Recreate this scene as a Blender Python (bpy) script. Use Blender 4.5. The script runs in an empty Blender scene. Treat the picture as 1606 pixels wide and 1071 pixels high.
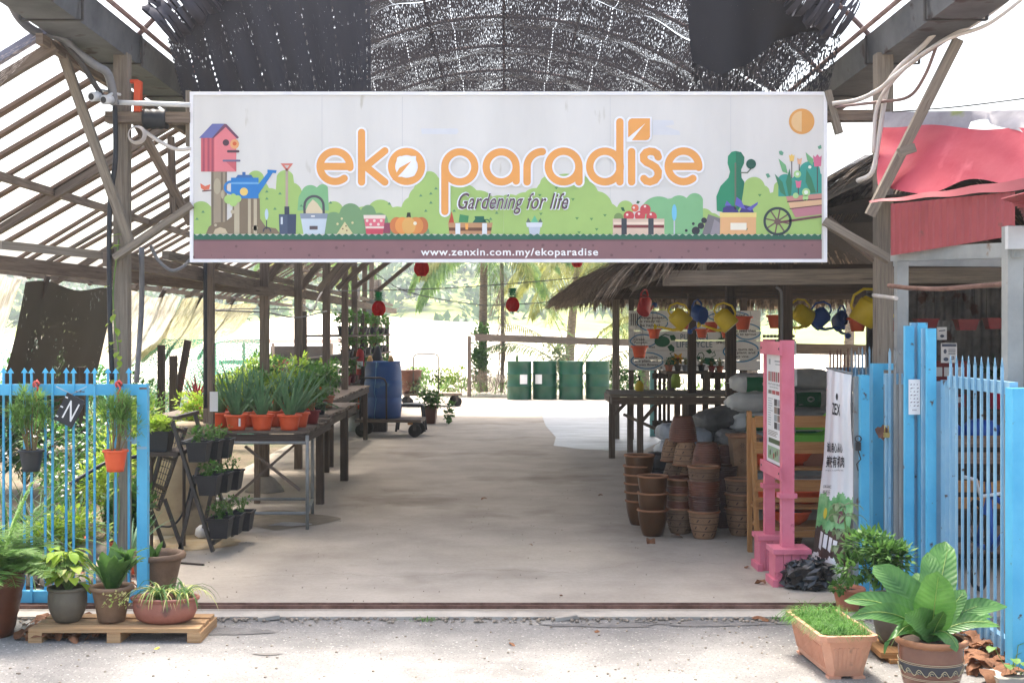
import bpy, math, random
from mathutils import Vector, Matrix, Euler
R = math.radians
# ------------------------------------------------------------------ camera, sky, sun, exposure
S = bpy.context.scene
COL = S.collection
cd = bpy.data.cameras.new('camera'); cam = bpy.data.objects.new('camera', cd); COL.objects.link(cam)
cam.location = (0, 0, 1.6); cam.rotation_euler = (R(90), 0, 0)
cd.sensor_width = 36; cd.lens = 44.83; cd.shift_x = 0.0081; cd.shift_y = -0.00965
cd.clip_start = 0.1; cd.clip_end = 3000
S.camera = cam
SUN_EL, SUN_AZ = R(68), R(-14)            # azimuth from +Y towards +X
W = bpy.data.worlds.new('World'); S.world = W; W.use_nodes = True
wn = W.node_tree; sky = wn.nodes.new('ShaderNodeTexSky'); sky.sky_type = 'NISHITA'; sky.sun_disc = False
sky.sun_elevation = SUN_EL; sky.sun_rotation = SUN_AZ; sky.air_density = 1.2; sky.dust_density = 7.0; sky.ozone_density = 0.6
bg = wn.nodes['Background']; bg.inputs['Strength'].default_value = 0.15
wn.links.new(sky.outputs[0], bg.inputs['Color'])
ld = bpy.data.lights.new('sun', 'SUN'); ld.energy = 2.1; ld.angle = R(11); ld.color = (1, .955, .88)
sun = bpy.data.objects.new('sun', ld); COL.objects.link(sun)
sd = Vector((math.sin(SUN_AZ)*math.cos(SUN_EL), math.cos(SUN_AZ)*math.cos(SUN_EL), math.sin(SUN_EL)))
sun.rotation_euler = sd.to_track_quat('Z', 'Y').to_euler(); sun.location = (0, 0, 60)
S.view_settings.view_transform = 'Standard'; S.view_settings.look = 'None'
S.view_settings.exposure = 1.95; S.view_settings.gamma = 1
S.render.engine = 'CYCLES'
S.cycles.max_bounces = 8; S.cycles.transparent_max_bounces = 24
rnd = random.Random(7); HAZE = .0010
U = rnd.uniform
F = 2000.0
def at(px, py, y): return Vector(((px-790)/F*y, y, 1.6-(py-520)/F*y))
def gd(py): return 3200.0/(py-520)          # distance of a point on the ground at photo row py
def gx(px, y): return (px-790)/F*y
# ------------------------------------------------------------------ materials
def lin(v):
    v /= 255.0
    return v/12.92 if v <= .04045 else ((v+.055)/1.055)**2.4
def c3(r, g, b): return (lin(r), lin(g), lin(b), 1)
_M = {}
def nodes(name):
    m = bpy.data.materials.new(name); m.use_nodes = True
    return m, m.node_tree, m.node_tree.nodes['Principled BSDF'], m.node_tree.nodes['Material Output']
def pm(name, a, b=None, rough=.7, scale=6, stretch=(1, 1, 1), coord='Object', bump=.15, bscale=None, metal=0, detail=5, lo=.35, hi=.65,
       spots=None, sscale=20, sthr=.62, transl=0, spec=.5, coat=0, alpha_noise=None):
    if name in _M: return _M[name]
    m, t, p, out = nodes(name); L = t.links
    b = b or tuple(x*.75 for x in a[:3])+(1,)
    tc = t.nodes.new('ShaderNodeTexCoord'); mp = t.nodes.new('ShaderNodeMapping'); mp.inputs['Scale'].default_value = stretch
    L.new(tc.outputs[coord], mp.inputs['Vector'])
    oi = t.nodes.new('ShaderNodeObjectInfo'); ml = t.nodes.new('ShaderNodeMath'); ml.operation = 'MULTIPLY'; ml.inputs[1].default_value = 37
    L.new(oi.outputs['Random'], ml.inputs[0]); L.new(ml.outputs[0], mp.inputs['Location'])
    n = t.nodes.new('ShaderNodeTexNoise'); n.inputs['Scale'].default_value = scale; n.inputs['Detail'].default_value = detail
    n.inputs['Roughness'].default_value = .62
    L.new(mp.outputs[0], n.inputs['Vector'])
    r = t.nodes.new('ShaderNodeValToRGB'); r.color_ramp.elements[0].position = lo; r.color_ramp.elements[1].position = hi
    r.color_ramp.elements[0].color = a; r.color_ramp.elements[1].color = b
    L.new(n.outputs['Fac'], r.inputs['Fac']); colr = r.outputs['Color']
    if spots:
        n2 = t.nodes.new('ShaderNodeTexNoise'); n2.inputs['Scale'].default_value = sscale; n2.inputs['Detail'].default_value = 4
        L.new(mp.outputs[0], n2.inputs['Vector'])
        r2 = t.nodes.new('ShaderNodeValToRGB'); r2.color_ramp.elements[0].position = sthr; r2.color_ramp.elements[1].position = sthr+.06
        L.new(n2.outputs['Fac'], r2.inputs['Fac'])
        mx = t.nodes.new('ShaderNodeMix'); mx.data_type = 'RGBA'
        L.new(r2.outputs['Color'], mx.inputs['Factor']); L.new(colr, mx.inputs['A']); mx.inputs['B'].default_value = spots
        colr = mx.outputs['Result']
    L.new(colr, p.inputs['Base Color'])
    p.inputs['Roughness'].default_value = rough; p.inputs['Metallic'].default_value = metal
    p.inputs['Specular IOR Level'].default_value = spec; p.inputs['Coat Weight'].default_value = coat
    if bump:
        bn = t.nodes.new('ShaderNodeTexNoise'); bn.inputs['Scale'].default_value = bscale or scale*4; bn.inputs['Detail'].default_value = 6
        L.new(mp.outputs[0], bn.inputs['Vector'])
        bu = t.nodes.new('ShaderNodeBump'); bu.inputs['Strength'].default_value = bump; bu.inputs['Distance'].default_value = .02
        L.new(bn.outputs['Fac'], bu.inputs['Height']); L.new(bu.outputs[0], p.inputs['Normal'])
    if transl:
        tr = t.nodes.new('ShaderNodeBsdfTranslucent'); L.new(colr, tr.inputs['Color'])
        ms = t.nodes.new('ShaderNodeMixShader'); ms.inputs[0].default_value = transl
        L.new(p.outputs[0], ms.inputs[1]); L.new(tr.outputs[0], ms.inputs[2]); L.new(ms.outputs[0], out.inputs['Surface'])
    _M[name] = m
    return m
def wood(name, a, b, rough=.85, cr=None):
    return pm(name, a, b, rough=rough, scale=3, stretch=(1.2, 22, 22), coord='UV', bump=.35, bscale=6, lo=.3, hi=.7, spots=cr, sscale=2.2, sthr=.66)
def netmat(name, colr, holes, sx=150, sy=26, seam=0, transl=.0, seam_w=.06, big=0.0, wave=0.0):
    """woven shade net: thread colour, share of open mesh; uv in metres"""
    m, t, p, out = nodes(name); L = t.links
    tc = t.nodes.new('ShaderNodeTexCoord')
    mp = t.nodes.new('ShaderNodeMapping'); mp.inputs['Scale'].default_value = (sx, sy, 1); L.new(tc.outputs['UV'], mp.inputs['Vector'])
    n = t.nodes.new('ShaderNodeTexNoise'); n.noise_dimensions = '2D'; n.inputs['Scale'].default_value = 1; n.inputs['Detail'].default_value = 1
    L.new(mp.outputs[0], n.inputs['Vector'])
    nb = t.nodes.new('ShaderNodeTexNoise'); nb.noise_dimensions = '2D'; nb.inputs['Scale'].default_value = 1.7; nb.inputs['Detail'].default_value = 3
    L.new(tc.outputs['UV'], nb.inputs['Vector'])
    ad = t.nodes.new('ShaderNodeMath'); ad.operation = 'MULTIPLY_ADD'; ad.inputs[1].default_value = big; L.new(nb.outputs['Fac'], ad.inputs[0]); L.new(n.outputs['Fac'], ad.inputs[2])
    gt = t.nodes.new('ShaderNodeMath'); gt.operation = 'GREATER_THAN'; gt.inputs[1].default_value = 1-holes+big*.5
    L.new(ad.outputs[0], gt.inputs[0]); hole = gt.outputs[0]
    if seam:
        sep = t.nodes.new('ShaderNodeSeparateXYZ'); L.new(tc.outputs['UV'], sep.inputs[0])
        sc = t.nodes.new('ShaderNodeMath'); sc.operation = 'MULTIPLY'; sc.inputs[1].default_value = 1/seam; L.new(sep.outputs[0], sc.inputs[0])
        fr = t.nodes.new('ShaderNodeMath'); fr.operation = 'FRACT'; L.new(sc.outputs[0], fr.inputs[0])
        lt = t.nodes.new('ShaderNodeMath'); lt.operation = 'LESS_THAN'; lt.inputs[1].default_value = seam_w; L.new(fr.outputs[0], lt.inputs[0])
        # open ladder of threads inside the seam
        wv = t.nodes.new('ShaderNodeTexWave'); wv.inputs['Scale'].default_value = 9; wv.bands_direction = 'DIAGONAL'; wv.inputs['Distortion'].default_value = 1.5; L.new(tc.outputs['UV'], wv.inputs['Vector'])
        g2 = t.nodes.new('ShaderNodeMath'); g2.operation = 'GREATER_THAN'; g2.inputs[1].default_value = .55; L.new(wv.outputs['Fac'], g2.inputs[0])
        an = t.nodes.new('ShaderNodeMath'); an.operation = 'MULTIPLY'; L.new(lt.outputs[0], an.inputs[0]); L.new(g2.outputs[0], an.inputs[1])
        mxx = t.nodes.new('ShaderNodeMath'); mxx.operation = 'MAXIMUM'; L.new(hole, mxx.inputs[0]); L.new(an.outputs[0], mxx.inputs[1]); hole = mxx.outputs[0]
    p.inputs['Base Color'].default_value = colr; p.inputs['Roughness'].default_value = .8
    surf = p.outputs[0]
    if transl:
        tr = t.nodes.new('ShaderNodeBsdfTranslucent'); tr.inputs['Color'].default_value = colr
        ms = t.nodes.new('ShaderNodeMixShader'); ms.inputs[0].default_value = transl
        L.new(surf, ms.inputs[1]); L.new(tr.outputs[0], ms.inputs[2]); surf = ms.outputs[0]
    tp = t.nodes.new('ShaderNodeBsdfTransparent'); m2 = t.nodes.new('ShaderNodeMixShader')
    L.new(hole, m2.inputs[0]); L.new(surf, m2.inputs[1]); L.new(tp.outputs[0], m2.inputs[2]); L.new(m2.outputs[0], out.inputs['Surface'])
    return m
def flat(name, r, g, b, rough=.55, bump=0):
    if name in _M: return _M[name]
    a = c3(r, g, b); bb = tuple(x*.93 for x in a[:3])+(1,)
    return pm(name, a, bb, rough=rough, scale=5, bump=bump)
M = {}
M['wood'] = wood('weathered timber', c3(90, 78, 69), c3(130, 115, 101), cr=c3(56, 48, 43))
M['wood2'] = wood('grey timber', c3(102, 94, 84), c3(142, 131, 117), cr=c3(66, 57, 50))
M['dwood'] = wood('dark timber', c3(58, 48, 42), c3(90, 77, 67))
M['bwood'] = wood('brown lath', c3(96, 76, 64), c3(140, 116, 99))
M['pine'] = wood('raw pine', c3(164, 126, 86), c3(192, 156, 114), cr=c3(140, 100, 64))
M['pine2'] = wood('varnished pine', c3(150, 104, 58), c3(180, 132, 80))
M['pink'] = pm('pink paint', c3(208, 104, 124), c3(222, 126, 144), rough=.6, scale=2.5, bump=.12, bscale=18, spots=c3(176, 84, 100), sscale=9, sthr=.66)
M['blue'] = pm('sky blue paint', c3(70, 164, 206), c3(92, 182, 218), rough=.45, scale=3, bump=.06, bscale=60, spots=c3(84, 70, 62), sscale=17, sthr=.665)
M['blue2'] = pm('faded blue paint', c3(112, 160, 190), c3(138, 176, 198), rough=.5, scale=4, bump=.08, bscale=60, spots=c3(80, 70, 66), sscale=18, sthr=.66)
M['greym'] = pm('grey steel paint', c3(122, 126, 126), c3(150, 152, 150), rough=.5, scale=3, bump=.05, spots=c3(110, 84, 66), sscale=9, sthr=.68)
M['whitem'] = pm('white steel paint', c3(176, 178, 180), c3(200, 200, 200), rough=.5, scale=3, bump=.05, spots=c3(110, 84, 66), sscale=9, sthr=.71)
M['rustm'] = pm('rusty steel', c3(84, 56, 44), c3(128, 96, 84), rough=.8, scale=8, bump=.2)
M['gutter'] = pm('galvanised gutter', c3(70, 72, 76), c3(104, 106, 108), rough=.6, scale=2.5, bump=.1, metal=.1, spots=c3(58, 46, 44), sscale=5, sthr=.6)
M['pipe'] = pm('roof pipe', c3(96, 72, 68), c3(140, 116, 110), rough=.6, scale=5, bump=.05)
M['darkm'] = pm('dark steel', c3(44, 42, 42), c3(66, 62, 60), rough=.6, scale=6, bump=.1)
M['conduit'] = pm('pale conduit', c3(176, 168, 162), c3(206, 198, 190), rough=.55, scale=3, bump=0)
M['gconduit'] = pm('grey conduit', c3(84, 84, 88), c3(118, 118, 120), rough=.5, scale=3, bump=0)
M['black'] = pm('black plastic', c3(26, 28, 34), c3(40, 42, 48), rough=.5, scale=6, bump=.08)
M['rubber'] = pm('rubber', c3(24, 24, 24), c3(40, 38, 36), rough=.85, scale=9, bump=.1)
M['bag'] = pm('black bin bag', c3(12, 13, 16), c3(20, 22, 26), rough=.28, scale=6, bump=.9, bscale=9, spec=.7)
M['orange'] = pm('orange plastic pot', c3(218, 84, 42), c3(232, 102, 58), rough=.5, scale=5, bump=.05)
M['terra'] = pm('terracotta', c3(168, 102, 76), c3(190, 122, 94), rough=.8, scale=5, bump=.2, bscale=30, spots=c3(130, 92, 78), sscale=6, sthr=.6)
M['terra2'] = pm('pink brown stoneware', c3(140, 86, 74), c3(160, 104, 88), rough=.55, scale=5, bump=.15, bscale=30, spots=c3(104, 74, 66), sscale=5, sthr=.6)
M['terra3'] = pm('peach plastic', c3(196, 140, 112), c3(214, 162, 134), rough=.6, scale=4, bump=.08, spots=c3(150, 120, 100), sscale=5, sthr=.62)
M['brownpot'] = pm('red brown stoneware', c3(82, 44, 30), c3(110, 64, 44), rough=.38, scale=4, bump=.1)
M['olive'] = pm('olive stoneware', c3(84, 78, 66), c3(104, 96, 82), rough=.6, scale=5, bump=.15, bscale=40)
M['tan'] = pm('tan stoneware', c3(100, 76, 56), c3(128, 100, 76), rough=.65, scale=5, bump=.2, bscale=40)
M['amber'] = pm('amber glaze', c3(64, 38, 15), c3(92, 56, 24), rough=.3, scale=3, bump=.05, coat=.1)
M['rimterra'] = pm('unglazed rim', c3(132, 88, 60), c3(156, 110, 78), rough=.75, scale=8, bump=.1)
M['beige'] = pm('beige carved pot', c3(124, 92, 66), c3(150, 116, 86), rough=.75, scale=6, bump=.2, bscale=40)
M['carve'] = pm('carved groove', c3(64, 46, 40), c3(82, 60, 52), rough=.8, scale=8, bump=.1)
M['dglaze'] = pm('dark brown glaze', c3(58, 29, 20), c3(80, 44, 32), rough=.3, scale=4, bump=.08, coat=.1)
M['soil'] = pm('soil', c3(48, 36, 28), c3(78, 60, 46), rough=.95, scale=14, bump=.6)
M['bluebar'] = pm('blue barrel plastic', c3(12, 64, 128), c3(24, 84, 148), rough=.45, scale=2.5, bump=.05, spots=c3(70, 110, 150), sscale=5, sthr=.66)
M['greendrum'] = pm('green drum paint', c3(4, 66, 44), c3(8, 80, 54), rough=.4, scale=3, bump=.05, spots=c3(60, 80, 62), sscale=12, sthr=.69)
M['yellow'] = pm('yellow plastic', c3(206, 180, 20), c3(222, 196, 40), rough=.45, scale=4, bump=.04)
M['bplastic'] = pm('blue plastic', c3(16, 70, 150), c3(28, 84, 164), rough=.45, scale=4, bump=.04)
M['red'] = pm('red plastic', c3(176, 24, 30), c3(196, 40, 42), rough=.5, scale=4, bump=.05)
M['redpaper'] = pm('red paper', c3(214, 34, 32), c3(190, 22, 26), rough=.8, scale=30, bump=.5, bscale=40, transl=.3)
M['greenpaper'] = pm('green foil', c3(10, 128, 72), c3(22, 150, 90), rough=.6, scale=10, bump=.1, transl=.2)
M['dred'] = pm('dark red plastic', c3(112, 22, 26), c3(132, 34, 36), rough=.55, scale=4, bump=.05)
M['corr'] = pm('maroon roof sheet', c3(132, 54, 60), c3(154, 70, 76), rough=.5, scale=2, bump=.05, spots=c3(110, 60, 60), sscale=8, sthr=.64)
M['tarp'] = pm('pink red tarpaulin', c3(180, 58, 74), c3(196, 82, 96), rough=.6, scale=2, bump=.5, bscale=4, transl=.12, spots=c3(206, 96, 108), sscale=3, sthr=.62)
M['tarpb'] = pm('tarpaulin back', c3(138, 136, 144), c3(176, 172, 180), rough=.5, scale=3, bump=.5, bscale=6, spots=c3(150, 160, 104), sscale=3, sthr=.6, transl=.3)
M['white'] = pm('white board', c3(206, 208, 208), c3(218, 219, 218), rough=.55, scale=2, bump=0)
M['paper'] = pm('white paper', c3(222, 222, 222), c3(232, 231, 230), rough=.7, scale=3, bump=0)
M['ink'] = flat('black ink', 36, 34, 38)
M["wbag"] = pm("white woven sack", c3(206, 208, 208), c3(228, 228, 226), rough=.45, scale=4, bump=1.0, bscale=9)
M['gbag'] = pm('grey woven sack', c3(92, 92, 92), c3(130, 128, 126), rough=.5, scale=4, bump=1.0, bscale=9)
M['dbag'] = pm('black sack', c3(36, 36, 40), c3(60, 60, 64), rough=.4, scale=4, bump=.6, bscale=9)
M['sbag'] = pm('clear plastic sack', c3(150, 156, 166), c3(190, 196, 204), rough=.3, scale=5, bump=.7, bscale=9)
M['gband'] = flat('green print', 16, 122, 74)
M['conc'] = pm('weathered concrete', c3(150, 144, 134), c3(172, 165, 154), rough=.9, scale=5, bump=.3)
M['barrel'] = pm('beige concrete ring', c3(150, 132, 104), c3(176, 158, 128), rough=.85, scale=3, bump=.15, spots=c3(112, 100, 84), sscale=4, sthr=.6)
M['stone'] = pm('garden stone', c3(120, 110, 98), c3(160, 148, 132), rough=.9, scale=5, bump=.5)
M['dryleaf'] = pm('dry leaf', c3(110, 70, 44), c3(150, 104, 72), rough=.8, scale=18, bump=.2, transl=.2)
M['thatch'] = pm('palm thatch', c3(92, 79, 68), c3(160, 143, 125), rough=.9, scale=2.5, coord='Object', stretch=(6, 6, 6), bump=0, transl=.1)
M['dthatch'] = pm('thatch underlay', c3(34, 28, 25), c3(56, 47, 42), rough=1, scale=20, bump=.5)
M['bark'] = pm('palm bark', c3(92, 82, 72), c3(132, 120, 106), rough=.95, scale=9, stretch=(1, 1, 4), bump=.6)
def veinleaf(name, a, b):
    m, t, p, out = nodes(name); L = t.links
    tc = t.nodes.new('ShaderNodeTexCoord'); sp = t.nodes.new('ShaderNodeSeparateXYZ'); L.new(tc.outputs['UV'], sp.inputs[0])
    def mt(op, x, y=None):
        n = t.nodes.new('ShaderNodeMath'); n.operation = op
        for i, v in enumerate((x, y)):
            if v is None: continue
            if isinstance(v, (int, float)): n.inputs[i].default_value = v
            else: L.new(v, n.inputs[i])
        return n.outputs[0]
    d = mt('ABSOLUTE', mt('SUBTRACT', sp.outputs[0], .5)); w = mt('SINE', mt('SUBTRACT', mt('MULTIPLY', sp.outputs[1], 95.0), mt('MULTIPLY', d, 30.0)))
    nz = t.nodes.new('ShaderNodeTexNoise'); nz.inputs['Scale'].default_value = 11; nz.inputs['Detail'].default_value = 6; L.new(tc.outputs['Object'], nz.inputs['Vector'])
    f = mt('ADD', mt('MULTIPLY', mt('GREATER_THAN', w, .9), .07), nz.outputs['Fac'])
    r = t.nodes.new('ShaderNodeValToRGB'); e = r.color_ramp.elements; e[0].position = .3; e[0].color = a; e[1].position = .75; e[1].color = b
    x = e.new(.25); x.color = c3(120, 108, 54); L.new(f, r.inputs[0]); L.new(r.outputs[0], p.inputs['Base Color']); p.inputs['Roughness'].default_value = .38
    bu = t.nodes.new('ShaderNodeBump'); bu.inputs['Strength'].default_value = .3; bu.inputs['Distance'].default_value = .002; L.new(w, bu.inputs['Height']); L.new(bu.outputs[0], p.inputs['Normal'])
    tr = t.nodes.new('ShaderNodeBsdfTranslucent'); L.new(r.outputs[0], tr.inputs['Color']); ms = t.nodes.new('ShaderNodeMixShader'); ms.inputs[0].default_value = .3
    L.new(p.outputs[0], ms.inputs[1]); L.new(tr.outputs[0], ms.inputs[2]); L.new(ms.outputs[0], out.inputs['Surface']); return m
def leafm(name, a, b, t=.4, rough=.5, sc=9): return pm(name, a, b, rough=rough, scale=sc, bump=.1, transl=t, spec=.35)
M['lf_mid'] = leafm('mid green leaf', c3(62, 100, 46), c3(98, 138, 66))
M['lf_dark'] = leafm('dark green leaf', c3(34, 72, 38), c3(62, 104, 52))
M['lf_lime'] = leafm('lime leaf', c3(128, 160, 50), c3(170, 190, 78))
M['lf_yel'] = leafm('yellow green leaf', c3(146, 184, 56), c3(190, 208, 88))
M['lf_pinkish'] = leafm('cream pink leaf', c3(176, 202, 96), c3(222, 204, 158), sc=22)
M['lf_aloe'] = leafm('blue green leaf', c3(76, 118, 82), c3(110, 146, 108), t=.15)
M['lf_big'] = veinleaf('glossy broad leaf', c3(50, 96, 40), c3(98, 146, 70))
M['lf_fern'] = leafm('fern leaf', c3(92, 134, 62), c3(136, 170, 92))
M['lf_grass'] = leafm('grass leaf', c3(66, 116, 44), c3(104, 150, 66))
M['lf_red'] = leafm('red leaf', c3(104, 30, 42), c3(150, 50, 60))
M['lf_palm'] = leafm('palm frond', c3(72, 104, 60), c3(118, 146, 84), t=.35)
M['lf_palmy'] = leafm('yellowed palm frond', c3(104, 114, 56), c3(140, 142, 78), t=.35)
M['lf_sage'] = leafm('sage leaf', c3(116, 136, 98), c3(150, 166, 126))
M['stem'] = pm('plant stem', c3(120, 98, 64), c3(150, 128, 88), rough=.8, scale=8, bump=.1)
M['gstem'] = pm('green stem', c3(90, 120, 60), c3(120, 146, 80), rough=.6, scale=8, bump=.05)
M['vein'] = leafm('leaf rib', c3(150, 176, 96), c3(176, 196, 120))
M['wood_far'] = leafm('far woodland leaves', c3(44, 74, 46), c3(84, 112, 66), sc=.2)
# ------------------------------------------------------------------ mesh builder
class MB:
    def __init__(s): s.v = []; s.f = []; s.uv = []; s.mi = []; s.sm = []; s.M = None; s.mat = 0
    def V(s, p):
        p = Vector(p)
        if s.M is not None: p = s.M @ p
        s.v.append(tuple(p)); return len(s.v)-1
    def Fc(s, idx, uv=None, smooth=False):
        s.f.append(tuple(idx)); s.uv.append(uv or [(0, 0)]*len(idx)); s.mi.append(s.mat); s.sm.append(smooth)
    def quad(s, a, b, c, d, uv=None, smooth=False):
        i = [s.V(p) for p in (a, b, c, d)]; s.Fc(i, uv or [(0, 0), (1, 0), (1, 1), (0, 1)], smooth)
    def beam(s, p, q, w, h, up=(0, 0, 1), taper=1):
        p = Vector(p); q = Vector(q); d = q-p; ln = d.length; d.normalize(); up = Vector(up)
        if abs(d.dot(up)) > .99: up = Vector((0, 1, 0))
        x = d.cross(up).normalized(); z = x.cross(d).normalized()
        pts = []
        for e, k in ((p, 1), (q, taper)):
            for a, b in ((-1, -1), (1, -1), (1, 1), (-1, 1)): pts.append(e+x*(a*w/2*k)+z*(b*h/2*k))
        i = [s.V(t) for t in pts]; o = rnd.random()*9
        for k in range(4):
            j = (k+1) % 4; wd = (w, h, w, h)[k]; o2 = o+k*.37
            s.Fc((i[4+k], i[4+j], i[j], i[k]), [(o+ln, o2), (o+ln, o2+wd), (o, o2+wd), (o, o2)])
        s.Fc((i[0], i[1], i[2], i[3]), [(o, o), (o+w*.1, o), (o+w*.1, o+h), (o, o+h)]); s.Fc((i[7], i[6], i[5], i[4]), [(o, o), (o+w*.1, o), (o+w*.1, o+h), (o, o+h)])
    def box(s, x0, x1, y0, y1, z0, z1):
        lx, ly, lz = x1-x0, y1-y0, z1-z0
        cx, cy, cz = (x0+x1)/2, (y0+y1)/2, (z0+z1)/2
        if lx >= ly and lx >= lz: s.beam((x0, cy, cz), (x1, cy, cz), ly, lz)
        elif ly >= lz: s.beam((cx, y0, cz), (cx, y1, cz), lx, lz)
        else: s.beam((cx, cy, z0), (cx, cy, z1), lx, ly, up=(0, 1, 0))
    def tube(s, pts, r, n=8, cap=True, closed=False):
        pts = [Vector(p) for p in pts]; m = len(pts)
        rr = r if isinstance(r, (list, tuple)) else [r]*m
        rings = []; ln = 0; prev = None; lens = []
        nx = None
        for i, p in enumerate(pts):
            a = pts[i-1] if i else (pts[-1] if closed else p); b = pts[i+1] if i < m-1 else (pts[0] if closed else p)
            d = (b-a); d = d.normalized() if d.length > 1e-9 else Vector((0, 0, 1))
            if nx is None:
                nx = d.cross(Vector((0, 0, 1)) if abs(d.z) < .9 else Vector((1, 0, 0))).normalized()
            nx = (nx-d*nx.dot(d)); nx = nx.normalized() if nx.length > 1e-6 else d.orthogonal().normalized()
            ny = d.cross(nx)
            if i: ln += (p-pts[i-1]).length
            lens.append(ln)
            rings.append([s.V(p+nx*(rr[i]*math.cos(2*math.pi*k/n))+ny*(rr[i]*math.sin(2*math.pi*k/n))) for k in range(n)])
        o = rnd.random()*9
        for i in range(m-1 if not closed else m):
            A = rings[i]; B = rings[(i+1) % m]
            for k in range(n):
                j = (k+1) % n; u0 = k/n*rr[i]*6.28; u1 = (k+1)/n*rr[i]*6.28; v0 = o+lens[i]; v1 = o+lens[(i+1) % m]
                s.Fc((A[k], A[j], B[j], B[k]), [(v0, u0), (v0, u1), (v1, u1), (v1, u0)], True)
        if cap and not closed:
            s.Fc(list(reversed(rings[0]))); s.Fc(rings[-1])
    def lathe(s, prof, c=(0, 0, 0), n=24, sq=0, cap0=True, cap1=False, sx=1, sy=1, wob=0):
        c = Vector(c); rings = []; 
        for (r, z) in prof:
            ring = []
            for k in range(n):
                a = 2*math.pi*k/n; ca, sa = math.cos(a), math.sin(a)
                if sq:
                    e = 1-sq; ca = math.copysign(abs(ca)**e, ca); sa = math.copysign(abs(sa)**e, sa)
                w = 1+wob*math.sin(a*3+z*9)
                ring.append(s.V(c+Vector((r*ca*sx*w, r*sa*sy*w, z))))
            rings.append(ring)
        v = 0
        for i in range(len(rings)-1):
            dv = math.hypot(prof[i+1][0]-prof[i][0], prof[i+1][1]-prof[i][1])
            for k in range(n):
                j = (k+1) % n; R0 = max(prof[i][0], .01)*6.28
                s.Fc((rings[i][k], rings[i][j], rings[i+1][j], rings[i+1][k]), [(k/n*R0, v), ((k+1)/n*R0, v), ((k+1)/n*R0, v+dv), (k/n*R0, v+dv)], True)
            v += dv
        if cap0: s.Fc(list(reversed(rings[0])))
        if cap1: s.Fc(rings[-1])
    def grid(s, fn, nu, nv, smooth=True, uvf=None):
        ids = [[s.V(fn(i/nu, j/nv)) for j in range(nv+1)] for i in range(nu+1)]
        for i in range(nu):
            for j in range(nv):
                q = [(i, j), (i+1, j), (i+1, j+1), (i, j+1)]
                s.Fc([ids[a][b] for a, b in q], [(uvf(a/nu, b/nv) if uvf else (a/nu, b/nv)) for a, b in q], smooth)
    def leaf(s, base, d, ln, w, droop=.5, n=5, fold=.25, side=None, prof=None, wave=0, twist=0):
        """a leaf blade: d start direction, droop bends it down"""
        p = Vector(base); d = Vector(d).normalized(); st = ln/n
        side = Vector(side) if side is not None else d.cross(Vector((0, 0, 1)))
        if side.length < .05: side = Vector((U(-1, 1), U(-1, 1), 0))
        side.normalize(); L_, C_, R_ = [], [], []
        for i in range(n+1):
            t = i/n
            wd = w/2*(prof(t) if prof else math.sin(math.pi*min(1, (t*.88+.08)))**.7 if t < 1 else .02)
            if i == n: wd = w*.02
            up = side.cross(d).normalized(); sd_ = side*math.cos(twist*t)+up*math.sin(twist*t)
            wv = math.sin(t*19)*wave*w
            L_.append(s.V(p-sd_*wd+up*(fold*wd+wv))); C_.append(s.V(p)); R_.append(s.V(p+sd_*wd+up*(fold*wd-wv)))
            p = p+d*st; d = (d+Vector((0, 0, -droop*st/ln*1.6))).normalized()
        for i in range(n):
            t0, t1 = i/n, (i+1)/n
            s.Fc((L_[i], C_[i], C_[i+1], L_[i+1]), [(0, t0), (.5, t0), (.5, t1), (0, t1)], True)
            s.Fc((C_[i], R_[i], R_[i+1], C_[i+1]), [(.5, t0), (1, t0), (1, t1), (.5, t1)], True)
    def leaflet(s, p, d, ln, w):
        p = Vector(p); d = Vector(d).normalized(); sd_ = d.cross(Vector((U(-.4, .4), U(-.4, .4), 1))).normalized()*w/2
        m = p+d*ln*.45
        i = [s.V(p), s.V(m+sd_), s.V(p+d*ln), s.V(m-sd_)]
        s.Fc(i, [(0, 0), (1, .5), (0, 1), (1, .5)])
    def poly(s, pts, uv=None):
        s.Fc([s.V(p) for p in pts], uv)
    def bm_transform(s, M4, start): 
        for i in range(start, len(s.v)): s.v[i] = tuple(M4 @ Vector(s.v[i]))
    def build(s, name, mats, parent=None, origin=None, world=True):
        if not isinstance(mats, (list, tuple)): mats = [mats]
        mats = [M[m] if isinstance(m, str) else m for m in mats]
        me = bpy.data.meshes.new(name)
        if parent is not None and world:
            o = Vector(parent.location)
            if parent.parent is not None: o = o+Vector(parent.parent.location)
            off = o; loc = (0, 0, 0)
        elif parent is None:
            if origin is None:
                xs = [p[0] for p in s.v]; ys = [p[1] for p in s.v]; zs = [p[2] for p in s.v]
                origin = ((min(xs)+max(xs))/2, (min(ys)+max(ys))/2, min(zs))
            off = Vector(origin); loc = origin
        else: off = Vector((0, 0, 0)); loc = (0, 0, 0)
        me.from_pydata([(p[0]-off[0], p[1]-off[1], p[2]-off[2]) for p in s.v], [], s.f)
        for m in mats: me.materials.append(m)
        me.polygons.foreach_set('material_index', s.mi); me.polygons.foreach_set('use_smooth', s.sm)
        ul = me.uv_layers.new(name='UVMap'); ul.data.foreach_set('uv', [c for f in s.uv for uv in f for c in uv])
        me.update()
        ob = bpy.data.objects.new(name, me); COL.objects.link(ob); ob.location = loc
        if parent is not None: ob.parent = parent
        return ob
def thing(name, label, cat, loc=(0, 0, 0), rot=(0, 0, 0), group=None):
    o = bpy.data.objects.new(name, None); COL.objects.link(o); o.empty_display_size = .1
    o.location = loc; o.rotation_euler = rot if isinstance(rot, (tuple, list)) else (0, 0, rot)
    o['label'] = label; o['category'] = cat
    if group: o['group'] = group
    return o
def tag(o, label, cat, group=None, kind=None):
    o['label'] = label; o['category'] = cat
    if group: o['group'] = group
    if kind: o['kind'] = kind
    return o
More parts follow.
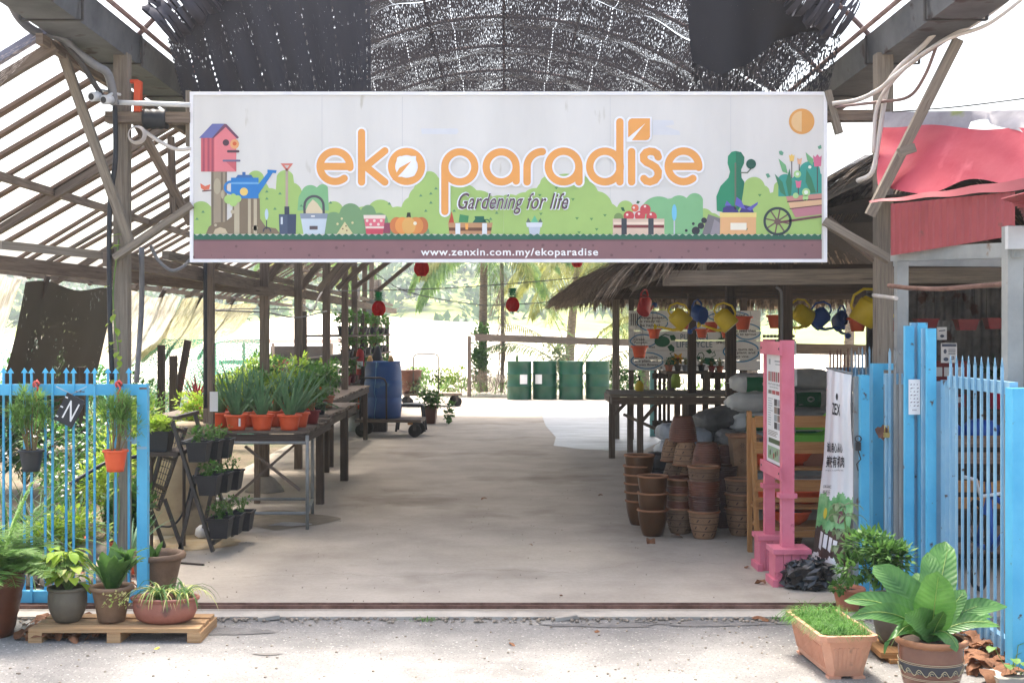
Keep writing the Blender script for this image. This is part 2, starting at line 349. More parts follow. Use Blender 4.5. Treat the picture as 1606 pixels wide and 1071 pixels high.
def struct(o, label=None, cat=None):
    o['kind'] = 'structure'; o['label'] = label or o.name.replace('_', ' '); o['category'] = cat or o.name.split('.')[0].replace('_', ' ')
    return o
def dup(root, loc, rot=None, label=None, group=None, scale=None):
    r = root.copy(); COL.objects.link(r); r.location = loc
    if rot is not None: r.rotation_euler = rot if isinstance(rot, (tuple, list)) else (0, 0, rot)
    if scale is not None: r.scale = (scale,)*3 if not isinstance(scale, (tuple, list)) else scale
    if label: r['label'] = label
    if group: r['group'] = group
    for ch in list(root.children):
        c = ch.copy(); COL.objects.link(c); c.parent = r
        for g in list(ch.children):
            d = g.copy(); COL.objects.link(d); d.parent = c
    return r
def textmesh(body, shear=0, offset=0, sp=1):
    cu = bpy.data.curves.new('t', 'FONT'); cu.body = body; cu.shear = shear; cu.offset = offset; cu.space_character = sp; cu.resolution_u = 3; cu.align_x = 'CENTER'
    ob = bpy.data.objects.new('t', cu); COL.objects.link(ob); bpy.context.view_layer.update()
    dg = bpy.context.evaluated_depsgraph_get(); me = bpy.data.meshes.new_from_object(ob.evaluated_get(dg))
    vs = [tuple(v.co) for v in me.vertices]; fs = [tuple(p.vertices) for p in me.polygons]
    bpy.data.objects.remove(ob); bpy.data.curves.remove(cu); bpy.data.meshes.remove(me)
    return vs, fs
def addtext(mb, body, x0, x1, y0, y1, fn, shear=0, offset=0, sp=1, grow=0):
    """fit the text in the box x0..x1, y0(top)..y1(bottom) of a flat chart and map it with fn(x, y)"""
    vs, fs = textmesh(body, shear, offset, sp)
    if not vs: return
    a = min(v[0] for v in vs); b = max(v[0] for v in vs); c = min(v[1] for v in vs); d = max(v[1] for v in vs)
    base = len(mb.v)
    for v in vs: mb.V(fn(x0+(v[0]-a)/(b-a)*(x1-x0), y1-(v[1]-c)/(d-c)*(y1-y0)))
    for f in fs: mb.Fc([base+i for i in f])
# flat chart shapes ------------------------------------------------
def stroke(mb, pts, w, fn, closed=False, cap=True):
    n = len(pts); L_, R_ = [], []
    P = [Vector((p[0], p[1])) for p in pts]
    for i, p in enumerate(P):
        a = P[i-1] if (i or closed) else p; b = P[(i+1) % n] if (i < n-1 or closed) else p
        d1 = (p-a).normalized() if (p-a).length else None; d2 = (b-p).normalized() if (b-p).length else None
        if d1 is None: d1 = d2
        if d2 is None: d2 = d1
        t = (d1+d2); t = t.normalized() if t.length > .01 else d1
        nn = Vector((-t.y, t.x)); k = w/2/max(.4, nn.dot(Vector((-d1.y, d1.x))))
        L_.append(p+nn*k); R_.append(p-nn*k)
    li = [mb.V(fn(q.x, q.y)) for q in L_]; ri = [mb.V(fn(q.x, q.y)) for q in R_]
    for i in range(n if closed else n-1):
        j = (i+1) % n; mb.Fc((li[i], li[j], ri[j], ri[i]))
    if cap and not closed:
        for e, o in ((0, 1), (n-1, n-2)):
            d = (P[e]-P[o]).normalized(); an = math.atan2(d.y, d.x)
            fan = [P[e]+Vector((math.cos(an+math.pi/2-k*math.pi/8), math.sin(an+math.pi/2-k*math.pi/8)))*w/2 for k in range(9)]
            mb.Fc([mb.V(fn(q.x, q.y)) for q in fan])
def arc(cx, cy, r, a0, a1, n=24): return [(cx+r*math.cos(R(a0+(a1-a0)*i/n)), cy+r*math.sin(R(a0+(a1-a0)*i/n))) for i in range(n+1)]
def disc(mb, cx, cy, r, fn, n=20, ry=None): mb.poly([fn(cx+r*math.cos(2*math.pi*k/n), cy+(ry or r)*math.sin(2*math.pi*k/n)) for k in range(n)])
def cpoly(mb, pts, fn): mb.poly([fn(x, y) for x, y in pts])
# ------------------------------------------------------------------ plants
def blade_clump(mb, c, n, h, spread, w, droop=.3, seg=4, lean=0):
    for i in range(n):
        a = U(0, 6.283); t = U(.15, 1)**.7*spread
        d = Vector((math.cos(a)*t+lean, math.sin(a)*t, 1)); b = Vector(c)+Vector((math.cos(a)*.02, math.sin(a)*.02, 0))
        mb.leaf(b, d, h*U(.65, 1.05), w*U(.8, 1.1), droop=droop*U(.4, 1.3), n=seg, fold=.5, prof=lambda t: (1-t*.93) if t > .1 else .9)
def bush(mb, c, rad, n, lw=.03, ll=.06, flat_=1.0, stems=True, sm=1, lm=0):
    c = Vector(c); rx, ry, rz = rad
    if stems:
        mb.mat = sm
        for i in range(7):
            a = U(0, 6.28); e = c+Vector((math.cos(a)*rx*.6, math.sin(a)*ry*.6, rz*U(.2, .7)))
            b = c-Vector((0, 0, rz)); mb.tube([b+Vector((U(-.015, .015), U(-.015, .015), 0)), (b+e)/2+Vector((U(-.02, .02), U(-.02, .02), .02)), e], [.006, .004, .002], 4, cap=False)
    mb.mat = lm
    lumps = [(c+Vector((U(-.55, .55)*rx, U(-.55, .55)*ry, U(-.5, .55)*rz)), U(.35, .6)) for _ in range(9)]
    for i in range(n):
        lc, lr = rnd.choice(lumps)
        d = Vector((rnd.gauss(0, 1), rnd.gauss(0, 1), rnd.gauss(0, 1)*flat_)).normalized()
        p = lc+Vector((d.x*rx, d.y*ry, d.z*rz))*lr*U(.55, 1.05)
        o = (d+Vector((U(-.7, .7), U(-.7, .7), U(-.5, .6)))).normalized()
        mb.leaflet(p, o, ll*U(.7, 1.3), lw*U(.7, 1.3))
def fern(mb, c, n, ln, w=.09, up=.9, droop=.9, bias=(0, 0)):
    for i in range(n):
        a = 6.283*i/n+U(-.3, .3); t = U(.5, 1.1)
        d = Vector((math.cos(a)*t+bias[0], math.sin(a)*t+bias[1], up*U(.5, 1.3))).normalized(); p = Vector(c); L0 = ln*U(.7, 1.1); st = L0/14
        for k in range(14):
            q = p+d*st; t_ = k/14; ww = w*math.sin(math.pi*(.15+.8*t_))
            sd_ = d.cross(Vector((0, 0, 1))).normalized()
            mb.quad(p-sd_*.002, p+sd_*.002, q+sd_*.002, q-sd_*.002)
            for sgn in (-1, 1):
                for h_ in (0, .5):
                    b = p+d*st*h_
                    mb.leaflet(b, sd_*sgn+d*.55+Vector((0, 0, U(-.25, .15))), ww*U(.8, 1.15), st*.55)
            p = q; d = (d+Vector((0, 0, -droop/14*1.5))).normalized()
def frond(mb, base, d, ln, lw=.35, droop=1.1, n=26, leafw=.03, hang=.5):
    p = Vector(base); d = Vector(d).normalized(); st = ln/n; pts = [p.copy()]
    for k in range(n):
        t = k/n; sd_ = d.cross(Vector((0, 0, 1)));
        if sd_.length < .05: sd_ = Vector((1, 0, 0))
        sd_.normalize(); L0 = lw*(math.sin(math.pi*min(1, .12+t*.85))**.6)
        if t > .1:
            for sgn in (-1, 1):
                for r_ in (0, .5):
                    dd = (sd_*sgn+d*.7+Vector((0, 0, -hang*U(.6, 1.4)))).normalized()
                    mb.leaf(p+d*st*r_, dd, L0*U(.85, 1.1), leafw, droop=.5, n=2, fold=.2)
        p = p+d*st; pts.append(p.copy()); d = (d+Vector((0, 0, -droop/n*1.3))).normalized()
    mb.tube(pts[::3]+[pts[-1]], [.02*(1-i/12) for i in range(len(pts[::3])+1)], 4, cap=False)
def pot_lathe(mb, r, h, top=1.0, bot=.7, rim=.012, c=(0, 0, 0), n=24, rings=0, belly=0, rimmat=None):
    """open pot standing on c: outer wall, rim, inner wall and soil level"""
    prof = []; N = 14 if rings or belly else 5
    for i in range(N+1):
        t = i/N; rr = r*(bot+(top-bot)*(t**(.6 if belly else 1)))+belly*r*math.sin(math.pi*t)
        if rings: rr += math.sin(t*rings*6.283)*r*.014
        prof.append((rr, h*t*(1-rim/h)))
    rt = prof[-1][0]
    m0 = mb.mat; mb.lathe(prof, c, n)
    if rimmat is not None: mb.mat = rimmat
    z = h-rim*1.6
    mb.lathe([(rt*.99, z), (rt+rim*.9, z), (rt+rim*1.1, z+rim*.8), (rt+rim*.7, h), (rt-rim*.5, h), (rt-rim*.9, h-rim)], c, n, cap0=False)
    mb.mat = m0; mb.lathe([(rt-rim*.9, h-rim), (rt-rim*1.4, h*.8), (rt*.8, h*.5)], c, n, cap0=False)
    return rt-rim*1.3
def soil(parent, r, h, c=(0, 0), sx=1, sy=1, world=False):
    m = MB(); m.lathe([(.001, h), (r*.5, h+.006), (r, h)], (c[0], c[1], 0), 16, cap0=False, sx=sx, sy=sy)
    return m.build('soil', 'soil', parent, world=world)
# ================================================================== GROUND
def groundmat(name, a, b, cc, sc, rough=.9, speck=None, bump=.3, cthr=.55):
    m, t, p, out = nodes(name); L = t.links
    tc = t.nodes.new('ShaderNodeTexCoord')
    def noise(s, d=6, ro=.6):
        n = t.nodes.new('ShaderNodeTexNoise'); n.inputs['Scale'].default_value = s; n.inputs['Detail'].default_value = d; n.inputs['Roughness'].default_value = ro
        L.new(tc.outputs['Object'], n.inputs['Vector']); return n.outputs['Fac']
    def ramp(f, lo, hi, x=(0, 0, 0, 1), y=(1, 1, 1, 1)):
        r = t.nodes.new('ShaderNodeValToRGB'); r.color_ramp.elements[0].position = lo; r.color_ramp.elements[1].position = hi
        r.color_ramp.elements[0].color = x; r.color_ramp.elements[1].color = y; L.new(f, r.inputs[0]); return r.outputs[0]
    def mix(f, x, y):
        k = t.nodes.new('ShaderNodeMix'); k.data_type = 'RGBA'; L.new(f, k.inputs['Factor'])
        for s, v in (('A', x), ('B', y)):
            if isinstance(v, tuple): k.inputs[s].default_value = v
            else: L.new(v, k.inputs[s])
        return k.outputs['Result']
    base = mix(ramp(noise(sc), .35, .65), a, b)
    base = mix(ramp(noise(sc*.35, 4), cthr, cthr+.14), base, cc)
    if speck:
        base = mix(ramp(noise(90, 2, .5), .60, .68), base, speck[0]); base = mix(ramp(noise(55, 2, .5), .64, .7), base, speck[1])
    fine = ramp(noise(30, 8, .8), .3, .7, (.86, .86, .86, 1), (1.06, 1.06, 1.06, 1))
    ml = t.nodes.new('ShaderNodeMix'); ml.data_type = 'RGBA'; ml.blend_type = 'MULTIPLY'; ml.inputs['Factor'].default_value = 1
    L.new(base, ml.inputs['A']); L.new(fine, ml.inputs['B'])
    L.new(ml.outputs['Result'], p.inputs['Base Color']); p.inputs['Roughness'].default_value = rough
    bu = t.nodes.new('ShaderNodeBump'); bu.inputs['Strength'].default_value = bump; bu.inputs['Distance'].default_value = .01
    L.new(noise(70, 4, .7), bu.inputs['Height']); L.new(bu.outputs[0], p.inputs['Normal'])
    return m
M['slab'] = groundmat('stained concrete', c3(164, 153, 139), c3(184, 173, 158), c3(140, 128, 113), 1.6, bump=.15)
M['road'] = groundmat('worn asphalt', c3(122, 120, 117), c3(146, 143, 138), c3(100, 98, 96), 2.2, speck=(c3(96, 92, 90), c3(190, 186, 178)), bump=.8)
M['sand'] = groundmat('pale sand', c3(206, 196, 176), c3(222, 212, 194), c3(196, 190, 150), .12)
M['earth'] = groundmat('garden earth', c3(96, 84, 66), c3(124, 110, 88), c3(88, 96, 58), 1.5, bump=.8)
M['strip'] = groundmat('pale kerb concrete', c3(176, 168, 156), c3(192, 184, 172), c3(140, 130, 120), 3, bump=.4)
m = MB(); m.grid(lambda u, v: (-700+1400*u, -60+860*v, -.06), 8, 8); struct(m.build('ground', 'sand', origin=(0, 0, 0)))
m = MB(); m.grid(lambda u, v: (-30+60*u, -20+27.18*v, -.02), 6, 6); struct(m.build('road', 'road', origin=(0, 0, 0)))
m = MB(); m.box(-14, 14, 7.185, 7.33, -.3, -.004); struct(m.build('kerb_strip', 'strip', origin=(0, 0, 0)), 'pale concrete kerb strip in front of the gate track')
m = MB(); m.box(-3.05, 9, 7.33, 30.7, -.3, 0); struct(m.build('concrete_floor', 'slab', origin=(0, 0, 0)))
m = MB(); m.grid(lambda u, v: (-16+12.95*u, 7.33+26*v, -.02+.03*math.sin(u*17+v*31)+(.1*(1-u) if u < .9 else 0)), 20, 24); struct(m.build('garden_earth', 'earth', origin=(0, 0, 0)))
# gate track
t = thing('gate_track', 'rusty twin rail gate track across the entrance', 'gate track', (0, 7.4, 0))
for y in (7.37, 7.43):
    k = MB(); k.box(-6, 2.5, y-.008, y+.008, 0, .022); k.build('rail', 'rustm', t)
k = MB(); k.box(-6, 2.5, 7.379, 7.421, 0, .006); k.build('track_bed', 'darkm', t)
# wet patch (shape seen on the floor)
wet = pm('wet concrete', c3(122, 121, 121), c3(168, 168, 170), rough=.42, scale=1.6, stretch=(1, 2.4, 1), bump=.7, bscale=7, spec=1.0, coat=.0, detail=8)
pts = [(822, 632), (858, 640), (850, 652), (856, 668), (872, 686), (868, 699), (905, 704), (960, 707), (1010, 706), (1040, 690), (1060, 660), (1040, 640), (960, 631), (880, 628)]
m = MB(); m.poly([(gx(x, gd(y)), gd(y), .004) for x, y in reversed(pts)]); struct(m.build('wet_patch', wet), 'wet shiny patch on the concrete floor', 'water')
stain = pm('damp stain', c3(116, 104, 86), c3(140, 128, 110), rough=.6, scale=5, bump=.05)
def blot(cx, cy, rx, ry, mat, name, lab, z=.004):
    c = (gx(cx, gd(cy)), gd(cy)); s1, s2 = U(0, 6), U(0, 6); b = MB()
    b.poly([(c[0]+rx*math.cos(a)*(1+.22*math.sin(3*a+s1)+.1*math.sin(7*a+s2)), c[1]+ry*math.sin(a)*(1+.2*math.sin(4*a+s2)), z) for a in [2*math.pi*k/48 for k in range(48)]])
    return struct(b.build(name, mat), lab, 'stain')
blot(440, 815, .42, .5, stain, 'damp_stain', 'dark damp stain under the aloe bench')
blot(300, 850, .36, .35, pm('ochre stain', c3(150, 128, 92), c3(160, 146, 122), rough=.7, scale=6, bump=.05), 'ochre_stain', 'ochre stain beneath the folding plant stands')
blot(455, 823, .16, .10, wet, 'puddle', 'small puddle under the aloe bench', .008)
ra = pm('dark asphalt and pallet shadow', c3(100, 98, 96), c3(128, 125, 121), rough=.9, scale=9, bump=.6, bscale=60)
for cx, cy, rx, ry, lb in ((1120, 972, .42, .07, 'dark strip of asphalt below the kerb, right'), (950, 975, .3, .05, 'dark strip of asphalt below the kerb, centre'), (330, 985, .3, .09, 'painted shadow of the pallet on the asphalt beside it')): blot(cx, cy, rx, ry, ra, 'asphalt_patch_and_shadow', lb, -.016)  # the blot beside the pallet is its cast shadow, painted on the asphalt
blot(420, 1020, .07, .02, pm('oil stain', c3(92, 88, 84), c3(112, 108, 103), rough=.8, bump=.1), 'oil_stain', 'small dark stain on the asphalt', -.016)
for i, P_ in enumerate([[(380, 905), (520, 899), (640, 905), (760, 893), (905, 899)], [(905, 899), (1010, 880), (1150, 884)], [(560, 780), (690, 776), (800, 783), (930, 775)], [(860, 700), (760, 712), (650, 708), (560, 715)]]):
    k = MB(); rr_ = random.Random(i); Q = []
    for (x0, y0), (x1, y1) in zip(P_, P_[1:]):
        for q in range(12): t_ = q/12; Q.append((x0+(x1-x0)*t_, y0+(y1-y0)*t_+rr_.uniform(-1.6, 1.6)))
    G_ = [(gx(x, gd(y)), gd(y)) for x, y in Q]; w_ = [rr_.uniform(.0008, .0028) for _ in Q]
    for j in range(len(G_)-1): k.quad((G_[j][0], G_[j][1]-w_[j], .0035), (G_[j+1][0], G_[j+1][1]-w_[j+1], .0035), (G_[j+1][0], G_[j+1][1]+w_[j+1], .0035), (G_[j][0], G_[j][1]+w_[j], .0035))
    struct(k.build('floor_crack', pm('crack', c3(96, 86, 76), c3(112, 102, 90), rough=1, bump=0)), 'fine crack running across the concrete floor', 'crack')
# far earth mound, grass bank and wooded hill
m = MB()
def mound(u, v):
    x = -70+115*u; y = 62+60*v
    h = 3.1*math.exp(-((x+9)/17)**2)*math.exp(-((y-95)/16)**2)+1.0*math.exp(-((x+38)/16)**2-((y-92)/13)**2)+.25*math.sin(x*.31+y*.2)*math.exp(-((y-92)/22)**2)
    return (x, y, -.3+h)
m.grid(mound, 60, 30); struct(m.build('sand_mound', 'sand', origin=(0, 90, 0)), 'pale mound of bare sand behind the nursery', 'mound')
M['bank'] = groundmat('scrub grass', c3(120, 138, 62), c3(164, 170, 84), c3(96, 120, 56), .15)
m = MB(); m.grid(lambda u, v: (-160+320*u, 135+50*v, -.3+3.0*math.sin(v*1.57)+.6*math.sin(u*40)), 60, 8); struct(m.build('grass_bank', 'bank', origin=(0, 150, 0)))
def hillz(x, y): return max(0, (y-180)/110)*(15+5*math.sin(x*.021+1)+3*math.sin(x*.05+2))-.4
m = MB(); m.grid(lambda u, v: (-260+520*u, 178+120*v, hillz(-260+520*u, 178+120*v)), 60, 14); struct(m.build('hill', 'bank', origin=(0, 200, 0)))
m = MB()
for i in range(620):
    y = 182+112*rnd.random()**.8; x = U(-.62, .62)*y*1.0; z = hillz(x, y); r = U(2.2, 4.2)
    if rnd.random() < .3:      # palms of the plantation
        for a in range(9):
            an = a*.7+U(-.2, .2); m.leaf((x, y, z+r), (math.cos(an), math.sin(an), .8), 4.2, .9, droop=1.9, n=4, fold=.4)
        continue
    for k in range(46):
        d = Vector((rnd.gauss(0, 1), rnd.gauss(0, 1), abs(rnd.gauss(0, 1)))).normalized()
        m.leaflet(Vector((x, y, z+.5))+Vector((d.x*r, d.y*r, d.z*r*1.2))*U(.6, 1), d+Vector((0, -.3, U(-.5, .5))), U(1.0, 2.0), U(.8, 1.6))
o = m.build('woodland', 'wood_far', origin=(0, 200, 0)); tag(o, 'hazy green wooded hillside far behind the nursery', 'woodland', kind='stuff')
# ================================================================== ROOF FRAME
GX, GH = 2.5, 3.40
RISE = 1.12
def archp(t, x=GX, h=GH, rise=RISE):       # t -1..1
    hw = x; r_ = (hw*hw+rise*rise)/(2*rise); a = math.asin(hw/r_)*t
    return (r_*math.sin(a), h+rise-r_*(1-math.cos(a)))
rf = thing('arched_roof_frame', 'arched pipe roof frame between two grey gutters over the aisle', 'roof', (0, 18, GH))
for s in (-1, 1):
    k = MB(); x = s*2.5; y0, y1 = 5.6, 30.4
    pr = [(-.15, .10), (-.13, -.06), (.13, -.06), (.15, .10), (.165, .10), (.14, -.075), (-.14, -.075), (-.165, .10)]
    n = len(pr)
    rows = [[k.V((x+a, y, GH+b)) for a, b in pr] for y in (y0, y1)]
    for i in range(n): k.Fc((rows[0][i], rows[0][(i+1) % n], rows[1][(i+1) % n], rows[1][i]))
    k.build('gutter', 'gutter', rf)
    k = MB()
    for j in range(22): yy = 5.9+j*1.15; k.box(x-.17, x+.17, yy-.012, yy+.012, GH-.084, GH-.0755); k.box(x-.177, x-.166, yy-.012, yy+.012, GH-.08, GH+.1); k.box(x+.166, x+.177, yy-.012, yy+.012, GH-.08, GH+.1)
    k.build('gutter_clips', 'darkm', rf)
    k = MB(); k.tube([(x-s*.20, 5.6, GH+.13), (x-s*.20, 30, GH+.13)], .016, 6); k.build('edge_pipe', 'pipe', rf)
for j in range(20):
    y = 5.9+j*1.25; k = MB(); k.tube([(archp(-1+i/12)[0]*.99, y, archp(-1+i/12)[1]+.08) for i in range(25)], .017, 6); k.build('rib', 'pipe', rf)
for tt in (-.62, -.25, .0, .25, .62):
    k = MB(); a, b = archp(tt); k.tube([(a, 5.9, b+.06), (a, 29.7, b+.06)], .013, 6); k.build('purlin', 'pipe', rf)
for tt in (-.82, .82):
    k = MB(); a, b = archp(tt); k.tube([(a, 8.3, b+.06), (a, 29.7, b+.06)], .011, 6); k.build('purlin', 'pipe', rf)
# shade nets -------------------------------------------------------
net_main = netmat('woven shade net', c3(46, 45, 50), .296, sx=260, sy=12, seam=.46, seam_w=.012, big=.30, transl=.3)
net_dark = netmat('dense black net', c3(56, 56, 64), .25, sx=230, sy=14, seam=.165, seam_w=.05, big=.35)
net_solid = netmat('double black net', c3(40, 39, 45), .20, sx=90, sy=30, big=.1)
net_edge = netmat('loose net edge', c3(70, 68, 76), .52, sx=6, sy=60, big=.3)
def canopy(name, t0, t1, y0, y1, mat, lab, sag=.1, off=-.03, nu=60, nv=90, front=None, sn=1.25, uvs=(1, 1)):
    k = MB()
    def f(u, v):
        tt = t0+(t1-t0)*u; ya = y0+(front(u) if front else 0); y = ya+(y1-ya)*v
        a, b = archp(tt); sg = sag*abs(math.sin(math.pi*(y-5.9)/sn))+.02*math.sin(tt*31+y*2)
        return (a, y, b+off-sg)
    k.grid(f, nu, nv, uvf=lambda u, v: ((t0+(t1-t0)*u)*2.75*uvs[0], (y1-y0)*v*uvs[1]))
    return tag(k.build(name, mat), lab, 'shade net')
# gap between successive strips lets bright slits through
ys = 8.4
for i in range(7):
    L_ = 2.5; g = (.02 if i == 1 else -.06)
    canopy('shade_net', -.86, .86, ys+g, ys+L_-.02, net_main, ['foremost', 'second', 'third', 'fourth', 'fifth', 'sixth', 'rearmost'][i]+' strip of thin black shade net over the aisle', sag=.10, off=-.01, front=lambda u, i=i: (.12*math.sin(u*9+i*2)+.3*(abs(u-.5)**2)) if i == 0 else .02*math.sin(u*14+i))
    ys += L_+.0
# steep hanging drapes
def drape(name, outline_top, outline_bot, y0, y1, mat, lab, nu=40, nv=30, wav=.05, nw=6, uvs=1):
    """curtain hanging from a curved top line (top row) to a lower hem; rows given as functions of u -> (x, z)"""
    k = MB()
    def f(u, v):
        a = outline_top(u); b = outline_bot(u); x = a[0]+(b[0]-a[0])*v; z = a[1]+(b[1]-a[1])*v
        return (x, y0+(y1-y0)*v+wav*math.sin(u*nw*6.283)*(.3+v), z)
    k.grid(f, nu, nv, uvf=lambda u, v: (u*abs(outline_top(1)[0]-outline_top(0)[0])*uvs, v*1.2*uvs))
    return tag(k.build(name, mat), lab, 'shade net')
def ln(pts):
    def f(u):
        t_ = u*(len(pts)-1); i = min(int(t_), len(pts)-2); q = t_-i
        return (pts[i][0]+(pts[i+1][0]-pts[i][0])*q, pts[i][1]+(pts[i+1][1]-pts[i][1])*q)
    return f
def PZ(l, y): return [((x-790)/F*y, 1.6-(v-520)/F*y) for x, v in l]
drape('shade_net', ln(PZ([(262, 62), (300, 28), (340, -10), (400, -50), (480, -70), (580, -80)], 8.45)), ln(PZ([(292, 175), (340, 175), (400, 175), (460, 175), (520, 175), (582, 175)], 8.75)), 8.45, 8.75, net_dark, 'dense black shade net curtain with pale seams hanging at the left of the arch', wav=.02, nw=7)
drape('shade_net', ln(PZ([(1070, -70), (1130, -60), (1200, -40), (1245, -5), (1275, 25), (1312, 60)], 8.5)), ln(PZ([(1085, 95), (1130, 118), (1175, 100), (1215, 66), (1260, 50), (1308, 52)], 8.62)), 8.5, 8.62, net_solid, 'doubled black shade net with a scalloped hem at the right of the arch', wav=.02, nw=3)
drape('shade_net', ln(PZ([(1085, -20), (1130, -10), (1200, 20), (1245, 40), (1275, 50), (1320, 60)], 8.7)), ln(PZ([(1085, 190), (1130, 190), (1175, 190), (1215, 190), (1255, 190), (1290, 175)], 9.0)), 8.7, 9.0, netmat('thin backlit net', c3(62, 62, 70), .47, sx=100, sy=14, seam=.135, seam_w=.1, big=.15), 'thin backlit shade net with white seams behind the scalloped hem', wav=.03, nw=4)
# rolled up net edges near the gutters
def roll(px, lab, y=8.3, r0=.13):
    P = [at(a, b, y+.02*i) for i, (a, b) in enumerate(px)]; k = MB(); n = 26
    path = [P[0].lerp(P[1], i/8) for i in range(8)]+([P[1].lerp(P[2], i/8) for i in range(9)] if len(P) > 2 else [P[1]])
    k.tube(path, [r0*(1+.15*math.sin(i*1.9)) for i in range(len(path))], 14, cap=False)
    for i in range(len(k.uv)): pass
    return tag(k.build('rolled_net', netmat('rolled net', c3(60, 58, 66), .46, sx=34, sy=.7, big=0)), lab, 'rolled net')
roll([(252, 45), (300, 8), (360, -40)], 'rolled up edge of black net at the upper left of the arch')
roll([(238, 28), (262, -5), (300, -45)], 'thin roll of net beside the upper left gutter', r0=.08)
roll([(1210, -55), (1265, -8), (1330, 32)], 'rolled up edge of black net at the upper right of the arch', r0=.16)
# ================================================================== TIMBER POSTS / BEAMS
def solid(name, lab, cat, mat, group=None, *beams):
    k = MB()
    for b in beams: k.beam(*b)
    return tag(k.build(name, mat), lab, cat, group)
def post(px, y, w, ztop, lab, mat='wood', z0=0, grp='timber posts of the left row', d=None):
    x = gx(px, y); return solid('timber_post', lab, 'post', mat, grp, ((x, y, z0), (x, y, ztop), d or w, w, (0, 1, 0)))
post(192, 8.0, .088, 3.34, 'thick front timber post behind the left blue gate', 'wood2')
post(1385, 8.0, .10, 3.34, 'thick front timber post behind the folded right gates', 'wood2', grp='timber posts of the right side')
for i, (px, y, w, zt, lab) in enumerate([
    (328, 10.35, .078, 3.3, 'timber post at the near corner of the aloe bench'),
    (415, 12.8, .085, 3.3, 'timber post on a round concrete footing under the aloe bench'),
    (468, 14.9, .085, 3.3, 'timber post rising behind the right aloe pots'),
    (512, 16.2, .09, 3.3, 'timber post just right of the aloe bench end'),
    (541, 17.6, .085, 3.3, 'timber post with a doubled lower half, left of the fire extinguisher'),
    (556, 20.5, .09, 3.3, 'slim timber post standing in a white pipe sleeve'),
    (572, 24.5, .09, 3.3, 'far timber post behind the blue barrel'),
    (583, 28.5, .1, 3.3, 'rearmost timber post of the left row')]):
    post(px, y, w, zt, lab)
k = MB(); c = (gx(415, 12.8), 12.8, 0); k.lathe([(.2, 0), (.17, .05), (.1, .13), (.06, .15)], c, 14); tag(k.build('post_footing', 'conc'), 'round concrete footing around a bench post', 'footing')
k = MB(); c = (gx(556, 20.5), 20.5, 0); k.lathe([(.11, 0), (.11, .34), (.1, .34)], c, 14); tag(k.build('pipe_sleeve', 'whitem'), 'short white pipe sleeve around a slim timber post', 'pipe')
XL = -2.42
solid('timber_beam', 'long weathered eaves beam along the left row of posts', 'beam', 'wood', 'long beams of the left row', ((XL-.04, 7.9, 2.06), (XL-.04, 29, 2.06), .05, .11))
solid('timber_beam', 'second long beam just above the left eaves beam', 'beam', 'wood2', 'long beams of the left row', ((XL-.10, 9.5, 2.17), (XL-.12, 29, 2.2), .05, .06))
solid('timber_beam', 'warped beam resting on the left posts behind the banner corner', 'beam', 'wood', 'long beams of the left row', ((-3.1, 7.7, 2.02), (-2.36, 12.9, 2.0), .05, .09))
solid('cross_beam', 'short thick cross beam on top of the left front post', 'beam', 'wood', None, ((gx(168, 7.92), 7.92, at(0, 185, 7.92).z), (gx(300, 7.92), 7.92, at(0, 186, 7.92).z), .09, .065))
solid('cross_beam', 'cross beam behind the upper right corner of the banner', 'beam', 'wood', None, ((gx(1293, 7.95), 7.95, at(0, 183, 7.95).z), (gx(1392, 7.95), 7.95, at(0, 182, 7.95).z), .09, .065))
def brace(px0, py0, y0, px1, py1, y1, w, h, lab, mat='wood2', name='timber_brace'):
    return solid(name, lab, 'brace', mat, None, (at(px0, py0, y0), at(px1, py1, y1), w, h, (0, 1, 0)))
brace(90, 62, 7.7, 206, 388, 7.9, .055, .05, 'long slanting brace left of the banner, from gutter to beam', 'wood2')
brace(214, 190, 8.0, 300, 350, 8.3, .05, .07, 'dark slanting brace between the left post and the banner', 'wood')
brace(180, 405, 7.86, 302, 322, 7.9, .04, .078, 'broad grey plank nailed across the left post below the banner corner', 'wood2')
brace(268, 215, 8.2, 272, 335, 8.2, .04, .035, 'thin upright batten beside the left edge of the banner', 'wood')
brace(296, 143, 7.96, 296, 230, 7.96, .03, .04, 'short batten behind the upper left corner of the banner', 'wood2')
brace(1503, 62, 7.3, 1364, 338, 7.5, .055, .055, 'long slanting brace in front of the pink tarpaulin', 'wood2')
brace(1292, 348, 7.9, 1396, 408, 7.8, .045, .085, 'broad brace from the right edge of the banner to the right post', 'wood2')
brace(1297, 345, 8.1, 1378, 410, 8.05, .05, .06, 'darker brace just behind the broad right brace', 'wood')
brace(1297, 143, 7.90, 1316, 210, 7.90, .04, .055, 'short tilted plank at the upper right corner of the banner', 'wood2')
brace(1410, 240, 7.2, 1434, 232, 7.2, .05, .05, 'stub of timber poking through the pink tarpaulin', 'wood2')
brace(0, 384, 7.6, 196, 404, 8.1, .05, .07, 'warped horizontal rail left of the front post', 'wood2', 'timber_rail')
# rafters meeting the left row behind the banner
for i, (a, b, c_, d) in enumerate([((560), 410, 500, 455), (600, 415, 530, 452), (640, 412, 555, 452), (675, 412, 590, 458)]):
    yy = [12.5, 15, 17.5, 20.5][i]
    brace(a, b-25, yy, c_, d, yy+.2, .06, .08, ['nearest', 'second', 'third', 'farthest'][i]+' knee brace between the left posts and the roof', 'wood', 'knee_brace')
for i, (px, yy) in enumerate([(350, 10.4), (430, 12.9), (480, 15.0), (525, 17)]):
    z = 2.0; x = gx(px, yy)
    solid('knee_brace', ['first', 'second', 'third', 'fourth'][i]+' small strut leaning on top of the left eaves beam', 'brace', 'wood', None, ((-2.45, yy+.1, 2.05), (-2.0+.05*i, yy, 2.75), .05, .07))
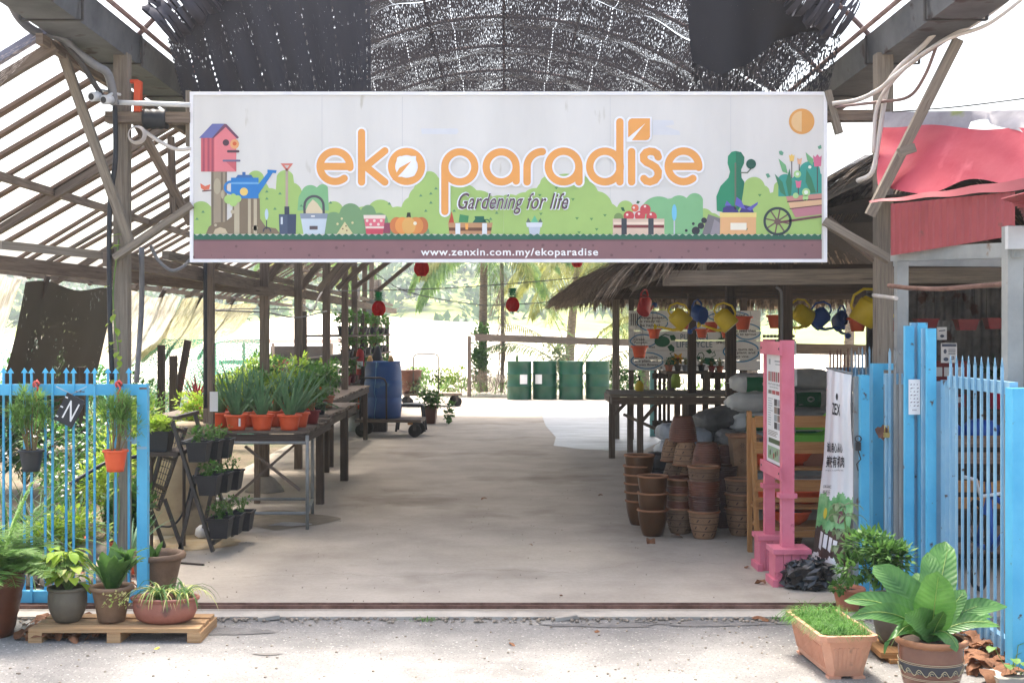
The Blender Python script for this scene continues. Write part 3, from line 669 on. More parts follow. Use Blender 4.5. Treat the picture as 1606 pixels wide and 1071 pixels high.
# left lath roof ----------------------------------------------------
lr = thing('lath_roof', 'lean-to roof of weathered laths over the left plant area', 'roof', (-3.4, 15, 2.8))
A0, A1 = (-2.62, 3.36), (-4.55, 2.17)
for j in range(42):
    y = 7.6+j*.43+U(-.04, .04); dz = U(-.012, .012); k = MB(); w = U(.06, .10)
    k.beam((A0[0]+.06, y+U(-.03, .03), A0[1]+dz), (A1[0]-U(.0, .22), y+U(-.05, .05), A1[1]-.03+dz), w, .022); k.build('lath', rnd.choice(['bwood', 'bwood', 'wood']), lr)
for q in (.02, .5, .97):
    k = MB(); x = A0[0]+(A1[0]-A0[0])*q; z = A0[1]+(A1[1]-A0[1])*q-.06; k.beam((x, 7.3, z), (x, 27, z), .04, .06); k.build('purlin', 'wood', lr)
for j in range(7):
    y = 7.45+j*2.7; k = MB(); k.beam((A0[0], y, A0[1]-.09), (A1[0], y, A1[1]-.09), .05, .06); k.build('rafter', 'wood', lr)
k = MB(); k.beam((-2.55, 7.42, 3.42), (-4.9, 7.42, 1.98), .05, .05); k.build('verge_board', pm('grey verge', c3(96, 96, 112), c3(130, 130, 146), rough=.5), lr)
gauze = netmat('torn pale gauze', c3(214, 200, 190), .62, sx=60, sy=60, big=.2, transl=.5)
k = MB(); k.grid(lambda u, v: (-2.7-2.1*u, 7.38-.02*v, 3.32-1.27*u-v*(.1+.75*u)), 14, 8); tag(k.build('torn_gauze', gauze), 'torn pale gauze hanging under the left lath roof edge', 'gauze')
# shade cloth hanging outward from the eave
def clothpanel(y0, y1, mat, lab, low=-.95, sx=0, nm='shade_cloth', bulge=.1, x1=-5.35, hem=0):
    k = MB()
    def f(u, v):
        y = y0+(y1-y0)*u; x = -4.35+(x1+4.35)*v; z = 2.05+low*v-bulge*math.sin(math.pi*v)+.05*math.sin(u*23+v*3)*v+.03*math.sin(u*9-v*7)+hem*u*v
        return (x, y+sx*v, z)
    k.grid(f, 24, 14, uvf=lambda u, v: (u*(y1-y0), v*1.5)); return tag(k.build(nm, mat), lab, 'shade cloth', 'shade cloths hanging from the left eaves')
def clothmat(name, a, b, op):
    m_, t, p, out = nodes(name); L = t.links
    tc = t.nodes.new('ShaderNodeTexCoord'); mp = t.nodes.new('ShaderNodeMapping'); mp.inputs['Scale'].default_value = (16, 3, 1); L.new(tc.outputs['UV'], mp.inputs['Vector'])
    n = t.nodes.new('ShaderNodeTexNoise'); n.inputs['Scale'].default_value = 2.2; n.inputs['Detail'].default_value = 6; n.inputs['Distortion'].default_value = 1.2; L.new(mp.outputs[0], n.inputs['Vector'])
    r = t.nodes.new('ShaderNodeValToRGB'); r.color_ramp.elements[0].position = .38; r.color_ramp.elements[1].position = .62; r.color_ramp.elements[0].color = a; r.color_ramp.elements[1].color = b
    L.new(n.outputs['Fac'], r.inputs[0]); L.new(r.outputs[0], p.inputs['Base Color']); p.inputs['Roughness'].default_value = .9
    tr = t.nodes.new('ShaderNodeBsdfTranslucent'); L.new(r.outputs[0], tr.inputs[0]); ms = t.nodes.new('ShaderNodeMixShader'); ms.inputs[0].default_value = op
    L.new(p.outputs[0], ms.inputs[1]); L.new(tr.outputs[0], ms.inputs[2]); L.new(ms.outputs[0], out.inputs['Surface']); return m_
cw = clothmat('bleached shade cloth', c3(176, 166, 140), c3(226, 220, 204), .6)
cg = clothmat('mouldy shade cloth', c3(140, 136, 96), c3(206, 200, 168), .6)
ck = netmat('black shade cloth', c3(52, 46, 40), .19, sx=90, sy=14, big=.5, transl=.2)
clothpanel(7.6, 11.5, cw, 'bleached shade cloth nearest the camera at the far left', low=-1.25, x1=-5.15, sx=.7)
clothpanel(11.6, 14.3, ck, 'black sagging shade cloth between two bleached ones', low=-1.45, x1=-5.0, sx=.8)
clothpanel(14.4, 17.2, cw, 'bleached shade cloth just right of the black one', low=-.95, x1=-5.0, hem=.1, sx=.8)
clothpanel(17.3, 22.5, cg, 'yellowed shade cloth at the far end of the left eaves', low=-.8, x1=-5.0, hem=.25)
for i, y in enumerate([10.4, 12.05, 14.35, 16.2, 18.2, 20.4]):
    k = MB(); k.tube([(-4.3, y, 2.14), (-5.1, y+.9, .85 if i < 3 else 1.15)], .03, 6); tag(k.build('cloth_pole', 'dwood'), ['first', 'second', 'third', 'fourth', 'fifth', 'sixth'][i]+' slanting pole carrying the left shade cloths, counted from the camera', 'pole', 'poles carrying the left shade cloths')
# pipes and cables on the left front ---------------------------------
def pipe(name, pts, r, mat, lab, cat='pipe', n=8):
    # smooth catmull through the points
    P = [Vector(p) for p in pts]; Q = []
    for i in range(len(P)-1):
        a = P[i-1] if i else P[i]*2-P[i+1]; b, c_ = P[i], P[i+1]; d = P[i+2] if i+2 < len(P) else P[i+1]*2-P[i]
        for s_ in range(6):
            t_ = s_/6; Q.append(.5*((2*b)+(c_-a)*t_+(2*a-5*b+4*c_-d)*t_*t_+(3*b-a-3*c_+d)*t_**3))
    Q.append(P[-1]); k = MB(); k.tube(Q, r, n); return tag(k.build(name, mat), lab, cat)
pipe('cable_duct', [at(5, -20, 7.1), at(30, 28, 7.3), at(60, 52, 7.4), at(95, 58, 7.5), at(118, 80, 7.6), at(150, 103, 7.7), at(170, 118, 7.75), at(180, 165, 7.8)], .026, 'gconduit', 'thick grey cable duct curving down to the left front post')
pipe('cable_duct', [at(20, -20, 7.2), at(60, 28, 7.4), at(120, 90, 7.6), at(160, 150, 7.75), at(175, 160, 7.8)], .016, 'darkm', 'thin black duct behind the thick grey one')
pipe('downpipe', [at(180, 160, 7.85), at(181, 250, 7.85), at(172, 330, 7.85), at(172, 480, 7.85), at(176, 600, 7.85)], .016, 'black', 'black vertical hose on the left front post')
pipe('downpipe', [at(222, 388, 8.4), at(222, 480, 8.4), at(214, 600, 8.4)], .018, 'gconduit', 'grey vertical conduit right of the left front post')
pipe('downpipe', [at(322, 400, 10.2), at(322, 640, 10.2)], .016, 'black', 'black vertical pipe on the aloe bench post')
pipe('white_pipe', [at(182, 161, 7.82), at(298, 165, 7.82)], .016, 'whitem', 'straight white pipe running into the left side of the banner')
pipe('loose_cable', [at(225, 205, 7.9), at(250, 222, 7.9), at(275, 234, 7.9), at(300, 234, 7.9)], .012, 'conduit', 'pale cable sagging towards the left side of the banner', 'cable')
pipe('loose_cable', [at(236, 385, 8.0), at(248, 408, 8.0), at(268, 424, 8.0), at(285, 420, 8.0), at(298, 408, 8.0)], .011, 'gconduit', 'grey cable loop below the lower left corner of the banner', 'cable')
k = MB()
for i in range(4):
    c = at(213, 211, 7.8); k.tube([c+Vector((.045*math.cos(a+i)*(1+.08*i), .01*i, .045*math.sin(a+i)*(1+.08*i))) for a in [2*math.pi*j/20 for j in range(20)]], .004, 5, closed=True)
tag(k.build('coiled_cable', 'conduit'), 'small coil of cable hanging on the left front post', 'cable')
k = MB(); p0, p1 = at(217, 128, 7.9), at(216, 178, 7.9); k.beam(p0, p1, .04, .05, (0, 1, 0)); k.box(p0.x-.05, p0.x, 7.89, 7.93, p0.z-.01, p0.z+.01); tag(k.build('steel_bracket', pm('orange paint', c3(190, 70, 36), c3(206, 84, 46), rough=.6)), 'orange steel bracket on the left post top', 'bracket')
def floodcam(px, py, y, lab):
    c = at(px, py, y); t = thing('security_camera', lab, 'camera', c, group='white outdoor cameras on the left front post')
    k = MB(); k.M = Matrix.Rotation(R(-20), 4, 'Z') @ Matrix.Rotation(R(100), 4, 'X'); k.lathe([(.028, -.035), (.030, .03), (.026, .036)], (0, 0, 0), 14, cap1=True); k.build('housing', 'whitem', t, world=False)
    k = MB(); k.M = Matrix.Rotation(R(-20), 4, 'Z') @ Matrix.Rotation(R(100), 4, 'X'); k.lathe([(.02, .037), (.015, .04), (.006, .038)], (0, 0, 0), 14, cap1=True); k.build('lens', 'black', t, world=False)
    k = MB(); k.tube([(0, 0, .02), (.02, .05, .05), (.05, .1, .05)], .009, 6); k.build('bracket', 'whitem', t, world=False)
floodcam(149, 152, 7.7, 'white outdoor camera pointing at the viewer, left of the post')
floodcam(168, 157, 7.72, 'white outdoor camera tucked against the post beside the white pipe')
k = MB(); k.box(gx(280, 8.0)-.0, gx(302, 8.0), 7.93, 7.97, at(0, 213, 8).z, at(0, 160, 8).z)
# net wrapped round the cross beam
k = MB(); p0, p1 = at(226, 187, 7.92), at(262, 187, 7.92); k.tube([p0.lerp(p1, i/8) for i in range(9)], [.062*(1+.06*math.sin(i*2.4)) for i in range(9)], 12); tag(k.build('wrapped_net', 'black'), 'black net wrapped round the left cross beam', 'net')
# right front conduits
for i, (pts, r, mt, lab) in enumerate([
    ([at(1610, -25, 7.1), at(1540, 30, 7.2), at(1470, 70, 7.4), at(1405, 118, 7.5), at(1380, 140, 7.6), at(1345, 157, 7.8), at(1305, 163, 7.85)], .014, 'conduit', 'lowest pale conduit running along the right gutter to the banner'),
    ([at(1590, -25, 7.1), at(1525, 20, 7.2), at(1495, 22, 7.3), at(1450, 70, 7.5), at(1405, 112, 7.6), at(1390, 145, 7.7), at(1378, 220, 7.7), at(1368, 270, 7.7), at(1345, 284, 7.8)], .015, 'conduit', 'pale conduit dropping down the right front post'),
    ([at(1620, -15, 7.0), at(1550, 38, 7.1), at(1490, 60, 7.2), at(1440, 90, 7.4), at(1400, 128, 7.6), at(1375, 170, 7.7), at(1370, 240, 7.7)], .012, 'conduit', 'thin pale conduit twisting beside the right gutter'),
    ([at(1470, 70, 7.4), at(1450, 120, 7.5), at(1425, 152, 7.6), at(1380, 160, 7.7), at(1310, 168, 7.85)], .010, 'pipe', 'brown hose looping above the right cross beam'),
    ([at(1606, 155, 7.0), at(1500, 168, 7.3), at(1400, 176, 7.7)], .004, 'darkm', 'thin black wire stretched above the pink tarpaulin')]):
    pipe('conduit', pts, r, mt, lab, 'conduit' if i < 4 else 'wire')
# ================================================================== BANNER
BY = 7.9; BK = F/BY
def bf(layer=0): return lambda x, y: ((x-790)/BK, BY-.0006*layer-.0008, 1.6-(y-520)/BK)
bn = thing('shop_banner', 'wide white banner with orange lettering and garden drawings over the entrance', 'banner', (0, BY, bf()(0, 411)[2]))
k = MB(); a = bf()(302, 149); b = bf()(1293, 408); k.box(a[0], b[0], BY, BY+.02, b[2], a[2])
k.build('panel', pm('banner vinyl', c3(213, 211, 207), c3(204, 202, 198), rough=.4, scale=1.0, stretch=(2.2, 1, .5), bump=.3, bscale=1.3, spots=c3(186, 182, 172), sscale=5, sthr=.66), bn)
k = MB(); a = bf()(298, 144.5); b = bf()(1297, 411.5); w = .02
k.box(a[0], b[0], BY-.008, BY+.03, a[2]-w, a[2]); k.box(a[0], b[0], BY-.008, BY+.03, b[2], b[2]+w)
k.box(a[0], a[0]+w, BY-.0075, BY+.0295, b[2]+w, a[2]-w); k.box(b[0]-w, b[0], BY-.0075, BY+.0295, b[2]+w, a[2]-w); k.build('frame', pm('banner frame', c3(220, 220, 224), c3(232, 232, 234), rough=.35, bump=0), bn)
k = MB()
for px in (505, 631, 957, 1146):
    a, b = bf(.5)(px, 152), bf(.5)(px, 372); k.poly([(a[0]-.0012, a[1], a[2]), (a[0]-.0012, a[1], b[2]), (a[0]+.0012, a[1], b[2]), (a[0]+.0012, a[1], a[2])])
k.build('weld_seams', flat('seam grey', 190, 190, 192), bn)
ART = []; cols = {}
art = MB()
def setc(r, g, b):
    key = (r, g, b)
    if key not in cols: cols[key] = len(ART); ART.append(flat('print %d %d %d' % key, int(r*.93), int(g*.93), int(b*.93), rough=.45))
    art.mat = cols[key]
def A6(L=1): f = bf(L); return lambda x, y: f(290+x/3.149, 140+y/3.149)
def A7(L=1): f = bf(L); return lambda x, y: f(790+x/3.0885, 140+y/3.0885)
def hedge(col, L, circles, fn, x0, x1, base, step=5):
    setc(*col); xs = [x0+i*step for i in range(int((x1-x0)/step)+1)]
    def top(x):
        t_ = base
        for cx, cy, r in circles:
            if abs(x-cx) < r: t_ = min(t_, cy-math.sqrt(r*r-(x-cx)**2))
        return t_
    for xa, xb in zip(xs, xs[1:]):
        ta, tb = top(xa), top(xb)
        if ta < base or tb < base: art.poly([fn(xa, base), fn(xb, base), fn(xb, min(tb, base-.01)), fn(xa, min(ta, base-.01))])
LG, MG, DG, TG = (170, 204, 118), (134, 192, 138), (122, 162, 116), (134, 192, 150)
f1, f2, f3, f4, f5, f6 = [A6(i) for i in range(1, 7)]; g1, g2, g3, g4, g5, g6 = [A7(i) for i in range(1, 7)]
# left half
hedge(LG, 1, [(80, 610, 56), (20, 640, 60), (130, 640, 60), (350, 445, 42), (330, 520, 90), (420, 560, 70), (495, 445, 44), (520, 520, 60), (560, 560, 50), (640, 600, 40), (735, 602, 48), (800, 640, 60), (880, 640, 60), (965, 612, 66), (1050, 640, 60), (1130, 590, 60), (1165, 540, 60), (1208, 450, 44), (1215, 520, 90), (1290, 560, 90), (1380, 545, 75), (1450, 590, 90), (1550, 600, 75), (1600, 620, 70)], f1, 44, 1574, 716)
hedge(MG, 2, [(620, 520, 46), (680, 500, 30), (600, 545, 40), (650, 560, 50)], f2, 556, 712, 600)
hedge(DG, 2, [(818, 618, 54), (905, 608, 36), (735, 655, 48), (960, 655, 44), (1010, 700, 40), (1180, 710, 30)], f2, 690, 1210, 716)
setc(100, 150, 110)
for x, y in [(60, 640), (90, 605), (405, 540), (470, 515), (445, 590), (575, 575), (1010, 565), (1165, 525), (1215, 515), (1240, 490), (1215, 560), (1190, 600), (1330, 600), (1540, 610), (1510, 640), (405, 505), (720, 560)]: art.poly([f3(x-9, y+6), f3(x+9, y+6), f3(x, y-7)])
# right half hedges (zoom 7)
hedge(LG, 1, [(30, 590, 80), (100, 560, 60), (150, 540, 60), (212, 458, 36), (240, 520, 90), (300, 520, 110), (385, 452, 30), (380, 520, 80), (450, 570, 75), (500, 610, 60), (590, 580, 40), (560, 620, 50), (970, 620, 42), (1010, 640, 40), (1100, 640, 60), (1213, 478, 52), (1255, 500, 34), (1215, 570, 90), (1310, 560, 60), (1340, 480, 34), (1390, 560, 80), (1470, 600, 90)], g1, 0, 1540, 704)
hedge(MG, 2, [(750, 610, 90), (700, 650, 70), (850, 570, 55), (925, 546, 42), (880, 640, 80), (810, 600, 70), (940, 600, 36)], g2, 640, 965, 704)
setc(100, 150, 90)
for x, y in [(255, 480), (335, 535), (175, 515), (490, 612), (355, 627), (425, 630), (450, 680), (365, 695), (180, 605), (1240, 515), (1175, 680), (1420, 590)]: art.poly([g3(x-9, y-6), g3(x+9, y-6), g3(x, y+7)])
# soil, grass
setc(142, 104, 108); art.poly([f4(44, 840), A7(4)(1540, 826), A7(4)(1540, 728), f4(44, 744)])
setc(110, 78, 84); art.poly([f5(44, 750), A7(5)(1540, 735), A7(5)(1540, 728), f5(44, 743)])
setc(44, 108, 86)
q0 = bf(4)(304, 0)[0]; q1 = bf(4)(1288, 0)[0]; N = 190
zt = [bf(4)(0, 366.5)[2], bf(4)(0, 370.0)[2]]; zb = bf(4)(0, 376)[2]
for i in range(N):
    xa = q0+(q1-q0)*i/N; xb = q0+(q1-q0)*(i+1)/N; y_ = bf(4)(0, 0)[1]
    art.poly([(xa, y_-.0003, zb), (xb, y_-.0003, zb), (xb, y_-.0003, zt[(i+1) % 2]), (xa, y_-.0003, zt[i % 2])])
setc(116, 84, 90)
for i in range(46): x = 310+i*21.5+U(-8, 8); disc(art, x, U(381, 404) if not 655 < x < 942 else 385, U(.8, 2.6), bf(6), 10)
# bird house on trunk
setc(164, 150, 128); cpoly(art, [(130, 715), (208, 715), (208, 408), (130, 408)], f2)
setc(124, 112, 96); [cpoly(art, [(a, 715), (b, 715), (b, 410), (a, 410)], f3) for a, b in ((132, 142), (178, 188), (200, 208))]; setc(188, 176, 150); disc(art, 160, 480, 18, f4, 16, 40); disc(art, 186, 520, 8, f4, 12, 22)
setc(214, 106, 116); cpoly(art, [(80, 408), (146, 408), (146, 240), (80, 240)], f3); setc(176, 84, 104); [cpoly(art, [(a, 408), (a+10, 408), (a+10, 242), (a, 242)], f4) for a in (88, 112, 132)]
setc(236, 134, 142); cpoly(art, [(146, 408), (254, 408), (254, 232), (200, 186), (146, 236)], f3)
setc(214, 106, 116); cpoly(art, [(200, 356), (254, 408), (254, 356)], f4)
setc(114, 120, 178); cpoly(art, [(70, 242), (140, 242), (206, 182), (196, 172), (136, 172)], f5); setc(120, 76, 100); cpoly(art, [(196, 172), (206, 174), (268, 240), (258, 246), (202, 188), (140, 246), (136, 240)], f6)
setc(92, 66, 78); disc(art, 203, 265, 16, f4); stroke(art, [(214, 308), (264, 308)], 12, f5); setc(112, 110, 146); stroke(art, [(192, 354), (270, 354)], 10, f5)
setc(240, 176, 120); disc(art, 246, 272, 22, f5, 16, 24); setc(222, 106, 66); disc(art, 246, 270, 10, f6)
setc(228, 120, 90); cpoly(art, [(76, 465), (100, 480), (126, 470), (120, 495), (96, 500), (80, 490)], f3); setc(120, 84, 84); stroke(art, [(88, 504), (130, 500)], 6, f3)
# stump and watering can
setc(134, 118, 96); cpoly(art, [(104, 715), (118, 680), (150, 660), (200, 655), (232, 630), (240, 540), (370, 540), (372, 640), (400, 680), (450, 688), (472, 715)], f4)
setc(196, 184, 158); [cpoly(art, [(a, 715), (b, 715), (b, 542), (a, 542)], f5) for a, b in ((244, 270), (312, 326), (340, 356))]; [disc(art, x, y, r, f5, 12) for x, y, r in ((236, 606, 10), (152, 672, 7), (348, 686, 13))]
setc(206, 190, 160); disc(art, 180, 716, 0.1, f5); cpoly(art, [(140, 715), (150, 692), (175, 682), (200, 690), (214, 715)], f5)
setc(40, 130, 206); cpoly(art, [(228, 438), (364, 438), (364, 540), (228, 540)], f5); cpoly(art, [(364, 470), (410, 412), (436, 412), (364, 520)], f5); cpoly(art, [(408, 398), (454, 402), (450, 416), (408, 412)], f6)
stroke(art, arc(226, 486, 28, 60, 300, 14), 12, f4, cap=False); setc(60, 110, 176); cpoly(art, [(252, 438), (262, 424), (328, 424), (338, 438)], f5); cpoly(art, [(284, 424), (284, 410), (300, 410), (300, 424)], f5)
setc(110, 176, 228); cpoly(art, [(228, 460), (364, 460), (364, 470), (228, 470)], f6); setc(244, 210, 120); disc(art, 292, 507, 20, f6)
setc(178, 214, 128); [disc(art, x, y, r, A6(7+i*.3), 14) for i, (x, y, r) in enumerate([(216, 545, 22), (240, 560, 20), (262, 542, 18), (240, 530, 14)])]
# small shovel, spade, bucket
setc(200, 222, 236); disc(art, 404, 618, 9, f5, 14, 28); setc(70, 70, 84); stroke(art, [(404, 650), (404, 690)], 5, f5); stroke(art, arc(406, 702, 18, 180, 360, 12), 7, f5)
setc(190, 170, 156); cpoly(art, [(497, 600), (510, 600), (510, 400), (497, 400)], f4); setc(222, 128, 116); stroke(art, [(504, 400), (482, 372), (526, 372), (504, 400)], 9, f5)
setc(60, 66, 84); cpoly(art, [(492, 620), (516, 620), (516, 580), (492, 580)], f5); setc(78, 92, 118); cpoly(art, [(464, 618), (550, 618), (548, 716), (468, 716)], f4); setc(60, 74, 100); cpoly(art, [(507, 618), (550, 618), (548, 716), (507, 716)], f5); setc(214, 224, 232); cpoly(art, [(474, 632), (484, 632), (484, 668), (474, 668)], f6)
setc(84, 84, 92); stroke(art, [(592, 620), (590, 580)]+arc(638, 576, 47, 180, 360, 14)+[(686, 620)], 12, f4, cap=False)
setc(228, 212, 178); cpoly(art, [(588, 620), (610, 570), (632, 545), (655, 565), (692, 620)], f3); setc(206, 220, 232); cpoly(art, [(572, 632), (702, 632), (690, 716), (586, 716)], f4); setc(146, 158, 176); cpoly(art, [(568, 614), (706, 614), (702, 640), (572, 640)], f5)
setc(90, 80, 86); cpoly(art, [(616, 676), (656, 676), (656, 694), (616, 694)], f5); setc(250, 250, 250); stroke(art, [(626, 628), (640, 628)], 6, f6)
setc(226, 214, 164); cpoly(art, [(750, 716), (790, 655), (832, 716)], f4); [disc(art, x, y, 6, f4, 10) for x, y in ((775, 640), (754, 666), (828, 660))]; setc(120, 80, 60); [disc(art, x, y, 4, f5, 8) for x, y in ((780, 690), (796, 676), (800, 698))]
# cup pot, pumpkin
setc(150, 70, 96); cpoly(art, [(975, 660), (1016, 660), (1014, 712), (980, 712)], f3)
setc(232, 116, 134); cpoly(art, [(886, 640), (988, 640), (978, 716), (896, 716)], f4); setc(206, 76, 96); cpoly(art, [(893, 690), (982, 690), (978, 716), (896, 716)], f5); setc(246, 226, 214); cpoly(art, [(882, 622), (992, 622), (990, 640), (884, 640)], f5); cpoly(art, [(892, 678), (984, 678), (982, 688), (893, 688)], f6)
[disc(art, x, y, 7, f6, 10) for x, y in ((900, 650), (936, 650), (970, 650), (918, 668), (956, 668))]
for cx, r, cl, ly in ((1046, 34, (216, 128, 74), 4), (1168, 34, (202, 120, 72), 4), (1074, 36, (240, 160, 84), 5), (1140, 38, (228, 150, 80), 5), (1106, 34, (232, 178, 100), 6)): setc(*cl); disc(art, cx, 674, r, A6(ly+cx*.0002), 20, 42)
setc(54, 62, 50); cpoly(art, [(1094, 634), (1116, 634), (1114, 610), (1098, 610)], f6); setc(250, 240, 216); disc(art, 1137, 663, 9, A6(7), 12)
# suitcase
setc(198, 150, 110); cpoly(art, [(1300, 660), (1520, 660), (1510, 716), (1306, 716)], f4); setc(112, 72, 52); cpoly(art, [(1304, 684), (1516, 684), (1513, 700), (1305, 700)], f5); setc(232, 236, 240); [cpoly(art, [(a, 662), (a+24, 662), (a+24, 716), (a, 716)], f6) for a in (1336, 1468)]
setc(250, 180, 90); cpoly(art, [(1384, 664), (1400, 664), (1398, 694), (1386, 694)], f6); setc(200, 80, 60); cpoly(art, [(1302, 660), (1330, 660), (1318, 602)], f3); setc(70, 148, 96); cpoly(art, [(1352, 658), (1398, 658), (1402, 626), (1358, 618)], f3); setc(24, 104, 84); cpoly(art, [(1420, 660), (1492, 660), (1478, 640), (1478, 628), (1430, 628), (1434, 640)], f3); stroke(art, arc(1490, 658, 14, 180, 380, 10), 5, f3)
# right half drawings
setc(226, 232, 240); cpoly(art, [(108, 646), (188, 646), (184, 668), (112, 668)], g5); setc(196, 206, 220); cpoly(art, [(120, 668), (178, 668), (172, 704), (126, 704)], g4); setc(110, 196, 150); cpoly(art, [(130, 646), (150, 612), (168, 646)], g4); setc(100, 120, 100); cpoly(art, [(108, 646), (118, 622), (132, 646)], g3); cpoly(art, [(166, 646), (178, 624), (188, 646)], g3)
setc(224, 198, 178); cpoly(art, [(528, 628), (778, 628), (778, 704), (528, 704)], g3); setc(128, 50, 54); cpoly(art, [(532, 658), (776, 658), (776, 672), (532, 672)], g4); setc(248, 226, 206); cpoly(art, [(532, 644), (776, 644), (776, 656), (532, 656)], g4); setc(64, 70, 78); [cpoly(art, [(a, 626), (a+26, 626), (a+26, 704), (a, 704)], g5) for a in (570, 700)]
setc(206, 76, 84); [disc(art, x, y, 26, A7(2+i*.1), 18, 24) for i, (x, y) in enumerate([(606, 614), (660, 614), (716, 618), (686, 582)])]; setc(224, 108, 84); disc(art, 636, 576, 18, A7(2.6)); setc(120, 150, 90); disc(art, 556, 622, 22, A7(1.6)); setc(250, 232, 226); [disc(art, x, y, 6, A7(3), 8) for x, y in ((598, 608), (655, 604), (712, 606), (684, 568), (630, 574))]
setc(40, 100, 70); cpoly(art, [(642, 552), (648, 540), (660, 546), (652, 556)], g4); cpoly(art, [(566, 574), (580, 572), (588, 592), (574, 590)], g4)
setc(120, 200, 236); disc(art, 826, 598, 12, g4, 16, 40); setc(200, 206, 216); stroke(art, [(826, 640), (826, 700)], 7, g4)
setc(128, 124, 130); cpoly(art, [(960, 704), (990, 606), (1048, 626), (1046, 704)], g3); setc(156, 150, 156); cpoly(art, [(1000, 704), (1020, 630), (1048, 650), (1046, 704)], g4); setc(44, 46, 58); [disc(art, x, y, r, A7(4+i*.1), 12) for i, (x, y, r) in enumerate([(930, 686, 20), (955, 662, 16), (918, 652, 7), (884, 685, 7), (970, 636, 14)])]
setc(40, 146, 106); cpoly(art, [(1032, 590), (1030, 520), (1050, 470), (1088, 430), (1096, 400), (1084, 360), (1086, 325), (1104, 304), (1124, 300), (1124, 600), (1080, 600)], g2); setc(30, 120, 90); cpoly(art, [(1124, 300), (1150, 306), (1166, 330), (1164, 360), (1150, 390), (1152, 430), (1166, 450), (1160, 500), (1150, 560), (1130, 600), (1124, 600)], g2)
setc(110, 120, 100); stroke(art, [(1122, 360), (1122, 580)], 8, g3); stroke(art, [(1150, 405), (1180, 405), (1198, 385)], 6, g3); setc(34, 92, 76); disc(art, 1198, 363, 24, g3)
setc(238, 186, 132); cpoly(art, [(1048, 618), (1222, 618), (1222, 704), (1048, 704)], g3); setc(246, 222, 140); cpoly(art, [(1046, 598), (1224, 598), (1224, 620), (1046, 620)], g4); setc(252, 246, 226); cpoly(art, [(1098, 648), (1176, 648), (1176, 682), (1098, 682)], g4)
setc(64, 58, 128); cpoly(art, [(1060, 598), (1062, 575), (1090, 562), (1120, 570), (1140, 598)], g3); cpoly(art, [(1140, 598), (1160, 560), (1200, 570), (1212, 598)], g3); setc(104, 98, 190); cpoly(art, [(1070, 565), (1080, 540), (1104, 565)], g4); cpoly(art, [(1120, 560), (1128, 522), (1150, 540), (1172, 582), (1150, 576)], g4); cpoly(art, [(1176, 580), (1232, 546), (1228, 560), (1196, 590)], g4)
# barrow
setc(204, 146, 136); cpoly(art, [(1366, 520), (1540, 506), (1540, 530), (1376, 546)], g4); setc(232, 190, 150); cpoly(art, [(1378, 550), (1540, 534), (1540, 560), (1388, 578)], g4); setc(196, 132, 142); cpoly(art, [(1392, 582), (1540, 564), (1540, 606), (1412, 622)], g4); setc(110, 66, 76); stroke(art, [(1372, 546), (1540, 532)], 6, g5, cap=False); stroke(art, [(1384, 580), (1540, 562)], 5, g5, cap=False); stroke(art, [(1330, 646), (1540, 616)], 11, g5, cap=False)
setc(52, 66, 72); stroke(art, arc(1326, 640, 63, 0, 354, 40), 12, g5, closed=True); setc(120, 92, 90); [stroke(art, [(1326+16*math.cos(a), 640+16*math.sin(a)), (1326+56*math.cos(a), 640+56*math.sin(a))], 7, g4) for a in [i*math.pi/4+.2 for i in range(8)]]; disc(art, 1326, 642, 16, g6)
hedge((60, 160, 146), 2, [(1362, 450, 38), (1390, 470, 40), (1482, 402, 52), (1440, 460, 50), (1500, 470, 50), (1530, 440, 30)], g2, 1330, 1540, 520)
setc(56, 132, 96); cpoly(art, [(1312, 410), (1350, 450), (1368, 520), (1340, 500)], g3); cpoly(art, [(1380, 520), (1366, 450), (1384, 384), (1396, 450), (1392, 516)], g3); cpoly(art, [(1488, 505), (1462, 450), (1466, 388), (1490, 430), (1512, 502)], g3); setc(120, 184, 130); cpoly(art, [(1330, 336), (1366, 368), (1376, 410), (1350, 400)], g3); cpoly(art, [(1462, 306), (1500, 340), (1496, 370), (1470, 346)], g3)
setc(86, 60, 66); [stroke(art, [(x, a), (x, b)], 4, g3) for x, a, b in ((1395, 350, 430), (1431, 365, 410), (1427, 470, 510), (1519, 370, 500))]
setc(246, 206, 110); cpoly(art, [(1381, 318), (1388, 324), (1395, 314), (1402, 324), (1409, 318), (1404, 350), (1386, 350)], g4); setc(240, 184, 150); cpoly(art, [(1420, 334), (1432, 340), (1445, 334), (1440, 364), (1424, 364)], g4); setc(220, 116, 150); cpoly(art, [(1412, 442), (1427, 448), (1442, 442), (1436, 478), (1418, 478)], g4); cpoly(art, [(1498, 320), (1508, 330), (1519, 316), (1530, 330), (1540, 322), (1536, 374), (1504, 376)], g4)
setc(178, 222, 150); [disc(art, x, y, r, g5, 14) for x, y, r in ((1422, 412, 18), (1464, 500, 20), (1414, 516, 14), (1461, 528, 14))]; setc(236, 246, 232); [disc(art, x, y, r, A7(6), 12) for x, y, r in ((1422, 412, 8), (1464, 500, 10), (1482, 378, 8))]
setc(110, 170, 140); cpoly(art, [(1332, 302), (1344, 298), (1356, 308), (1350, 322), (1336, 318)], g3); cpoly(art, [(1268, 412), (1282, 408), (1292, 424), (1278, 432)], g3); cpoly(art, [(1520, 280), (1536, 270), (1540, 288), (1526, 292)], g3)
setc(232, 168, 92); disc(art, 1443, 157, 62, g2, 32); setc(240, 200, 146); art.poly([g3(1443+50*math.cos(R(a)), 157+50*math.sin(R(a))) for a in range(90, 271, 12)])
setc(224, 226, 232); cpoly(art, [(1165, 195), (1345, 195), (1352, 212), (1340, 224), (1170, 222)], f1); cpoly(art, [(720, 150), (820, 152), (826, 172), (780, 180), (850, 204), (856, 224), (722, 222)], g1)
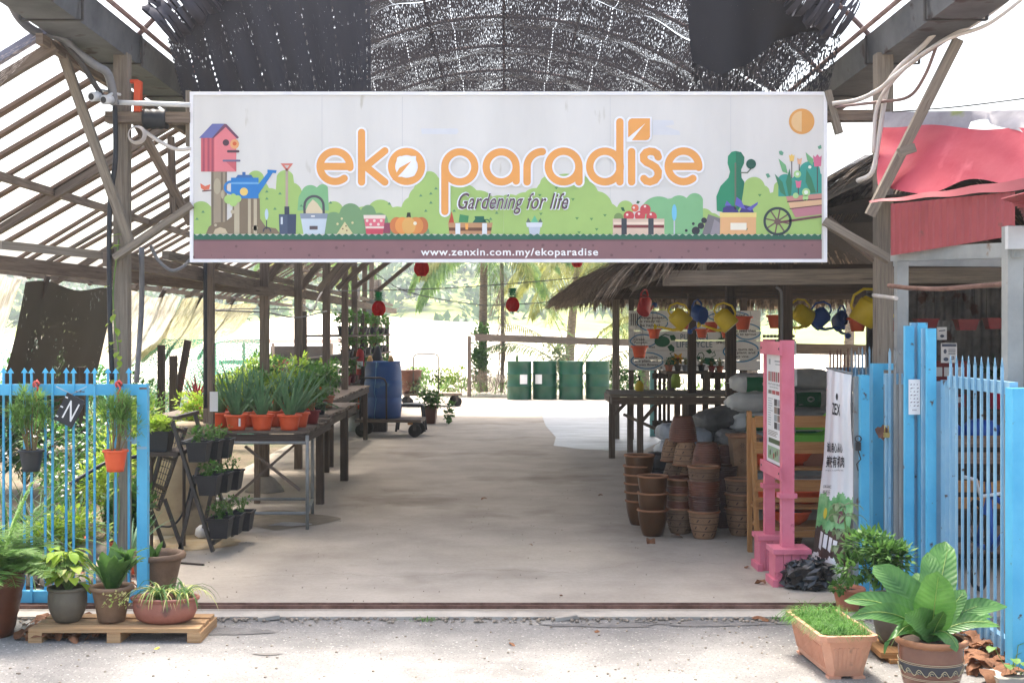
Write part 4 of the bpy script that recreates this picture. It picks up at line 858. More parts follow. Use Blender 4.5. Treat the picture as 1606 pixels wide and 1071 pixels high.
art.build('drawing', ART, bn)
# lettering
ORG = flat('banner orange', 226, 158, 84, rough=.45); WHT = flat('banner white', 232, 234, 242, rough=.45)
LI = [0]
def letter(name, strokes, inner=None):
    """strokes: list of (points in zoom coords, map index 6/7, closed)"""
    k = MB(); LI[0] = (LI[0]+1) % 5
    for lay, w, mt in ((8, 55, 1), (11, 36, 0)):
        for i, (pts, z, cl) in enumerate(strokes):
            k.mat = mt; stroke(k, pts, w, (A6 if z == 6 else A7)(lay+i*.6+(LI[0]*.28 if mt else 0)), closed=cl)
    if inner: inner(k)
    return k.build(name, [ORG, WHT], bn)
letter('letter_e', [(arc(742, 383, 74, 4, -308, 34), 6, False), ([(676, 383), (814, 383)], 6, False)])
letter('letter_k', [([(873, 215), (873, 460)], 6, False), ([(988, 306), (893, 383), (988, 460)], 6, False)])
def oin(k):
    k.mat = 1; cpoly(k, [(1046, 352), (1050, 338), (1062, 332), (1142, 332), (1142, 414), (1134, 428), (1122, 434), (1046, 434)], A6(13))
    k.mat = 0; cpoly(k, [(1024, 452), (1060, 390), (1119, 357), (1075, 410), (1040, 446)], A6(14))
letter('letter_o', [(arc(1095, 383, 74, 0, 350, 40), 6, True)], oin)
letter('letter_p', [(arc(1358, 385, 74, 0, 350, 40), 6, True), ([(1284, 385), (1284, 605)], 6, False)])
letter('letter_a', [(arc(1562, 385, 74, 0, 350, 40), 6, True), ([(1636, 385), (1636, 455)], 6, False)])
letter('letter_r', [([(113, 450), (113, 380)]+arc(187, 378, 74, 180, 270, 12), 7, False)])
letter('letter_a', [(arc(290, 376, 74, 0, 350, 40), 7, True), ([(364, 376), (364, 450)], 7, False)])
letter('letter_d', [(arc(490, 376, 74, 0, 350, 40), 7, True), ([(562, 160), (562, 450)], 7, False)])
def leafi(k):
    k.mat = 1; cpoly(k, [(594, 150), (606, 136), (716, 136), (716, 240), (700, 256), (594, 256)], A7(9))
    k.mat = 0; cpoly(k, [(602, 236), (602, 160), (608, 148), (620, 143), (708, 143), (708, 232), (700, 246), (688, 249), (620, 249), (686, 166)], A7(12))
letter('letter_i', [([(619, 304), (619, 450)], 7, False)], leafi)
letter('letter_s', [([(748, 330), (742, 314), (726, 304), (706, 302), (688, 308), (677, 322), (678, 342), (692, 356), (712, 365)], 7, False), ([(712, 365), (736, 380), (748, 400), (746, 424), (732, 442), (708, 450), (690, 446), (678, 434)], 7, False)])
letter('letter_e', [(arc(870, 375, 74, 4, -308, 34), 7, False), ([(804, 375), (942, 375)], 7, False)])
k = MB(); addtext(k, 'Gardening for life', 716.5, 893.5, 301.5, 338, bf(15), shear=.4, offset=.03, sp=1.03); k.build('slogan_outline', WHT, bn)
k = MB(); addtext(k, 'Gardening for life', 718.5, 891.5, 303, 336.5, bf(17), shear=.4, offset=.008, sp=1.05); k.build('slogan', flat('plum ink', 96, 74, 84), bn)
k = MB(); addtext(k, 'www.zenxin.com.my/ekoparadise', 660, 938, 389.5, 404.5, bf(9), offset=.018, sp=1.12); k.build('web_address', flat('address white', 240, 240, 240), bn)
# ================================================================== LEFT GATE
GY = 7.45
def gate_bar(k, x, y, z0, z1, w=.012, tip=True):
    k.beam((x, y, z0), (x, y, z1), w, w, (0, 1, 0))
    if tip:
        t0 = [k.V((x+a*w*1.5, y+b*w*.6, z1)) for a, b in ((-1, -1), (1, -1), (1, 1), (-1, 1))]; p = k.V((x, y, z1+w*2.6))
        for i in range(4): k.Fc((t0[i], t0[(i+1) % 4], p))
        k.Fc(t0[::-1])
g = thing('sliding_gate', 'sky blue sliding gate with arrow tipped bars at the left of the entrance', 'gate', (-2.6, GY, 0))
zr = at(0, 611, GY).z; zb = at(0, 935, GY).z; xr = gx(224.5, GY)
k = MB(); k.box(-4.6, xr-.031, GY-.02, GY+.02, zr-.032, zr+.032); k.build('top_rail', 'blue', g)
k = MB(); k.box(-4.6, xr-.031, GY-.02, GY+.02, zb-.035, zb+.035); k.build('bottom_rail', 'blue', g)
k = MB(); k.box(xr-.03, xr+.03, GY-.025, GY+.025, .03, zr+.033); k.build('end_post', 'blue', g)
for i in range(26):
    x = gx(200, GY)-i*.0612; k = MB(); gate_bar(k, x, GY-(.0265 if i % 2 else -.0265), zb-.03, at(0, 585, GY).z); k.build('bar', 'blue', g)
k = MB(); x = xr+.02; z = at(0, 690, GY).z; k.box(xr-.06, xr-.031, GY-.03, GY-.0255, z-.02, z+.02); k.tube([(xr-.05, GY-.04, z), (xr-.08, GY-.045, z+.005), (xr-.09, GY-.045, z+.02)], .007, 6); k.box(xr-.028, xr+.028, GY-.03, GY-.0255, z-.05, z-.035); k.build('latch', 'blue2', g)
k = MB(); z = at(0, 609, GY).z; k.box(xr-.015, xr+.028, GY-.0275, GY-.0255, z-.004, z+.006); k.build('rust_mark', 'rustm', g)
def hook(px, lab):
    p = at(px, 606, GY-.045); t = MB(); m4 = [p+Vector(v) for v in ((.0, .03, .0), (.0, .0, .035), (-.01, -.012, .02), (.012, -.014, -.01), (-.006, -.012, -.04), (.004, -.008, -.09))]
    t.tube(m4, .007, 6); t.tube([p+Vector((.018*math.cos(a), -.012, .018*math.sin(a)+.012)) for a in [j*.52 for j in range(9)]], .006, 5)
    return tag(t.build('hanging_hook', pm('salmon wire', c3(196, 70, 62), c3(216, 88, 80), rough=.5)), lab, 'hook')
hook(58, 'salmon hook on the gate rail above the black hanging pot'); hook(187, 'salmon hook on the gate rail above the orange hanging pot')
def hangplant(px, pot, lab, lean):
    c = at(px, 739, GY-.10); t = thing('hanging_plant', lab, 'hanging plant', c, group='plants hanging on the left gate')
    k = MB(); r = pot_lathe(k, .066, .125, 1, .72, .008); k.build('pot', pot, t, world=False); soil(t, r, .108)
    k = MB(); tips = []
    for i in range(13):
        a = U(0, 6.28); e = Vector((math.cos(a)*U(.02, .1)+lean, math.sin(a)*.05, U(.2, .38))); k.tube([(math.cos(a)*.02, math.sin(a)*.02, .1), e*.5+Vector((0, 0, .08)), e+Vector((0, 0, .06))], [.004, .003, .002], 4, cap=False); tips.append(e+Vector((0, 0, .06)))
    k.build('stems', 'stem', t, world=False)
    k = MB()
    for i in range(1500):
        e = rnd.choice(tips); d = Vector((rnd.gauss(0, 1), rnd.gauss(0, 1), rnd.gauss(.4, 1))).normalized(); k.leaflet(e+d*U(.0, .045), d, U(.03, .06), .006)
    for i in range(300):
        e = rnd.choice(tips); d = Vector((rnd.gauss(0, 1), rnd.gauss(0, 1), rnd.gauss(.4, 1))).normalized(); k.leaflet(e+Vector((0, 0, U(-.12, 0)))+d*.015, d, .045, .006)
    k.build('foliage', 'lf_fern', t, world=False); return t
hangplant(49, 'black', 'feathery plant in a black pot hanging on the blue gate', -.02)
hangplant(181, 'orange', 'feathery plant in an orange pot hanging on the blue gate', .03)
# tilted slate with a letter
c = at(110, 643, GY-.06); t = thing('hanging_plaque', 'tilted black plaque with a white letter hanging on the blue gate', 'plaque', c, (0, R(-24), 0))
t.rotation_euler = (0, R(27), R(8))
k = MB(); k.box(-.058, .058, -.022, .0, -.085, .085); k.build('block', 'black', t, world=False)
k = MB(); addtext(k, 'N', -.02, .038, -.055, .055, lambda x, y: (x, -.0235, -y)); [k.box(-.056, -.04, -.0236, -.0222, z-.004, z+.004) for z in (-.06, 0, .06)]; k.build('letter', flat('chalk white', 225, 225, 225), t, world=False)
k = MB(); k.tube([at(88, 606, GY-.045), at(112, 618, GY-.05)], .0015, 4); k.tube([at(136, 606, GY-.045), at(112, 618, GY-.05)], .0015, 4); tag(k.build('string', 'conduit'), 'thin string holding the tilted black plaque', 'string')
# ================================================================== PALLET AND FRONT POTS (left)
PY0 = 6.64; pz = .082
t = thing('pallet', 'low raw pine pallet carrying three pots left of the entrance', 'pallet', (gx(178, 6.7), 6.75, -.02))
x0, x1 = gx(44, 6.64), gx(312, 6.64)
for i in range(3):
    k = MB(); y = PY0+.05+i*.13; k.box(x0, x1, y-.045, y+.045, pz-.05, pz-.028); k.build('deck_board', 'pine', t)
for q in (0, .5, .97):
    k = MB(); xx = x0+(x1-x0)*q+(.0 if q else .035); k.box(xx-.035, xx+.035, PY0+.0, PY0+.38, -.02, pz-.0505); k.build('bearer', 'pine', t)
top = pz-.028
def bigpot(px, y, z, r, h, mat, lab, grp, **kw):
    t = thing('potted_plant', lab, 'potted plant', (gx(px, y), y, z), group=grp); k = MB(); rr = pot_lathe(k, r, h, **kw); k.build('pot', mat, t, world=False); soil(t, rr, h*.86); return t, rr
GRP = 'pots standing in front of the gates'
t, rr = bigpot(-14, 6.82, -.02, .185, .37, 'brownpot', 'tall ribbed brown pot with a feathery fern at the far left', GRP, top=1, bot=.62, rings=9, rim=.014)
k = MB(); fern(k, (0.03, 0, .33), 34, .40, w=.11, up=1.1, droop=1.0, bias=(.25, 0)); fern(k, (.05, 0, .35), 16, .5, w=.12, up=.8, droop=.6, bias=(.9, -.1)); k.build('foliage', 'lf_fern', t, world=False)
t, rr = bigpot(106, 6.82, top, .098, .185, 'olive', 'smooth olive pot with lime and cream leaves on the pallet', GRP, top=.98, bot=.6, belly=.16, rim=.01)
k = MB()
for i in range(58):
    a = U(0, 6.28); q = U(0, .09); b = Vector((math.cos(a)*q, math.sin(a)*q, U(.2, .38))); d = Vector((math.cos(a)+U(-.3, .3), math.sin(a)+U(-.3, .3), U(-.3, .6)))
    k.mat = rnd.choice([0, 0, 1, 2]); k.leaf(b, d, U(.075, .12), U(.045, .065), droop=1.0, n=4, fold=.2, wave=.04); k.mat = 3; k.tube([(0, 0, .15), b*.6+Vector((0, 0, .08)), b], .0025, 4, cap=False)
k.build('foliage', ['lf_yel', 'lf_lime', 'lf_pinkish', 'gstem'], t, world=False)
t, rr = bigpot(175, 6.82, top, .105, .19, 'tan', 'ribbed tan pot with tall broad leaves on the pallet', GRP, top=.98, bot=.66, rings=7, rim=.014)
k = MB()
for i in range(14):
    a = U(0, 6.28); k.mat = 0; k.leaf((math.cos(a)*.03, math.sin(a)*.03, .17), (math.cos(a)*.45, math.sin(a)*.3, 1), U(.18, .26), U(.06, .09), droop=.5, n=6, fold=.3, wave=.05)
stm = [(.03, 0, .17), (.07, 0, .24), (.10, 0, .3)]; k.mat = 1; k.tube(stm, .006, 5)
for i in range(16): a = U(0, 6.28); k.mat = 0; k.leaf((.09+U(-.02, .02), U(-.02, .02), U(.25, .34)), (math.cos(a)*.7, math.sin(a)*.5, .8), U(.07, .13), U(.035, .05), droop=.6, n=5, fold=.3, wave=.08)
for i in range(60): k.mat = 2; b = Vector((U(-.01, .13), -.10-U(0, .02), U(.10, .18))); k.leaflet(b, (U(-1, 1), -.4, U(-1, 1)), .02, .012)
k.build('foliage', ['lf_mid', 'gstem', 'lf_pinkish'], t, world=False)
t = thing('potted_plant', 'wide terracotta bowl with a spider plant on the right end of the pallet', 'potted plant', (gx(259, 6.80), 6.80, top), group=GRP)
k = MB(); sx = 1.0; k.lathe([(.115, 0), (.15, .02), (.168, .06), (.172, .11), (.168, .118), (.182, .122), (.186, .132), (.18, .138), (.165, .136), (.158, .12), (.14, .08)], (0, 0, 0), 32, sy=.62); k.build('bowl', 'terra2', t, world=False); soil(t, .15, .11, sy=.6)
k = MB()
for (cx, n) in ((-.03, 50), (.09, 34)):
    for i in range(n):
        a = U(0, 6.28); k.mat = int(rnd.random() < .35); k.leaf((cx+U(-.03, .03), U(-.02, .02), .12), (math.cos(a)*U(.4, 1.2)+.15, math.sin(a)*.8, 1.3), U(.16, .30), .012, droop=1.9, n=6, fold=.5, prof=lambda t: 1-t*.8)
k.build('foliage', ['lf_mid', 'lf_pinkish'], t, world=False)
# big rim pot behind the gate post
t, rr = bigpot(246, 7.62, -.0, .15, .28, 'tan', 'pale rimmed bowl pot half hidden behind the blue gate post', GRP, top=1, bot=.6, rim=.02)
k = MB()
for i in range(5): k.leaf((-.02, 0, .2), (U(-.6, .3), U(-.5, .5), 1), .16, .06, droop=.6, n=5, fold=.2)
k.build('foliage', 'lf_mid', t, world=False)
# ================================================================== GARDEN BEHIND THE GATE
GP = 'garden plants behind the left gate'
def gplant(kind, px, y, z, lab, **kw):
    nm = kw.pop('name', 'garden_plant'); c = (gx(px, y), y, z); k = MB(); mats = kw.pop('mats', ['lf_mid', 'stem'])
    if kind == 'bush': rx, rz = kw['rx'], kw['rz']; bush(k, (c[0], y, z+rz), (rx, rx*.8, rz), kw.get('n', 900), kw.get('lw', .03), kw.get('ll', .055))
    if kind == 'blades': blade_clump(k, c, kw['n'], kw['h'], kw.get('s', 1), kw['w'], kw.get('droop', 1.0), 6)
    if kind == 'fern': fern(k, c, kw['n'], kw['h'], kw.get('w', .1))
    return tag(k.build(nm, mats, origin=c), lab, kw.get('cat', 'plant'), GP)
gplant('blades', 12, 8.5, 0, 'large spiky clump of strap leaves behind the left end of the gate', n=110, h=1.0, s=1.1, w=.035, mats=['lf_mid'], droop=1.3)
gplant('blades', 60, 9.6, 0, 'second spiky clump further back behind the gate', n=60, h=.7, s=1.0, w=.03, mats=['lf_dark'], droop=1.2)
gplant('bush', 110, 8.7, 0, 'low light green bush behind the middle of the left gate', rx=.3, rz=.2, n=1000, mats=['lf_lime', 'stem'])
gplant('bush', 128, 10.6, .1, 'white flowering shrub behind the gate', rx=.45, rz=.42, n=1500, mats=['lf_grass', 'stem'])
gplant('bush', 168, 10.0, 0, 'yellow green shrub left of the timber post', rx=.3, rz=.4, n=1100, mats=['lf_yel', 'stem'])
gplant('bush', 205, 9.0, 0, 'leafy shrub right behind the gate end post', rx=.16, rz=.28, n=500, lw=.05, ll=.09, mats=['lf_mid', 'stem'])
gplant('blades', 95, 11.6, .1, 'thin grassy clump in front of the green mesh fence', n=120, h=.7, s=.8, w=.014, mats=['lf_grass'])
gplant('bush', 40, 12.5, .1, 'wide bush below the black shade cloth', rx=.9, rz=.5, n=2200, lw=.05, ll=.09, mats=['lf_dark', 'stem'])
gplant('bush', 190, 12.8, .1, 'bright bush in front of the green mesh fence', rx=.6, rz=.45, n=1700, lw=.04, ll=.07, mats=['lf_lime', 'stem'])
gplant('bush', 250, 13.5, .05, 'tall loose shrub beside the wooden stakes', rx=.4, rz=.5, n=1200, mats=['lf_fern', 'stem'])
gplant('bush', 150, 16.5, .1, 'shrub against the green mesh fence', rx=1.2, rz=.6, n=2200, lw=.06, ll=.1, mats=['lf_grass', 'stem'])
k = MB()
for i in range(160): b = Vector((gx(128, 10.5)+rnd.gauss(0, .2), 10.3+U(-.2, .1), U(.3, .9))); k.leaflet(b, (U(-1, 1), -1, U(-1, 1)), .035, .03)
tag(k.build('blossom', 'paper', origin=(gx(128, 10.5), 10.4, .3)), 'small white blossoms on the shrub behind the gate', 'flowers', kind='stuff')
def smallpot(px, y, z, r, h, lab, mat='orange', grp='orange pots in the garden bed', plant='blades', pm_=None, ph=.3, nm='potted_plant', n=26, lw=.03):
    t = thing(nm, lab, 'potted plant', (gx(px, y), y, z), group=grp)
    k = MB(); rr = pot_lathe(k, r, h, 1, .72, .01); k.build('pot', mat, t, world=False); soil(t, rr, h*.85); k = MB()
    if plant == 'blades': blade_clump(k, (0, 0, h*.85), n, ph, .8, lw, .5, 5)
    elif plant == 'bush': bush(k, (0, 0, h+ph*.5), (ph*.55, ph*.5, ph*.5), n*16, lw, lw*1.8)
    elif plant == 'fern': fern(k, (0, 0, h*.9), n, ph)
    k.build('foliage', [pm_ or 'lf_aloe', 'stem'], t, world=False); return t
smallpot(112, 8.9, .0, .10, .16, 'aloe in a wide orange pot on the ground behind the gate', ph=.45)
smallpot(205, 8.35, .02, .075, .13, 'aloe in an orange pot just left of the gate end post', ph=.38, n=16)
smallpot(190, 8.9, .0, .08, .14, 'small orange pot with a broad leaf behind the gate', plant='bush', pm_='lf_mid', ph=.25, lw=.04)
k = MB()
for i in range(26):
    x = gx(U(-40, 225), 8.3); y = U(7.75, 9.2); r = U(.05, .13); st = len(k.v); k.lathe([(r*.3, 0), (r, r*.3), (r*.9, r*.7), (r*.4, r)], (x, y, 0), 7, cap1=True, wob=.12, sx=U(.7, 1.3))
k.build  # stones are individual below
for i, (px, y, r) in enumerate([(92, 8.0, .12), (128, 7.9, .10), (160, 8.1, .14), (70, 8.4, .15), (140, 8.7, .17), (185, 8.5, .13), (30, 8.0, .13)]):
    k = MB(); x = gx(px, y); k.lathe([(r*.5, -.02), (r, r*.3), (r*.92, r*.7), (r*.45, r*.95)], (x, y, 0), 9, cap1=True, wob=.13, sx=U(.8, 1.3))
    tag(k.build('garden_stone', 'stone'), ['grey stone behind the olive pot', 'small grey stone behind the ribbed tan pot', 'stone behind the tan pot near the gate rail', 'broad stone behind the left gate bars', 'largest pale stone behind the left gate', 'pale stone near the front timber post', 'stone beside the tall brown pot'][i], 'stone', 'stones edging the garden bed')
pipe('garden_hose', [(gx(110, 8.8), 8.8, .55), (gx(140, 8.9), 8.9, .62), (gx(170, 9), 9.0, .68), (gx(215, 9.2), 9.2, .7)], .014, 'black', 'black hose crossing behind the left gate', 'hose')
# green mesh fence and chain link
gm = netmat('green windbreak mesh', c3(110, 190, 160), .46, sx=70, sy=70, big=.3, transl=.6)
k = MB(); k.grid(lambda u, v: (-9.5+6.3*u, 17.5+.08*math.sin(u*30), .05+1.45*v), 40, 10, uvf=lambda u, v: (u*6.3, v*1.45)); tag(k.build('mesh_fence', gm), 'green windbreak mesh fence across the back of the left garden', 'fence')
k = MB()
for i in range(-2, 34):
    for s in (-1, 1): k.tube([(-4.6+i*.075, 8.12, .08), (-4.6+i*.075+s*1.0, 8.12, 1.08)], .0014, 3, cap=False)
k = MB()
for i in range(44):
    a = -5.2+i*.065
    for s in (-1, 1):
        b0, b1 = Vector((a, 7.72, .05)), Vector((a+s*.95, 7.72, 1.0)); 
        if min(b0.x, b1.x) > -5.6 and max(b0.x, b1.x) < -2.28: k.tube([b0, b1], .0013, 3, cap=False)
tag(k.build('chain_link', 'greym'), 'thin chain link mesh behind the bars of the left gate', 'wire mesh')
for px, y, z, lab, an in ((253, 14.2, 1.45, 'dark wooden stake behind the left gate, leftmost of two', 0), (272, 13.2, 1.35, 'dark wooden stake standing by the side table', 0), (295, 14.6, 1.5, 'slanted thick stake left of the aloe bench', .28)):
    solid('wooden_stake', lab, 'stake', 'dwood', 'stakes beside the left garden', ((gx(px, y)-an, y, 0), (gx(px, y), y, z), .07, .07, (0, 1, 0)))
solid('wooden_stake', 'dark stake below the black shade cloth', 'stake', 'dwood', 'stakes beside the left garden', ((gx(128, 12.6), 12.6, 0), (gx(128, 12.6), 12.6, 1.25), .08, .08, (0, 1, 0)))
# vine on post
k = MB(); k.mat = 1; P = [Vector((gx(182+5*math.sin(i*.8), 7.88), 7.88, .3+i*.11)) for i in range(18)]; k.tube(P, .005, 4)
k.mat = 0
for i in range(46): p = rnd.choice(P); k.leaf(p+Vector((U(-.03, .03), -.02, U(-.05, .05))), (U(-1, .6), -.6, U(-.6, .4)), U(.04, .075), .035, droop=.8, n=3, fold=.2)
tag(k.build('climbing_vine', ['lf_lime', 'gstem']), 'lime green vine climbing the left front post', 'vine')
# barrel and side table
k = MB(); c = (gx(284, 10.3), 10.3, 0); k.lathe([(.30, 0), (.30, .03), (.275, .06), (.255, .5), (.235, .84), (.225, .86)], c, 28, cap1=True, cap0=False); k.build
tag(k.build('water_barrel', 'barrel'), 'tall beige concrete barrel behind the folding plant stands', 'barrel')
pipe('garden_hose', [(gx(250, 9.7), 9.7, .12), (gx(272, 9.7), 9.7, .13), (gx(290, 9.75), 9.75, .25), (gx(303, 9.8), 9.8, .5)], .008, 'black', 'thin black hose in front of the beige barrel', 'hose')
def planter(x, y, z, w, d, h, mat='black'):
    k = MB()
    def ring(s, zz, e=0): return [(x-w/2*s-e, y-d/2*s-e, zz), (x+w/2*s+e, y-d/2*s-e, zz), (x+w/2*s+e, y+d/2*s+e, zz), (x-w/2*s-e, y+d/2*s+e, zz)]
    rows = [ring(.74, z), ring(.97, z+h*.9), ring(.97, z+h*.9, .006), ring(1, z+h, .006), ring(.93, z+h), ring(.85, z+h*.7)]
    ids = [[k.V(p) for p in r] for r in rows]; k.Fc(ids[0][::-1])
    for a, b in zip(ids, ids[1:]):
        for i in range(4): k.Fc((a[i], a[(i+1) % 4], b[(i+1) % 4], b[i]))
    k.mat = 1; k.poly([(x-w*.45, y-d*.45, z+h*.86), (x+w*.45, y-d*.45, z+h*.86), (x+w*.45, y+d*.45, z+h*.86), (x-w*.45, y+d*.45, z+h*.86)]); return k
t = thing('potted_plant', 'black planter of lime seedlings beside the blue gate post', 'planter', (gx(252, 9.3), 9.3, .73)); planter(gx(252, 9.3), 9.3, .73, .17, .2, .15).build('planter', ['black', 'soil'], t)
k = MB(); bush(k, (gx(252, 9.3), 9.3, .92), (.11, .1, .055), 420, .028, .045, stems=False); k.build('foliage', ['lf_yel'], t)
k = MB(); k.box(gx(236, 9.4), gx(290, 9.4), 9.2, 9.6, .70, .728); k.box(gx(238, 9.3), gx(241, 9.3), 9.25, 9.29, 0, .7); k.box(gx(286, 9.5), gx(289, 9.5), 9.5, 9.54, 0, .7); tag(k.build('side_table', 'dwood'), 'small dark table under the black planter of lime seedlings', 'table')
t = thing('side_table', 'low wooden table with a red leaved plant left of the aloe bench', 'table', (gx(290, 12), 12.2, 0))
k = MB(); k.box(gx(248, 12), gx(330, 12), 11.8, 12.8, .78, .82); k.build('table_top', 'wood2', t)
for xx in (250, 325):
    k = MB(); k.box(gx(xx, 12)-.03, gx(xx, 12)+.03, 11.85, 11.91, 0, .78); k.build('leg', 'wood', t)
k = MB(); k.box(gx(248, 12), gx(330, 12), 11.82, 11.85, .66, .72); k.build('apron', 'dwood', t)
smallpot(308, 12.1, .82, .07, .12, 'red leaved plant in a pink pot on the side table', mat=pm('pink plastic', c3(224, 90, 110), c3(236, 110, 128), rough=.5), grp='plants on the side table', plant='blades', pm_='lf_red', ph=.3, n=18, lw=.05)
smallpot(300, 11.6, .62, .09, .14, 'yellow green seedling pot in front of the side table', mat='black', grp='plants on the side table', plant='bush', pm_='lf_yel', ph=.28, n=24)
k = MB(); k.box(gx(285, 11.6), gx(318, 11.6), 11.5, 11.7, 0, .62); tag(k.build('crate_stand', 'dwood'), 'dark crate under the yellow green seedling pot', 'crate')
# folding plant stands ------------------------------------------------
sb = pm('dark brown plastic', c3(58, 52, 50), c3(76, 70, 66), rough=.5, bump=.05)
t = thing('folding_stand', 'dark folding A-frame stand holding three tiers of black planters', 'plant stand', (gx(320, 9.4), 9.5, 0))
for y in (9.17, 9.85):
    k = MB(); k.beam((gx(270, 9.17), y, at(0, 660, 9.17).z), (gx(334, 9.17), y, .02), .022, .045, (0, 1, 0)); k.build('leg', sb, t)
    k = MB(); k.beam((gx(309, 9.17), y+.03, .62), (gx(280, 9.17), y+.03, .02), .022, .04, (0, 1, 0)); k.build('leg', sb, t)
for (px, z) in ((272, .98), (284, .80), (305, .52), (323, .24), (331, .08)):
    k = MB(); x = gx(px, 9.17)+.01; k.box(x-.015, x+.015, 9.17, 9.85, z-.012, z+.012); k.build('crossbar', sb, t)
t = thing('folding_stand', 'empty dark folding stand with a slatted mesh panel beside the blue gate post', 'plant stand', (gx(255, 9.2), 9.4, 0))
P = [at(264, 664, 9.3), at(232, 790, 9.3), at(292, 670, 9.9), at(248, 800, 9.9)]
for a, b in ((0, 1), (2, 3)):
    k = MB(); k.beam(P[a], P[b], .02, .045, (0, 1, 0)); k.build('side_rail', sb, t)
for q in (.05, .4, .75, .98):
    k = MB(); k.beam(P[0].lerp(P[1], q), P[2].lerp(P[3], q), .03, .02); k.build('slat', sb, t)
k = MB()
for q in range(12): k.tube([P[0].lerp(P[1], .06+q*.075), P[2].lerp(P[3], .06+q*.075)], .003, 4)
for q in range(5): k.tube([P[0].lerp(P[2], .15+q*.17), P[1].lerp(P[3], .15+q*.17)], .003, 4)
k.build('mesh_panel', sb, t)
for a, b in ((at(258, 782, 9.2), at(286, 862, 9.2)), (at(237, 800, 9.2), at(258, 858, 9.25)), (at(262, 664, 9.5), at(236, 735, 9.6))):
    k = MB(); k.beam(a, b, .02, .04, (0, 1, 0)); k.build('leg', sb, t)
tiers = [((308, 707), 'top'), ((324, 759), 'middle'), ((342, 826), 'bottom')]
for ti, ((px, py), tn) in enumerate(tiers):
    for j in range(3):
        y = 9.2+j*.24; c = at(px, py, 9.2); x = c.x+.03*j+.02; z = c.z-.075-.01*j
        t = thing('hanging_planter', 'black planter with %s on the %s tier of the folding stand, %s of three' % (['seedlings', 'small herbs', 'bushy herbs'][ti], tn, ['nearest', 'middle', 'farthest'][j]), 'planter', (x, y, z), group='black planters on the folding stand')
        planter(x, y, z, .155, .19, .145).build('planter', ['black', 'soil'], t)
        k = MB(); bush(k, (x-.01, y, z+.19+.02*(ti == 2)), (.08, .08, .06+.02*(ti == 2)), 150 if j == 0 else 60, .016, .032, sm=1); k.build('foliage', ['lf_grass' if ti != 2 else 'lf_mid', 'gstem'], t)
k = MB(); c = at(317, 842, 9.9); k.lathe([(.03, 0), (.06, .02), (.055, .07), (.02, .1)], (c.x, 9.9, 0), 9, wob=.15, cap1=True); tag(k.build('plastic_bag', 'paper'), 'crumpled white plastic bag under the folding stand', 'bag')
solid('wooden_stick', 'thin dark stick lying on the floor beside the bowl pot', 'stick', 'dwood', None, ((gx(268, gd(883)), gd(883), .008), (gx(320, gd(887)), gd(887), .008), .012, .012))
# ================================================================== ALOE BENCH
def bench(x0, x1, y0, y1, h, lab, legs, slats=9, braces=True):
    t = thing('plant_bench', lab, 'bench', ((x0+x1)/2, y0, 0), group='plant benches along the left side')
    for i in range(slats):
        k = MB(); y = y0+(y1-y0)*(i+.5)/slats; w = (y1-y0)/slats*U(.72, .9); k.beam((x0-U(0, .04), y, h-.011+U(-.004, .004)), (x1+U(-.02, .03), y, h-.011), w, .022); k.build('slat', 'wood', t)
    k = MB(); k.beam((x0, y0+.02, h-.065), (x1, y0+.02, h-.065), .03, .075); k.beam((x1-.02, y0, h-.07), (x1-.02, y1, h-.07), .03, .07); k.beam((x0+.02, y0, h-.07), (x0+.02, y1, h-.07), .03, .07); k.build('apron', 'dwood', t)
    for (x, y, mt, w) in legs:
        k = MB(); k.beam((x, y, 0), (x, y, h-.03), w, w, (0, 1, 0)); k.build('leg', mt, t)
    if braces:
        for a, b in (((x0+.3, y0+.06, h-.13), (x1-.05, y0+.06, .3)), ((x1-.1, y0+.1, h-.12), (x0+.1, y0+.1, .15))):
            k = MB(); k.beam(a, b, .02, .03, (0, 1, 0)); k.build('brace', 'wood', t)
    return t
BX0, BX1 = -2.42, -1.62
t = bench(BX0, BX1, 10.4, 12.0, .79, 'weathered slatted bench carrying the row of aloe pots', [(gx(178+155, 10.5), 10.5, 'wood', .05), (-2.62, 10.5, 'wood', .06), (gx(502, 11.85), 11.85, 'dwood', .07), (-2.3, 11.9, 'wood', .05)], 10)
t = bench(-3.0, -1.68, 12.1, 14.6, .79, 'second slatted bench behind the aloe bench', [(gx(345, 13.8), 13.8, 'wood', .04), (gx(540, 13.7), 13.7, 'dwood', .08), (-2.9, 12.3, 'wood', .05), (gx(512, 14.5), 14.5, 'dwood', .06)], 13, False)
t = bench(-3.0, -2.0, 15, 19, .8, 'third bench of potted plants further down the left side', [(-2.05, 15.1, 'dwood', .07), (-2.05, 18.9, 'dwood', .06), (-2.9, 15.1, 'wood', .06)], 16, False)
t = thing('scaffold_frame', 'rusty pale steel tube frame under the aloe bench', 'steel frame', (gx(482, 10.3), 10.3, 0))
for (px, y) in ((482, 10.33), (490, 11.2), (282, 10.35), (300, 11.2)):
    k = MB(); k.tube([(gx(px, y), y, 0), (gx(px, y), y, .76)], .015, 7); k.build('upright', 'greym', t)
for y, z in ((10.33, .13), (11.2, .13), (10.33, .70)):
    k = MB(); k.tube([(gx(285, y), y, z), (gx(484, y), y, z)], .013, 7); k.build('tube', 'greym', t)
k = MB(); k.tube([(gx(482, 10.33), 10.33, .13), (gx(490, 11.2), 11.2, .13)], .013, 7); k.build('tube', 'greym', t)
AL = [(345, 10.75, 668, 'aloe pot half hidden behind the bench post'), (371, 10.50, 0, 'large aloe pot with a white plant label, front row'), (411, 10.50, 0, 'middle aloe pot of the front row'), (454, 10.50, 0, 'right aloe pot of the front row, largest rosette'), (387, 10.85, 0, 'aloe pot behind the labelled one'), (430, 10.9, 0, 'aloe pot in the second row between two front pots'), (468, 10.85, 0, 'aloe pot at the right end of the second row')]
a0 = None
